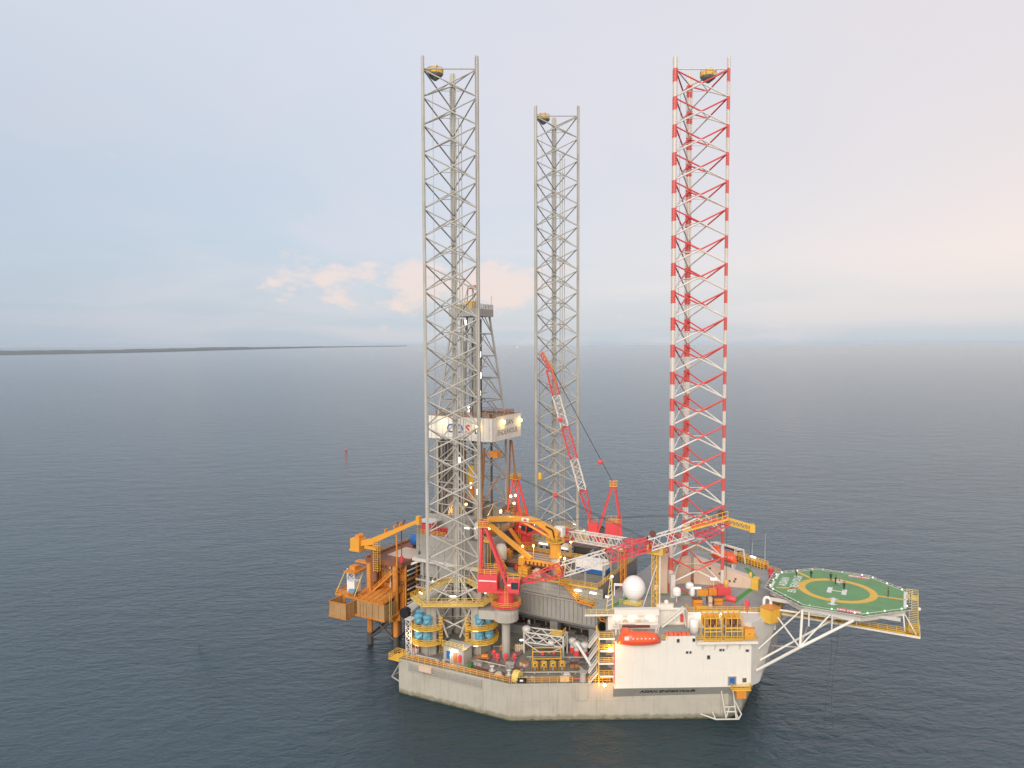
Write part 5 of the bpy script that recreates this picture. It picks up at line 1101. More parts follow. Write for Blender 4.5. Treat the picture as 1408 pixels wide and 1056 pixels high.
ob = Thing('orange_locker', 'orange locker at the forward end of the overhanging deck', 'locker', W(28, -.6, D1+.12)); ob.part('body', MB().prism([W2(27.0, .4), W2(29.0, .4), W2(29.0, -1.6), W2(27.0, -1.6)], D1+.12, D1+2.5), 'cranegold'); ob.part('lid', MB().prism([W2(26.9, .5), W2(29.1, .5), W2(29.1, -1.7), W2(26.9, -1.7)], D1+2.5, D1+2.7), 'orange'); ob.part('handle', MB().bar(W(27.8, .45, D1+1.4), W(28.2, .45, D1+1.4), .1), 'darksteel')
for lab, a, o, r_, h in (('wide white tank beside the aft winch frame', 17.7, -4.0, 1.0, 2.6), ('wide white tank between the winch frame and the locker', 26.3, -4.4, 1.2, 2.6)):
    t_ = Thing('white_tank', lab, 'tank', W(a, o, D1+.12), 'white tanks on the overhanging deck'); t_.part('shell', MB().lathe([(r_, D1+.12), (r_, D1+h), (r_*.6, D1+h+.35), (.1, D1+h+.4)], W(a, o, 0), 16), 'cleanwhite', smooth=True); t_.part('hoop', MB().lathe([(r_+.02, D1+1.2), (r_+.02, D1+1.35)], W(a, o, 0), 16), 'whitegrey')
yb = Thing('yellow_container', 'yellow square box with lid at the bow corner below the helideck', 'container', (68.0, -6.6, RF)); yb.part('body', MB().obox((68.2, -6.9), .5, .866, 3.2, 2.6, RF-.9, RF+2.0), 'yellow'); yb.part('lid', MB().obox((68.2, -6.9), .5, .866, 3.4, 2.8, RF+2.0, RF+2.2), 'orange')
for k in (-1.1, 0, 1.1): yb.part('rib', MB().obox((68.2+.5*k+.866*1.33, -6.9+.866*k-.5*1.33), .5, .866, .12, .1, RF-.8, RF+1.9), 'cranegold')
yb.part('bracket', MB().obox((67.4, -6.0), .5, .866, 3.0, 1.4, RF-1.1, RF-.92), 'whitegrey')
gv = Thing('gooseneck_vent', 'white swan-neck vent pipe beside the yellow box at the bow', 'vent', (66.6, -5.2, RF)); mb = MB().cyl((66.6, -5.2, RF), (66.6, -5.2, RF+2.8), .32, n=10)
for k in range(6):
    t1, t2 = R(180-30*k), R(180-30*(k+1)); mb.cyl((67.3+.7*math.cos(t1), -5.2, RF+2.8+.7*math.sin(t1)), (67.3+.7*math.cos(t2), -5.2, RF+2.8+.7*math.sin(t2)), .32, n=10)
gv.part('pipe', mb.cyl((68.0, -5.2, RF+2.8), (68.0, -5.2, RF+2.0), .32, n=10), 'cleanwhite'); gv.part('flange', MB().cyl((66.6, -5.2, RF), (66.6, -5.2, RF+.15), .5, n=12), 'whitegrey')
fm = Thing('fire_monitor', 'red fire-water riser bending over the rail at the bow', 'fire monitor', (63.4, -6.6, RF)); fm.part('riser', MB().cyl((63.4, -6.6, D1+.4), (63.4, -6.6, RF+1.6), .16, n=8).cyl((63.4, -6.6, D1+.6), (65.4, -5.7, D1+.4), .16, n=8), 'red'); fm.part('head', MB().box((62.9, -7.0, RF+1.4), (63.8, -6.1, RF+2.5)), 'red')
rt = Thing('red_tank', 'glossy crimson drum on a red stand beside the roof rail', 'tank', (59.9, -6.6, RF)); rt.part('drum', MB().lathe([(.3, 58.6), (.62, 58.8), (.62, 60.9), (.3, 61.1)], (0, -6.4, RF+2.3), 14, 'x'), 'red', smooth=True); rt.part('stand', MB().bar((59.1, -6.4, RF), (59.1, -6.4, RF+1.9), .14).bar((60.6, -6.4, RF), (60.6, -6.4, RF+1.9), .14).bar((59.1, -6.4, RF+1), (60.6, -6.4, RF+1.8), .1), 'red')
for lab, x, y, sx, sy, h, m_ in (('orange crate nearest the slim dome on the roof', 53.0, -8.2, 1.9, 1.6, 1.7, 'orange'), ('brick-red crate near the crimson drum', 56.6, -4.6, 2.0, 1.4, 1.5, 'orange'), ('yellow skid under the roof crates', 54.6, -10.2, 2.4, 1.0, .7, 'yellow'), ('pale cabinet between the two roof crates', 55.6, -7.2, .8, .8, 2.0, 'peach')):
    t_ = Thing('roof_crate', lab, 'crate', (x, y, RF), 'crates on the accommodation roof'); t_.part('body', MB().obox((x, y), .866, .5, sx, sy, RF, RF+h), m_); t_.part('lid', MB().obox((x, y), .866, .5, sx+.12, sy+.12, RF+h, RF+h+.1), 'brown' if m_ == 'orange' else m_); t_.part('batten', MB().obox((x+.5*sy/2+.02, y-.866*sy/2-.02), .866, .5, sx*.9, .08, RF+h*.45, RF+h*.55), 'teak')
cd = Thing('cable_drum', 'dark maroon cable drum standing between the roof crates', 'cable drum', (55.2, -5.6, RF)); cd.part('flange', MB().cyl((54.7, -6.2, RF+1.0), (54.9, -6.1, RF+1.0), 1.0, n=14), 'brown'); cd.part('flange', MB().cyl((55.7, -5.6, RF+1.0), (55.9, -5.5, RF+1.0), 1.0, n=14), 'brown'); cd.part('core', MB().cyl((54.9, -6.1, RF+1.0), (55.7, -5.6, RF+1.0), .6, n=12), 'brown')
# port-side rail rack and stores
ra = Thing('equipment_rack', 'long orange-yellow railed equipment rack along the far roof edge', 'rack', (57, 29, RF))
ra.part('frame', MB().rail([(52.6, 32.3, RF), (62.3, 26.4, RF)], 2.0, 1.0, .14, 3).rail([(51.8, 31, RF), (61.5, 25.2, RF)], 2.0, 1.0, .14, 3), 'yellow'); ra.part('shelf', MB().bar((52.2, 31.7, RF+.5), (61.9, 25.8, RF+.5), 1.3, .5), 'teak'); ra.part('shelf', MB().bar((52.2, 31.7, RF+1.3), (61.9, 25.8, RF+1.3), 1.2, .3), 'orange')
ra.part('strip_light', MB().bar((57.6, 28.3, RF+2.2), (59, 27.5, RF+2.2), .35), 'strip')
for k, (x, y, m_, lab) in enumerate(((63.6, 22.6, 'red', 'red drum at the far edge of the roof near the helideck'), (66.2, 20.4, 'brown', 'maroon drum beside the far corner of the helideck'), (67.2, 19.6, 'cleanwhite', 'left one of two white drums by the far helideck corner'), (68.3, 18.8, 'whitegrey', 'right one of two white drums by the far helideck corner'), (64.6, 17.2, 'red', 'small red drum inboard of the far roof edge'))):
    t_ = Thing('drum', lab, 'drum', (x, y, RF), 'drums along the far roof edge'); t_.part('shell', MB().lathe([(.62, RF), (.66, RF+.1), (.62, RF+.5), (.66, RF+.6), (.62, RF+1.5), (.5, RF+1.6)], (x, y, 0), 12), m_); t_.part('hoop', MB().lathe([(.68, RF+.9), (.68, RF+1.0)], (x, y, 0), 12), 'darksteel')
pd = Thing('roof_platform', 'small grey corner platform under the far drums', 'platform', (67, 20, RF-.3)); pd.part('plate', MB().prism([(65, 22), (66.2, 24), (70, 19.5), (68.6, 17.4)], RF-.3, RF-.02), 'roofdeck'); pd.part('bracket', MB().bar((68.6, 18.8, RF-.3), (66.2, 17, 18), .25), 'steel')
# ------------------------------------------------------------------ wellhead platform beyond the stern
pf = Thing('wellhead_platform', 'rusty orange fixed wellhead platform standing in the sea off the stern', 'platform', (-28, -10, 0))
for x, y in ((-30.6, -19.4), (-22.6, -18.6), (-30.6, 6), (-22.6, 6)):
    pf.strut('jacket_leg', (x, y, -3), (x, y, 21.6), .75, 'platorange', n=12); pf.strut('splash_sleeve', (x, y, -3.1), (x, y, 3.2), .8, 'darksteel', n=12)
for p_, q_ in (((-30.6, -19.4, 1.5), (-22.6, -18.6, 8)), ((-22.6, -18.6, 1.5), (-30.6, -19.4, 8)), ((-30.6, -19.4, 8), (-22.6, -18.6, 8)), ((-22.6, -18.6, 2), (-22.6, 6, 8)), ((-30.6, -19.4, 2), (-30.6, 6, 8))): pf.strut('jacket_brace', p_, q_, .35, 'darksteel')
for k in range(6): pf.strut('conductor', (-29+1.3*k, -12+.9*(k % 2), -3), (-29+1.3*k, -12+.9*(k % 2), 13), .4, ('platbrown', 'darksteel')[k % 2])
pf.part('lower_deck', MB().box((-37, -22.3, 9.2), (-21.2, 7, 9.7)).box((-37.2, -27.6, 8.8), (-31.4, -22, 9.2)).box((-31.4, -24.4, 9.0), (-21.6, -22.2, 9.4)), 'platorange')
pf.part('deck_girder', MB().box((-33, -18.9, 7.6), (-21, -18.2, 9.2)).box((-23, -20, 7.4), (-22.2, 6, 9.2)).box((-31, -20, 7.4), (-30.2, 6, 9.2)), 'platorange')
for (p_, q_) in (((-37.2, -27.6), (-31.4, -27.6)), ((-31.4, -27.6), (-31.4, -22.3)), ((-37.2, -22.3), (-37.2, -27.6))):      # fenced lower bay
    n = 4
    for k in range(n):
        a, b = Vector(p_).lerp(Vector(q_), k/n), Vector(p_).lerp(Vector(q_), (k+1)/n); d_ = (b-a).normalized()*.08
        pf.part('fence_panel', MB().bar((a.x+d_.x, a.y+d_.y, 11.0), (b.x-d_.x, b.y-d_.y, 11.0), .08, 3.5), 'fence')
    for k in range(n+1): c = Vector(p_).lerp(Vector(q_), k/n); pf.part('fence_post', MB().bar((c.x, c.y, 9.2), (c.x, c.y, 12.9), .16), 'platorange')
    for z, k in ((12.9, .18), (9.1, .25)): pf.part('fence_rail', MB().bar((p_[0], p_[1], z), (q_[0], q_[1], z), k), 'platorange')
for (p_, q_) in (((-30.6, -24.4), (-27.4, -24.4)), ((-27.4, -24.4), (-21.6, -24.4))):
    n = 3
    for k in range(n): a, b = Vector(p_).lerp(Vector(q_), k/n), Vector(p_).lerp(Vector(q_), (k+1)/n); pf.part('fence_panel', MB().bar((a.x+.06, a.y, 11.4), (b.x-.06, b.y, 11.4), .08, 3.8), 'fence')
    for z, k in ((13.4, .2), (9.4, .3)): pf.part('fence_rail', MB().bar((p_[0], p_[1], z), (q_[0], q_[1], z), k), 'platorange')
for y0, y1 in ((-24.3, -22.2), (-22.2, -20)): pf.part('fence_panel', MB().box((-21.65, y0+.06, 9.5), (-21.55, y1-.06, 13.3)), 'fence')
# sloped orange roof, wall with dark vents, stair
pf.part('sloped_roof', MB().add([(-30.4, -24.2, 13.5), (-22.0, -24.2, 13.5), (-22.0, -14.4, 15.2), (-30.4, -14.4, 15.2), (-30.4, -24.2, 13.3), (-22.0, -24.2, 13.3), (-22.0, -14.4, 15.0), (-30.4, -14.4, 15.0)], [(0, 1, 2, 3), (7, 6, 5, 4), (0, 4, 5, 1), (1, 5, 6, 2), (2, 6, 7, 3), (3, 7, 4, 0)]), 'platorange')
wl_ = pf.part('module_wall', MB().box((-31.8, -16.2, 9.7), (-21.8, 5, 21.4)), 'platorange')
for x in (-29.8, -27.4, -24.6): pf.part('wall_opening', MB().box((x-1.0, -16.3, 18.2), (x+.9, -16.15, 20.6)), 'fence' if x > -29 else 'darksteel', wl_)
for x in (-31.6, -28.6, -26, -22.6): pf.part('wall_column', MB().box((x-.2, -16.6, 9.7), (x+.2, -16.15, 21.4)), 'platorange', wl_)
stf = MB()
for y in (-19.2, -18.2): stf.bar((-30.8, y, 13.2), (-22.8, y, 20.2), .2, .4)
for k in range(20): stf.bar((-30.8+.42*k, -19.2, 13.2+.368*k), (-30.8+.42*k, -18.2, 13.2+.368*k), .3, .06)
for h in (.6, 1.1): stf.bar((-30.8, -19.2, 13.2+h), (-22.8, -19.2, 20.2+h), .12)
for k in range(6): stf.bar((-30.8+1.6*k, -19.2, 13.2+1.4*k), (-30.8+1.6*k, -19.2, 14.3+1.4*k), .12)
pf.part('outside_stair', stf, 'orange')
# dark panel facing the rig, an open bay's shade put into its colour, pipework, rails and ladder
ob_ = pf.part('dark_bay_panel', MB().box((-21.79, -15.6, 10.2), (-21.6, 4.4, 21.0)), 'darksteel', wl_)
for z in (13.4, 17.2): pf.part('bay_beam', MB().box((-21.58, -16.1, z-.25), (-21.2, 5, z+.25)), 'platorange', wl_)
for y in (-15.9, -11, -6, -1, 4.2): pf.part('bay_column', MB().box((-21.58, y-.22, 9.7), (-21.15, y+.22, 21.4)), 'platorange', wl_)
for k, (z, m_) in enumerate(((11.2, 'whitegrey'), (12.2, 'steel'), (14.8, 'whitegrey'), (15.9, 'platbrown'), (18.6, 'steel'), (19.8, 'whitegrey'))): pf.part('bay_pipe', MB().cyl((-21.0, -15.5, z), (-21.0, 3.5, z), .2, n=8), m_, wl_)
for k, (x, z0, z1) in enumerate(((-30.6, 10, 21), (-29.2, 15.3, 21), (-25.6, 15.3, 21), (-23.6, 15.3, 21))): pf.part('riser_pipe', MB().cyl((x, -16.9, z0), (x, -16.9, z1), .2, n=8), ('platbrown', 'orange', 'whitegrey', 'platbrown')[k], wl_)
for z in (16.4, 17.2, 20.9): pf.part('wall_pipe', MB().cyl((-31.6, -16.75, z), (-21.6, -16.75, z), .16, n=8), 'platbrown', wl_)
pf.part('roof_rail', MB().rail([(-30.3, -14.6, 15.2), (-30.3, -24.1, 13.5), (-22.1, -24.1, 13.5), (-22.1, -14.6, 15.2)], 1.1, 1.3, .1, 2), 'orange')
for k in range(4): pf.part('roof_seam', MB().bar((-28.7+1.7*k, -24.1, 13.54), (-28.7+1.7*k, -14.5, 15.22), .12, .1), 'platbrown')
pf.part('side_ladder', MB().rail([(-21.4, -22.6, 8.2), (-21.4, -21.8, 8.2)], 7.6, .8, .09, 15), 'paleyellow')
pf.part('cable_tray', MB().box((-33.4, -18.5, 20.2), (-21.2, -18.1, 20.5)), 'platbrown')
for x in (-32.4, -29.8, -27.2, -24.6, -22): pf.part('deck_knee', MB().bar((x, -17.7, 21.3), (x, -16.3, 19.4), .22), 'platorange')
# top deck
td = pf.part('top_deck', MB().box((-33, -17.8, 21.4), (-21.4, 7.2, 22.0)), 'platbrown'); pf.part('hatch_cover', MB().box((-30, -12.5, 22.004), (-22.2, -4.5, 22.2)), 'peach', td)
pf.part('kick_plate', MB().box((-33.1, -18, 21.2), (-21.3, -17.82, 22.5)).box((-21.38, -17.8, 21.2), (-21.2, 7.2, 22.5)).box((-33.2, -17.8, 21.2), (-33.02, 7.2, 22.5)), 'platbrown', td)
pf.part('top_rail', MB().rail([(-33, -17.6, 22), (-33, 7, 22), (-21.4, 7, 22)], 1.1, 1.6, .1, 2), 'platorange', td)
pf.part('red_pedestal', MB().cyl((-22.2, -16.4, 22), (-22.2, -16.4, 23.8), .5, n=8), 'red', td)
pf.part('flood_pole', MB().cyl((-22.8, -15.6, 22), (-22.8, -15.6, 31.6), .12, n=6).bar((-22.8, -15.6, 31.4), (-21.9, -15.1, 33.2), .5).bar((-22.8, -15.6, 31.4), (-23.8, -16, 32.6), .5), 'brown', td)
pf.part('cap_platform', MB().box((-36.8, -22.4, 19.0), (-33.1, -16.5, 19.4)), 'platorange'); pf.part('cap_walk', MB().box((-36.4, -18.4, 20.8), (-31.5, -16.4, 21.1)).box((-36.2, -20.8, 19.4), (-34.4, -18.6, 20.4)), 'orange')
# white instrument tower on an orange beam deck
bd = pf.part('beam_deck', MB().box((-40.2, -22.2, 12.2), (-31.8, -21.6, 12.9)).box((-40.2, -15.8, 12.2), (-31.8, -15.2, 12.9)).box((-40.2, -22, 12.4), (-39.6, -15.3, 12.9)).box((-34, -22, 12.4), (-33.4, -15.3, 12.9)).box((-39.6, -21.6, 12.6), (-34, -15.8, 12.8)), 'platorange')
for x, y in ((-37, -22), (-33.4, -22), (-36.6, -15.5)): pf.part('beam_post', MB().bar((x, y, 9.0), (x, y, 12.3), .4), 'platorange', bd)
tw = pf.part('white_tower', MB().box((-37.9, -20.0, 12.8), (-35.3, -17.4, 15.8)), 'cleanwhite')
for x in (-37.8, -35.4):
    for y in (-19.9, -17.5): pf.part('tower_post', MB().bar((x, y, 15.8), (x, y, 19.2), .2), 'cleanwhite', tw)
for k in range(2):
    z = 15.8+1.7*k
    for (a, b) in (((-37.8, -19.9), (-35.4, -19.9)), ((-35.4, -19.9), (-35.4, -17.5)), ((-37.8, -17.5), (-37.8, -19.9))): pf.part('tower_brace', MB().bar((*a, z), (*b, z+1.7), .13).bar((*b, z), (*a, z+1.7), .13), 'cleanwhite', tw)
for p_, q_ in (((-40, -22, 12.9), (-37.9, -20.5, 18.8)), ((-33.6, -22, 12.9), (-33.4, -18.2, 19.2)), ((-32, -15.4, 12.9), (-33.4, -17.4, 19.4))): pf.strut('stay_rod', p_, q_, .12, 'paleyellow')
pf.part('beam_rail', MB().rail([(-40, -15.4, 12.9), (-40, -22, 12.9), (-34, -22, 12.9)], 1.1, 1.4, .1, 2), 'orange', bd)
dm = Thing('drum', 'blue drum lying on the orange beam deck under the white tower', 'drum', (-35.0, -21.0, 12.9)); dm.part('shell', MB().cyl((-36.0, -21.2, 13.6), (-34.2, -20.8, 13.6), .75, n=12), 'tarp'); dm.part('saddle', MB().box((-35.6, -21.6, 12.82), (-34.6, -20.4, 13.0)), 'platbrown')
bt = Thing('blue_tank', 'bright blue cylindrical tank on the top deck of the orange platform', 'tank', (-27.5, -2.6, 22)); bt.part('shell', MB().lathe([(.4, -1.7), (1.5, -1.4), (1.6, -1.2), (1.6, 1.4), (1.4, 1.7), (.3, 1.9)], (-27.5, -2.6, 24.1), 18, 'x'), 'blue', smooth=True); bt.part('saddle', MB().box((-28.6, -3.6, 22), (-28.2, -1.6, 22.9)).box((-26.8, -3.6, 22), (-26.4, -1.6, 22.9)), 'platbrown')
pc = Thing('platform_crane', 'orange box-boom crane on the corner of the wellhead platform', 'crane', (-29.2, -19.6, 22))
pc.part('pedestal', MB().cyl((-29.2, -19.0, 17), (-29.2, -19.0, 25.6), .9, n=12), 'platbrown'); pc.part('slew_base', MB().box((-31.4, -20.3, 25.6), (-27.6, -17.8, 26.3)), 'cranegold')
pc.part('counterweight', MB().box((-36.0, -20.6, 25.0), (-33.0, -17.6, 27.8)).box((-36.2, -20.8, 24.5), (-32.8, -17.4, 25.0)), 'cranegold'); pc.part('winch', MB().lathe([(.8, -1.0), (.8, 1)], (-34.2, -19, 28.1), 12, 'y').lathe([(.65, -.9), (.65, .9)], (-35.4, -19.2, 26.6), 12, 'y'), 'orange'); pc.part('tail_arm', MB().bar((-34, -19, 26.4), (-29, -19, 27.6), 1.3, 1.5), 'cranegold')
pc.part('boom', MB().add([(-29.6, -19.7, 26.7), (-29.6, -18.3, 26.7), (-29.6, -18.3, 28.4), (-29.6, -19.7, 28.4), (-14.7, -19.35, 34.2), (-14.7, -18.65, 34.2), (-14.7, -18.65, 35.1), (-14.7, -19.35, 35.1)], [(0, 3, 2, 1), (4, 5, 6, 7), (0, 1, 5, 4), (1, 2, 6, 5), (2, 3, 7, 6), (3, 0, 4, 7)]), 'cranegold')
pc.part('boom_head', MB().box((-15.1, -19.6, 33.8), (-14.1, -18.4, 35.9)), 'cranegold')
for t_ in (.3, .5, .62): c = Vector((-29.6, -19, 28.4)).lerp(Vector((-14.7, -19, 35.1)), t_); pc.part('boom_bracket', MB().box((c.x-.2, c.y-.5, c.z), (c.x+.2, c.y+.5, c.z+.9)), 'orange')
lad = MB()
for x in (-28.3, -26.9):
    for y in (-20.4, -19.4): lad.bar((x, y, 20), (x, y, 28.4), .1)
for k in range(14): lad.bar((-28.3, -20.4, 20.3+.6*k), (-26.9, -20.4, 20.3+.6*k), .09).bar((-26.9, -20.4, 20.3+.6*k), (-26.9, -19.4, 20.3+.6*k), .09)
pc.part('caged_ladder', lad, 'yellow'); pc.part('boom_rest_post', MB().bar((-21.8, -18.9, 22), (-21.8, -18.9, 30.4), .3), 'orange'); pc.strut('hoist_rope', (-14.5, -19, 33.8), (-14.5, -19, 27), .04, 'wire', n=5); pc.part('hook', MB().lathe([(.1, 26), (.3, 26.3), (.3, 26.8), (.1, 27.1)], (-14.5, -19, 0), 8), 'darksteel')
# ------------------------------------------------------------------ things on the main deck
dh = Thing('deck_house', 'small grey deck house with a lit doorway at the foot of the near leg', 'deck house', (5, -31, DK+.03)); Z0 = DK+.03
b = dh.part('body', MB().box((2.4, -33.2, Z0), (7.8, -29.8, 11.3)), 'steel'); dh.part('roof', MB().box((2.1, -33.5, 11.3), (8.1, -29.6, 11.5)), 'steel')
dh.part('doorway', MB().box((5.1, -33.28, Z0), (6.1, -33.15, 10.4)), 'teak'); dh.part('door', MB().box((4.75, -34.1, Z0), (4.85, -33.2, 10.3)), 'whitegrey'); dh.part('blue_panel', MB().box((3.3, -33.32, 8.6), (4.5, -33.18, 10.4)), 'blue'); dh.part('strip_light', MB().box((4.7, -33.5, 10.8), (6.3, -33.22, 11.05)), 'strip'); dh.part('fire_hose', MB().lathe([(.15, 8.4), (.42, 8.7), (.42, 9.9), (.15, 10.2)], (6.9, -33.45, 0), 10), 'red'); dh.part('roof_rail', MB().rail([(2.3, -33.3, 11.5), (7.9, -33.3, 11.5)], 1.1, 1.1, .08, 2), 'paleyellow')
pointlight(dh, (5.5, -34.4, 10.4), 90, (1, .88, .65))
for k, (x, y) in enumerate(((12.0, -27.0), (13.2, -28.0) if False else (13.6, -28.2), (15.2, -27.4), (17.0, -26.4))):
    t_ = Thing('fire_hydrant', ('leftmost', 'second from left', 'third from left', 'rightmost')[k]+' of four red hydrants on deck below the near crane', 'hydrant', (x, y, Z0), 'red deck hydrants')
    t_.part('post', MB().cyl((x, y, Z0), (x, y, Z0+1.3), .2, n=8), 'red'); t_.part('valve_head', MB().lathe([(.15, 1.1), (.45, 1.3), (.45, 1.7), (.2, 1.95)], (x, y, Z0), 10), 'red'); t_.part('outlet', MB().cyl((x-.6, y-.1, Z0+1.0), (x+.6, y+.1, Z0+1.0), .13, n=8), 'red')
pb = Thing('work_bench', 'brown timber bench on the deck beside the red hydrants', 'bench', (10.6, -29.4, Z0)); pb.part('top', MB().obox((10.6, -29.4), .95, .3, 3.0, 1.5, Z0+.9, Z0+1.1), 'teak')
for a, c in ((-1.2, -.5), (1.2, -.5), (-1.2, .5), (1.2, .5)): pb.part('leg', MB().box((10.6+a-.08, -29.4+c-.08+.3*a, Z0), (10.6+a+.08, -29.4+c+.08+.3*a, Z0+.9)), 'teak')
pb.part('parts_tray', MB().obox((10.9, -29.2), .95, .3, 1.4, .8, Z0+1.1, Z0+1.45), 'orange')
# grey tubular gantry
ga = Thing('pipe_gantry', 'weathered grey tubular gantry frame in the middle of the open deck', 'gantry', (21.5, -20.5, Z0))
gp_ = [(16.6, -21.2), (25.8, -19.6), (25.4, -16.6), (16.2, -18.2)]
for x, y in gp_: ga.strut('post', (x, y, Z0), (x, y, 13.0), .22, 'whitegrey')
for i in range(4):
    a, b = gp_[i], gp_[(i+1) % 4]
    for z in (10.6, 12.9): ga.strut('crossbar', (*a, z), (*b, z), .17, 'whitegrey')
    n = 3 if i % 2 == 0 else 1
    for k in range(n):
        p_, q_ = Vector(a).lerp(Vector(b), k/n), Vector(a).lerp(Vector(b), (k+1)/n); ga.strut('diagonal', (p_.x, p_.y, 10.6), (q_.x, q_.y, 12.9), .13, 'whitegrey'); ga.strut('diagonal', (q_.x, q_.y, 10.6), (p_.x, p_.y, 12.9), .13, 'whitegrey')
ga.strut('diagonal', (16.6, -21.2, 10.6), (21.2, -20.4, Z0+.2), .14, 'whitegrey'); ga.strut('diagonal', (25.8, -19.6, 10.6), (21.2, -20.4, Z0+.2), .14, 'whitegrey')
ga.part('head_tank', MB().lathe([(.4, 12.6), (1.0, 12.9), (1.0, 13.8), (.5, 14.1)], (16.8, -20.4, 0), 14), 'whitegrey', smooth=True); ga.part('top_grating', MB().box((22.4, -19.4, 12.95), (25.2, -17.4, 13.1)), 'paleyellow'); ga.part('top_rail', MB().rail([(22.6, -19.5, 13.1), (25.4, -19.1, 13.1), (25.2, -17, 13.1)], 1.1, .9, .09, 2), 'yellow')
ga.part('side_pipes', MB().cyl((17, -19.5, 9.4), (25.4, -18, 9.4), .25, n=8).cyl((17, -18.8, 10.0), (25.4, -17.4, 10.0), .3, n=8), 'midgrey')
ga.part('motor', MB().lathe([(.2, -.7), (.6, -.5), (.6, .6), (.3, .8)], (23, -20.2, 11.2), 12, 'x'), 'whitegrey')
fb_ = Thing('manifold_frame', 'yellow frame of pipes and valves along the near deck edge', 'manifold', (25, -24.6, Z0))
for x, y in ((21.6, -26.4), (27.0, -23.3), (20.6, -24.6), (26.0, -21.5)): fb_.part('post', MB().bar((x, y, Z0), (x, y, Z0+3.4), .16), 'yellow')
for z in (1.7, 3.3): fb_.part('rail', MB().bar((21.6, -26.4, Z0+z), (27, -23.3, Z0+z), .16).bar((20.6, -24.6, Z0+z), (26, -21.5, Z0+z), .16).bar((21.6, -26.4, Z0+z), (20.6, -24.6, Z0+z), .16).bar((27, -23.3, Z0+z), (26, -21.5, Z0+z), .16), 'yellow')
fb_.part('header_pipe', MB().cyl((21, -25.4, Z0+2.2), (26.6, -22.2, Z0+2.2), .28, n=8).cyl((21, -25.4, Z0+.9), (26.6, -22.2, Z0+.9), .22, n=8), 'darksteel'); fb_.part('valves', MB().lathe([(.2, 0), (.4, .2), (.4, .7), (.1, .9)], (23.4, -25.2, Z0+2.4), 8).lathe([(.2, 0), (.35, .2), (.35, .6), (.1, .8)], (25.4, -23.6, Z0+2.4), 8), 'red')
for k, (x, y) in enumerate(((23.0, -28.2), (24.7, -27.2), (26.4, -26.2), (28.1, -25.2))):
    t_ = Thing('chemical_pod', ('leftmost', 'second from left', 'third from left', 'rightmost')[k]+' of four yellow-framed pods at the deck edge', 'pod', (x, y, Z0), 'yellow-framed pods')
    t_.part('frame', MB().rail([(x-.6, y-.2, Z0), (x+.4, y-.75+.5, Z0), (x+.6, y+.3, Z0), (x-.4, y+.4, Z0)], 2.0, 5, .16, 1, True), 'yellow'); t_.part('vessel', MB().cyl((x, y, Z0+.15), (x, y, Z0+1.2), .36, n=10), 'midgrey'); t_.part('panel', MB().obox((x+.22, y-.36), .866, .5, 1.0, .1, Z0+1.25, Z0+1.9), 'yellow'); t_.part('gauge', MB().obox((x+.26, y-.44), .866, .5, .5, .1, Z0+1.4, Z0+1.75), 'darksteel')
# vent mushrooms
vents = [(27.8, -16.6, 'left one of the pair of grey mushroom vents with red bases beside the stair'), (29.6, -16.2, 'right one of the pair of grey mushroom vents with red bases beside the stair'), (26.2, -15.4, 'grey mushroom vent half hidden behind the pair'), (14.4, .4, 'grey vent far left in the shade below the cantilever'), (18.0, -1.2, 'pale vent at middle in the shade below the cantilever'), (20.0, -1.4, 'red-based vent at right in the shade below the cantilever'), (23.2, -2.4, 'rightmost pale vent in the shade below the cantilever')]
for x, y, lab in vents:
    t_ = Thing('mushroom_vent', lab, 'vent', (x, y, Z0), 'mushroom vents on the main deck'); t_.part('base', MB().cyl((x, y, Z0), (x, y, Z0+1.2), .75, n=14), 'red' if True else 'brown'); t_.part('trunk', MB().cyl((x, y, Z0+1.2), (x, y, Z0+2.0), .62, n=14), 'whitegrey'); t_.part('cap', MB().lathe([(.7, 2.0), (.95, 2.2), (.95, 2.9), (.7, 3.2), (.2, 3.3)], (x, y, Z0), 16), 'whitegrey', smooth=True)
bh = Thing('hose_bundle', 'long black hose lying on deck behind the grey gantry', 'hose', (22, -14.6, Z0)); bh.part('hose', MB().cyl((14.6, -15.6, Z0+.55), (30.2, -14.0, Z0+.55), .5, n=10), 'black'); bh.part('hose', MB().cyl((15.2, -16.3, Z0+.45), (29.0, -15.0, Z0+.45), .42, n=10), 'black')
for x in (17, 21, 25, 29): bh.part('cradle', MB().box((x-.15, -16.2+.1*(x-17), Z0), (x+.15, -14.2+.1*(x-17), Z0+.35)), 'steel')
for k in range(6):
    x, y = 15.5+2.6*k, -12.9+.1*k; t_ = Thing('deck_stanchion', ('first', 'second', 'third', 'fourth', 'fifth', 'sixth')[k]+' from left of the thin grey stanchions behind the black hose', 'stanchion', (x, y, Z0), 'thin deck stanchions'); t_.part('post', MB().cyl((x, y, Z0), (x, y, Z0+2.6), .09, n=6), 'steel'); t_.part('foot', MB().cyl((x, y, Z0), (x, y, Z0+.12), .25, n=8), 'steel')
hb = Thing('draped_hoses', 'dark bunch of hoses hanging beside the near crane column', 'hoses', (15.6, -16.8, Z0))
rnd = random.Random(11)
for k in range(12):
    a = R(30*k); r0, r1 = .5, 1.3+rnd.uniform(0, .8); hb.strut('hose', (15.6+r1*math.cos(a), -16.8+r1*math.sin(a), Z0), (15.6+r0*.5*math.cos(a), -16.8+r0*.5*math.sin(a), Z0+4.6+rnd.uniform(0, 1)), .24, 'darksteel', n=6)
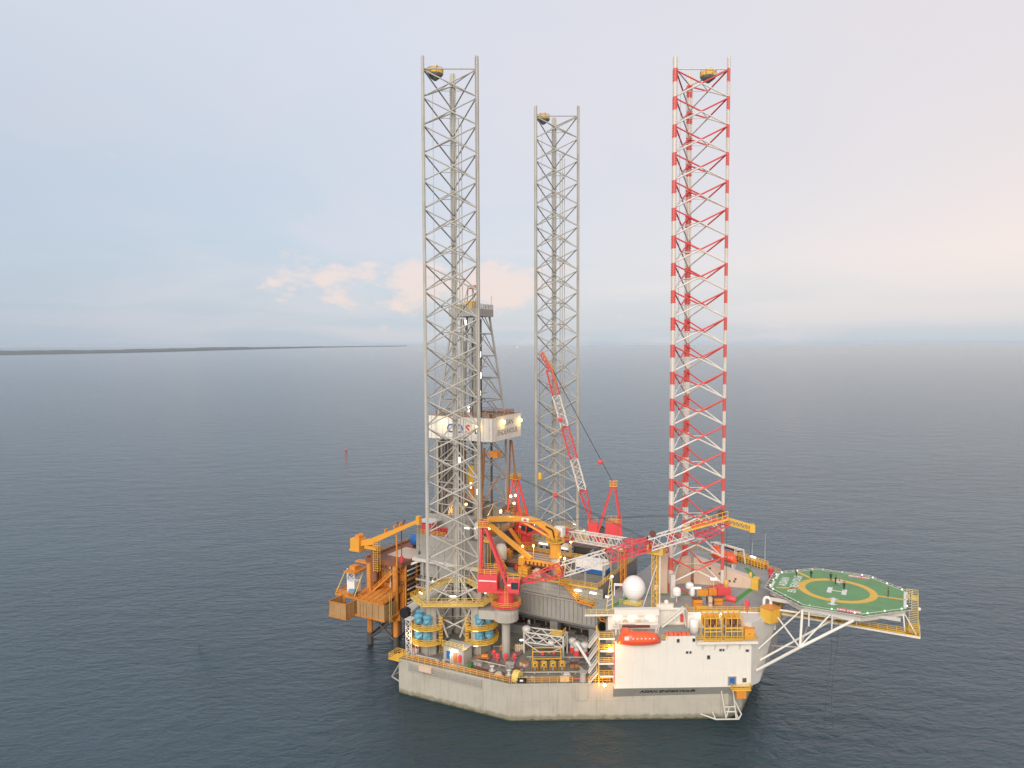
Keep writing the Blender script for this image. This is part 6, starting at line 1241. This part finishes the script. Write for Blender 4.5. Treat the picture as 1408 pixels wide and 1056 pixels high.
hb.part('post', MB().cyl((15.6, -16.8, Z0), (15.6, -16.8, Z0+6), .3, n=8), 'steel'); hb.part('lamp', MB().bar((14.2, -18.8, Z0+1.6), (15.0, -18.2, Z0+1.6), .3), 'strip'); hb.part('lamp_post', MB().bar((14.6, -18.5, Z0), (14.6, -18.5, Z0+1.6), .1), 'steel')
mr = Thing('mooring_reel', 'pale yellow half-round mooring reel cover at the hull knuckle', 'mooring reel', (21.8, -34.4, Z0)); mr.part('cover', MB().lathe([(1.3, -.7), (1.35, -.5), (1.35, .5), (1.3, .7)], (21.8, -34.0, Z0+.9), 16, 'x'), 'paleyellow'); mr.part('hub', MB().cyl((21.0, -34, Z0+.9), (22.6, -34, Z0+.9), .3, n=8), 'darksteel'); mr.part('bracket', MB().box((21.2, -35.0, Z0), (22.4, -33.0, Z0+.4)), 'steel')
sb = Thing('sign_board', 'small black board with a white mark on the rail beside the mooring reel', 'sign', (23.2, -34.6, Z0)); sb.part('board', MB().obox((23.2, -34.75), .867, .499, 2.1, .12, Z0+.2, Z0+1.2), 'black'); sb.part('mark', MB().obox((23.23, -34.83), .867, .499, .7, .05, Z0+.5, Z0+.9), 'cleanwhite'); sb.part('post', MB().bar((23.0, -34.6, Z0), (23.0, -34.6, Z0+.6), .12), 'steel')
ps = Thing('notice_panel', 'peach notice panel fixed to the yellow rail near the stair', 'panel', (30.9, -29.6, Z0)); ps.part('panel', MB().obox((30.9, -29.85), .867, .499, 1.9, .1, Z0+.1, Z0+1.3), 'peach'); ps.part('post', MB().bar((30.6, -29.7, Z0), (30.6, -29.7, Z0+1.0), .12), 'steel')
for k, (x, y) in enumerate(((14.8, -32.6), (19, -32.6))):
    t_ = Thing('capstan', ('left' if k == 0 else 'right')+' of two small pale capstans by the knuckle rail', 'capstan', (x, y, Z0), 'pale capstans'); t_.part('barrel', MB().lathe([(.5, 0), (.32, .3), (.3, .8), (.55, 1.1), (.3, 1.2)], (x, y, Z0), 12), 'whitegrey'); t_.part('base', MB().cyl((x, y, Z0), (x, y, Z0+.1), .8, n=12), 'steel')
rs_ = Thing('deck_walkway', 'rust-red marked walkway strip on the near deck', 'walkway'); rs_.e.location = S(10, -33, Z0); rs_.b = Vector((10, -33, Z0)); rs_.part('strip', MB().add([(9, -34.2, Z0+.004), (20, -33.6, Z0+.004), (20, -32.0, Z0+.004), (9, -32.6, Z0+.004), (9, -34.2, Z0+.03), (20, -33.6, Z0+.03), (20, -32.0, Z0+.03), (9, -32.6, Z0+.03)], [(4, 5, 6, 7), (0, 1, 5, 4), (1, 2, 6, 5), (2, 3, 7, 6), (3, 0, 4, 7)]), 'brown')
# lattice tower at the stern corner and side scaffold
sc_ = Thing('stern_ladder_tower', 'thin white lattice ladder tower at the stern corner of the deck', 'ladder tower', (-6, -34.5, Z0))
for x, y in ((-6.4, -35.4), (-5.0, -35.2), (-5.0, -33.8), (-6.4, -34)): sc_.part('post', MB().bar((x, y, Z0), (x, y, Z0+8.4), .14), 'whitegrey')
for k in range(5): z = Z0+1.65*k; sc_.part('brace', MB().bar((-6.4, -35.4, z), (-5, -35.2, z+1.65), .1).bar((-5, -35.2, z), (-6.4, -35.4, z+1.65), .1).bar((-6.4, -34, z), (-6.4, -35.4, z+1.65), .1).bar((-6.4, -35.4, z), (-5, -35.2, z), .1), 'whitegrey')
sc_.part('top', MB().box((-6.6, -35.6, Z0+8.4), (-4.8, -33.6, Z0+8.6)), 'whitegrey')
# ------------------------------------------------------------------ things on the pipe deck
PZ = 23.36
ct = Thing('container', 'white and blue cargo container on the pipe deck', 'container', (26.2, -3.4, PZ)); ct.part('box', MB().box((22.4, -5.0, PZ), (30.0, -1.6, PZ+3.1)), 'cleanwhite'); ct.part('blue_band', MB().box((22.34, -5.06, PZ+.25), (30.06, -1.54, PZ+1.25)), 'blue'); ct.part('base_frame', MB().box((22.3, -5.1, PZ), (30.1, -1.5, PZ+.22)), 'darksteel')
for x in (24.2, 26.2, 28.1): ct.part('rib', MB().box((x-.06, -5.1, PZ+1.25), (x+.06, -4.98, PZ+3.0)), 'cleanwhite')
ct.part('corner_post', MB().box((22.3, -5.1, PZ), (22.5, -4.9, PZ+3.15)).box((29.9, -5.1, PZ), (30.1, -4.9, PZ+3.15)), 'whitegrey')
rnd = random.Random(21)
def pipes(label, x0, x1, y0, y1, nz, r, mats, grp):
    t_ = Thing('pipe_stack', label, 'pipe stack', ((x0+x1)/2, (y0+y1)/2, PZ), grp); k = 0
    for j in range(nz):
        y = y0
        while y <= y1: t_.strut('pipe', (x0+rnd.uniform(-.4, .4), y, PZ+r+j*2*r+.25), (x1+rnd.uniform(-.4, .4), y, PZ+r+j*2*r+.25), r, mats[k % len(mats)], n=7); y += 2*r*1.05; k += 1
    for x in (x0+1.5, x1-1.5): t_.part('dunnage', MB().box((x-.15, y0-.3, PZ), (x+.15, y1+.3, PZ+.25)), 'teak'); 
pipes('stack of brown drill pipe under the folded yellow arm', 3.5, 16.5, -9.4, -6.2, 3, .17, ('brown', 'teak', 'darksteel'), 'pipe stacks on the pipe deck')
pipes('stack of grey casing pipe behind the yellow crane column', 6, 18.5, -4.6, -.6, 3, .26, ('midgrey', 'steel', 'teak'), 'pipe stacks on the pipe deck')
pipes('stack of dark pipe at the far side of the pipe deck', 8, 22, 9.2, 13, 4, .22, ('darksteel', 'brown', 'midgrey'), 'pipe stacks on the pipe deck')
sk = [('yellow tool skid at the near edge of the pipe deck left of the crane column', 12.0, -12.4, 3.0, 1.8, 1.7, 'yellow', 'orange'), ('orange pump skid beside the red crane mast', 5.0, -12.2, 2.6, 1.8, 2.0, 'orange', 'darksteel'), ('peach tool box under the yellow gripper', 15.6, -12.2, 2.2, 1.4, 1.3, 'peach', 'peach'), ('red tool basket behind the gripper', 10.0, -10.6, 3.4, 1.0, 1.2, 'red', 'brown'), ('grey generator set beyond the container', 24.5, 4.5, 4.4, 2.6, 3.0, 'midgrey', 'darksteel'), ('yellow mud pump behind the crane column', 19.6, -7.4, 2.2, 1.6, 1.6, 'cranegold', 'orange'), ('grey cabin with lit windows beside the mid-deck crane', 9.5, 5.0, 5.0, 3.0, 3.8, 'grey', 'grey'), ('pale cabinet with lamp beyond the pipe stacks', 15.0, 5.6, 3.0, 2.0, 2.8, 'whitegrey', 'whitegrey'), ('orange skid at the drill-floor edge', 3.2, -5.2, 2.0, 2.4, 2.6, 'orange', 'yellow')]
for lab, x, y, sx, sy, h, m1, m2 in sk:
    t_ = Thing('deck_skid', lab, 'skid', (x, y, PZ), 'skids on the pipe deck'); t_.part('base_frame', MB().box((x-sx/2, y-sy/2, PZ), (x+sx/2, y+sy/2, PZ+.25)), m2); t_.part('body', MB().box((x-sx*.42, y-sy*.42, PZ+.25), (x+sx*.42, y+sy*.42, PZ+h)), m1)
    t_.part('frame_rail', MB().rail([(x-sx/2, y-sy/2, PZ+.25), (x+sx/2, y-sy/2, PZ+.25), (x+sx/2, y+sy/2, PZ+.25), (x-sx/2, y+sy/2, PZ+.25)], h*.8, 1.1, .11, 1, True), m2); t_.part('top_unit', MB().box((x-sx*.2, y-sy*.3, PZ+h), (x+sx*.25, y+sy*.2, PZ+h+.5)), m2)
    if 'lit' in lab or 'lamp' in lab:
        t_.part('strip_light', MB().box((x-sx*.3, y-sy*.5, PZ+h*.75), (x+sx*.2, y-sy*.43, PZ+h*.85)), 'strip')
        for k in (-1, 1): t_.part('window', MB().box((x+k*sx*.2-.5, y-sy*.46, PZ+h*.4), (x+k*sx*.2+.5, y-sy*.415, PZ+h*.65)), 'glass')
sl_ = [(9.2, -7.9, 28.6), (17.6, 2.8, 28.2), (21.6, -9.8, 27.8), (13.2, 4.6, 27.6), (28.6, 9.6, 26.8), (11.2, 8.4, 28.4), (33.6, -9.6, 25.2)]
LBL = ('lit lamp post standing by the brown drill pipe', 'lit lamp post between the far pale cabinet and the container', 'lit lamp post right beside the yellow crane column', 'lit lamp post in front of the pale cabinet', 'lit lamp post at the far forward corner of the pipe deck', 'lit lamp post behind the grey cabin', 'lit lamp post forward of the pipe deck rail near the radome')
for (x, y, z), lab in zip(sl_, LBL):
    zb = PZ if x < 32 else RF
    t_ = Thing('lamp_post', lab, 'lamp post', (x, y, zb), 'lit lamp posts on the pipe deck'); t_.part('pole', MB().cyl((x, y, zb), (x, y, z), .09, n=6), 'yellow'); t_.part('lamp_head', MB().lathe([(.1, -.28), (.28, -.1), (.28, .1), (.1, .28)], (x, y, z), 8), 'gold'); t_.part('foot', MB().box((x-.3, y-.3, zb), (x+.3, y+.3, zb+.1)), 'darksteel'); pointlight(t_, (x, y-.5, z+.2), 130, (1, .7, .3), .3)
# mid-deck steel between drill floor and pipe deck: catwalk ramp and yellow stairs
cwk = Thing('catwalk', 'orange pipe catwalk and ramp leading up to the drill floor', 'catwalk', (6, -2.5, PZ)); cwk.part('trough', MB().box((-.6 + .8, .2, 24.6), (22, 1.6, 25.0)), 'teak'); cwk.part('ramp', MB().bar((.6, .9, 30.0), (5, .9, 25.0), 1.6, .25), 'orange'); cwk.part('legs', MB().box((6, .5, PZ), (6.4, 1.3, 24.6)).box((13, .5, PZ), (13.4, 1.3, 24.6)).box((20, .5, PZ), (20.4, 1.3, 24.6)), 'darksteel')
cwk.part('side_rail', MB().rail([(5, .2, 25), (22, .2, 25)], 1.1, 1.6, .1, 2), 'yellow')
sfl = MB(); 
for y in (-12.6, -11.6): sfl.bar((2.2, y, 30), (6.8, y, PZ+.1), .15, .35)
for k in range(17): sfl.bar((2.2+.28*k, -12.6, 30-.4*k), (2.2+.28*k, -11.6, 30-.4*k), .28, .05)
sfl.bar((2.2, -12.6, 31.1), (6.8, -12.6, PZ+1.2), .1).bar((2.2, -12.6, 30.5), (6.8, -12.6, PZ+.6), .08)
ys = Thing('drill_floor_stair', 'yellow stair from the pipe deck up to the drill floor beside the near crane mast', 'stair', (4.5, -12, PZ)); ys.part('flight', sfl, 'yellow'); ys.part('landing', MB().box((.4, -12.9, 29.7), (2.3, -11.3, 29.95)), 'yellow'); ys.part('landing_rail', MB().rail([(.5, -12.8, 29.95), (2.2, -12.8, 29.95)], 1.1, .8, .09, 2), 'yellow')
for z in (25.2, 27.2): ys.part('landing_post', MB().bar((1.9, -12.7, PZ), (1.9, -12.7, 29.7), .14) if z < 26 else MB().bar((1.9, -11.5, PZ), (1.9, -11.5, 29.7), .14), 'yellow')
tkb = Thing('white_tank', 'round white tank standing in front of the drill floor beside the near crane mast', 'tank', (6.2, -9.9 + .6, PZ)); tkb.part('shell', MB().lathe([(1.2, PZ+1.4), (1.5, PZ+1.8), (1.5, PZ+4.6), (1.0, PZ+5.4), (.2, PZ+5.6)], (3.9, -9.6, 0), 18), 'whitegrey', smooth=True)
for a in (-.8, .8): tkb.part('leg', MB().bar((3.9+a, -9.6, PZ), (3.9+a, -9.6, PZ+1.7), .25), 'yellow')
# ------------------------------------------------------------------ more deck clutter
def clutter(name, label, cat, x, y, z, parts, group='loose gear on the main deck', rz=0):
    t_ = Thing(name, label, cat, (x, y, z), group, rz=rz); t_.loc = True
    for nm, mb, mt in parts: t_.part(nm, mb, mt)
def crate_parts(sx, sy, h, m1, m2):
    return [('body', MB().box((-sx/2, -sy/2, .12), (sx/2, sy/2, h)), m1), ('runner', MB().box((-sx/2, -sy/2, 0), (-sx/2+.2, sy/2, .12)), m2), ('runner', MB().box((sx/2-.2, -sy/2, 0), (sx/2, sy/2, .12)), m2), ('lid', MB().box((-sx/2-.05, -sy/2-.05, h), (sx/2+.05, sy/2+.05, h+.08)), m2), ('batten', MB().box((-.08, -sy/2-.06, .15), (.08, -sy/2-.002, h-.02)), m2)]
def bottle_parts(n, m1):
    ps = [('frame', MB().rail([(-.1, -.4, 0), (n*.42, -.4, 0), (n*.42, .4, 0), (-.1, .4, 0)], 1.3, 5, .09, 1, True), 'yellow')]
    for k in range(n): ps.append(('gas_bottle', MB().lathe([(.18, .02), (.18, 1.4), (.08, 1.6), (.08, 1.75)], (.2+.4*k, 0, 0), 10), m1))
    return ps
def coil_parts(m1):
    return [('coil', MB().lathe([(.5, 0), (.85, .0), (.95, .15), (.85, .45), (.5, .45)], (0, 0, 0), 16), m1), ('coil', MB().lathe([(.45, .45), (.7, .45), (.75, .6), (.6, .75), (.45, .75)], (0, 0, 0), 16), m1)]
LOOSE = [('crate', 'grey steel crate close to the near crane column', 'crate', 17.6, -29.6, crate_parts(1.8, 1.2, 1.1, 'midgrey', 'steel'), 20), ('crate', 'peach wooden crate on deck between the hydrants and the gantry', 'crate', 19.8, -27.2, crate_parts(1.6, 1.2, .9, 'peach', 'teak'), -12), ('crate', 'orange tool chest near the mooring reel', 'crate', 19.8, -30.8, crate_parts(1.5, .9, .8, 'orange', 'brown'), 30), ('gas_bottle_rack', 'rack of pale gas bottles left of the gantry', 'gas bottles', 14.4, -21.4, bottle_parts(5, 'whitegrey'), 25), ('gas_bottle_rack', 'rack of red gas bottles under the crane column', 'gas bottles', 11.4, -23.0, bottle_parts(4, 'red'), 10), ('rope_coil', 'coil of tan rope by the near rail', 'rope', 17.2, -34.0, coil_parts('peach'), 0), ('rope_coil', 'coil of dark hose beside the mushroom vents', 'hose', 30.6, -19.4, coil_parts('darksteel'), 0), ('rope_coil', 'coil of grey rope behind the notice panel', 'rope', 30.2, -27.2, coil_parts('whitegrey'), 0), ('crate', 'brown skid box between the gantry and the yellow pods', 'crate', 29.8, -22.6, crate_parts(1.8, 1.3, 1.0, 'teak', 'brown'), 31), ('crate', 'white locker at the foot of the left jack case', 'locker', -5.2, -33.4, crate_parts(1.2, .9, 1.4, 'whitegrey', 'red'), 0), ('crate', 'small green bin beside the deck house', 'bin', 9.6, -33.4, crate_parts(.9, .9, 1.0, 'pathgreen', 'darksteel'), 0), ('crate', 'long grey chest right of the deck house', 'chest', 10.6, -31.8, crate_parts(2.2, .9, .8, 'steel', 'midgrey'), 3)]
for nm, lab, cat_, x, y, ps_, a in LOOSE: clutter(nm, lab, cat_, x, y, Z0, ps_, rz=R(a))
pm_ = Thing('pump_row', 'dark pumps and pipe manifold in the shade under the cantilever', 'pumps', (18, -7, Z0))
for k in range(6):
    x = 10+3.2*k; pm_.part('pump', MB().box((x-.9, -8.6, Z0+.3), (x+.9, -7.2, Z0+1.5)), ('brown', 'midgrey', 'darksteel')[k % 3]); pm_.part('motor', MB().lathe([(.2, -.8), (.55, -.6), (.55, .7), (.3, .9)], (x, -9.5, Z0+1.0), 12, 'y'), ('whitegrey', 'red', 'steel')[k % 3]); pm_.part('bed', MB().box((x-1.1, -10.4, Z0), (x+1.1, -7, Z0+.4)), 'midgrey')
pm_.part('manifold_pipe', MB().cyl((8, -6.6, Z0+2.2), (29, -6.6, Z0+2.2), .3, n=10), 'midgrey')
for k in range(7): pm_.part('pipe_support', MB().box((8.6+3.2*k, -6.8, Z0), (8.8+3.2*k, -6.4, Z0+2.2)), 'steel')
hr = Thing('low_handrail', 'low grey handrail crossing the deck in front of the shaded pumps', 'handrail', (20, -11, Z0)); hr.part('rails', MB().rail([(13, -12.2, Z0), (31.5, -10.4, Z0)], 1.1, 1.6, .08, 2), 'steel'); hr.part('toe_board', MB().bar((13, -12.2, Z0+.1), (31.5, -10.4, Z0+.1), .05, .2), 'steel')
# ------------------------------------------------------------------ people on the helideck
def person(label, x, y, ang, top, legs, hat, lean=0.0, arm=0.0):
    t_ = Thing('person', label, 'person', (x, y, HZ), 'people standing on the helideck', rz=ang); t_.loc = True; t_.e.scale = (1.08, 1.08, 1.08)
    me = bpy.data.meshes.new('body'); V = []; E = []; Rr = []
    def v(p, r, par=None):
        V.append(p); Rr.append(r); k = len(V)-1
        if par is not None: E.append((par, k))
        return k
    pel = v((0, 0, .95), .14); ch = v((lean*.6, 0, 1.25), .155, pel); sh = v((lean, 0, 1.45), .13, ch); nk = v((lean*1.1, 0, 1.54), .06, sh); hd_ = v((lean*1.2+.01, 0, 1.66), .095, nk); v((lean*1.2, 0, 1.76), .08, hd_)
    for s_ in (-1, 1):
        hp = v((0, s_*.1, .88), .10, pel); kn = v((.03, s_*.12, .48), .07, hp); an = v((-.02, s_*.13, .09), .05, kn); v((.13, s_*.14, .045), .045, an)
        so_ = v((lean, s_*.2, 1.42), .07, sh); el = v((lean-.02+arm*.1, s_*.27, 1.14), .052, so_); wr = v((lean+.1+arm*.3, s_*.25, .9+arm*.25), .036, el); pm = v((lean+.14+arm*.32, s_*.245, .84+arm*.25), .034, wr)
        for k, (dx, dy, L_) in enumerate(((.03, -.03, .07), (.035, -.01, .085), (.03, .012, .08), (.02, .032, .065))): v((lean+.14+arm*.32+dx, s_*.245+dy, .84+arm*.25-L_), .011, pm)
        v((lean+.19+arm*.32, s_*.215, .83+arm*.25), .012, pm)
    me.from_pydata(V, E, []); o = bpy.data.objects.new('body', me); COL.objects.link(o)
    md = o.modifiers.new('s', 'SKIN'); sv = me.skin_vertices[0].data
    for i, r in enumerate(Rr): sv[i].radius = (r, r)
    sv[0].use_root = True; o.modifiers.new('d', 'SUBSURF').levels = 1
    dg = bpy.context.evaluated_depsgraph_get(); m2 = bpy.data.meshes.new_from_object(o.evaluated_get(dg)); bpy.data.objects.remove(o)
    m2.materials.clear()
    for k in (top, legs, 'skin', 'black'): m2.materials.append(M(k))
    for p_ in m2.polygons:
        c = p_.center; p_.use_smooth = True
        p_.material_index = 3 if c.z < .1 else (1 if c.z < .93 and abs(c.y) < .2 else (2 if c.z > 1.5 or (abs(c.y) > .18 and c.z < .9+arm*.25) else 0))
    b = t_.part('body', m2, None)
    t_.part('hard_hat', MB().lathe([(.15, 1.70), (.125, 1.73), (.11, 1.80), (.05, 1.84), (.01, 1.845)], (lean*1.2, 0, 0), 12), hat, b, smooth=True)
    f = lean*1.2+.09; t_.part('face_detail', MB().box((f, -.012, 1.635), (f+.025, .012, 1.67)).box((f-.005, -.045, 1.675), (f+.008, -.02, 1.69)).box((f-.005, .02, 1.675), (f+.008, .045, 1.69)).box((f-.008, -.03, 1.60), (f+.006, .03, 1.61)), 'brown', b)
person('person in dark clothing crouched low at the corner edge beside the yellow line', 71.2, 9.6, R(200), 'navy', 'black', 'black', .12)
person('person in dark overalls standing nearest the far left deck edge', 74.3, 10.2, R(240), 'navy', 'navy', 'darksteel', .02)
person('person in dark overalls standing on the far side of the yellow circle', 78.4, 10.3, R(260), 'navy', 'navy', 'black')
person('person in dark overalls standing right next to the one in red', 79.5, 8.4, R(-20), 'black', 'navy', 'black', .05, .4)
person('person in red overalls and pale trousers near the letter H', 80.4, 7.8, R(190), 'red', 'peach', 'red', .04, .5)
person('person in dark overalls standing on the white letter H', 81.5, 4.9, R(120), 'navy', 'navy', 'black', .0, .2)
person('person in dark clothing standing alone near the bow edge of the deck', 90.0, 4.8, R(180), 'brown', 'black', 'black')
# ------------------------------------------------------------------ lines, buoy, far boat
ml = Thing('mooring_line', 'thin mooring line running from the stern corner out over the water', 'rope', (-9, -36, 8)); p0 = Vector((-9.2, -36.6, 8.0)); p1 = Vector((-70, -42, .05)); mb = MB(); last = p0
for k in range(1, 15):
    t = k/14; c = p0.lerp(p1, t); c.z = 8*(1-t)**1.6+.05; mb.bar(last, c, .07); last = c
ml.part('rope', mb, 'wire')
ml2 = Thing('mooring_line', 'thin line slanting from the bow platform down to the sea', 'rope', (66, -11, 7)); ml2.part('rope', MB().cyl((66.5, -11, 7), (80, -16, 0), .045, n=5), 'wire')
hh = Thing('hanging_hose', 'pair of thin hoses hanging from under the helideck to the sea', 'hose', (80, -3, 24))
for k, x in enumerate((79.6, 80.8)):
    mb = MB(); last = Vector((x, -5+.2*k, 24.5))
    for j in range(1, 11): c = Vector((x+.5*math.sin(j*.5+k), -5-.1*j, 24.5-2.45*j)); mb.bar(last, c, .07); last = c
    hh.part('hose', mb, 'wire')
by = Thing('buoy', 'small red marker buoy floating far out on the left', 'buoy', (-276.2, 243.4, 0)); bp = (-276.2, 243.4, 0)
by.part('float', MB().lathe([(.5, -.6), (.8, -.2), (.85, .4), (.6, .7), (.3, .9)], bp, 14), 'red', smooth=True); by.part('top_ring', MB().lathe([(.12, .8), (.25, .9), (.25, 1.05), (.1, 1.1)], bp, 10), 'red')
sv_ = Thing('supply_vessel', 'tiny white vessel far off on the horizon', 'ship', (150, 20500, 0), ship=False); q = (150, 20500, 0)
sv_.part('hull', MB().prism([(120, 20492), (172, 20492), (184, 20500), (172, 20508), (120, 20508)], -1, 12), 'cleanwhite'); sv_.part('deckhouse', MB().box((150, 20494, 12), (166, 20506, 30)), 'cleanwhite'); sv_.part('mast', MB().cyl((158, 20500, 30), (158, 20500, 44), .8, n=6), 'cleanwhite')
# ------------------------------------------------------------------ haze
hm_ = bpy.data.materials.new('haze_air'); hm_.use_nodes = True; t = hm_.node_tree; t.nodes.clear()
pv = N(t, 'ShaderNodeVolumePrincipled'); pv.inputs['Color'].default_value = (0.76, 0.87, 0.98, 1); pv.inputs['Density'].default_value = 0.6e-5
mo = N(t, 'ShaderNodeOutputMaterial'); t.links.new(pv.outputs[0], mo.inputs['Volume'])
structure('haze', MB().box((-61000, -61000, -6), (61000, 61000, 160)), hm_, 'stuff', label='thin pale haze over the sea', cat='haze')
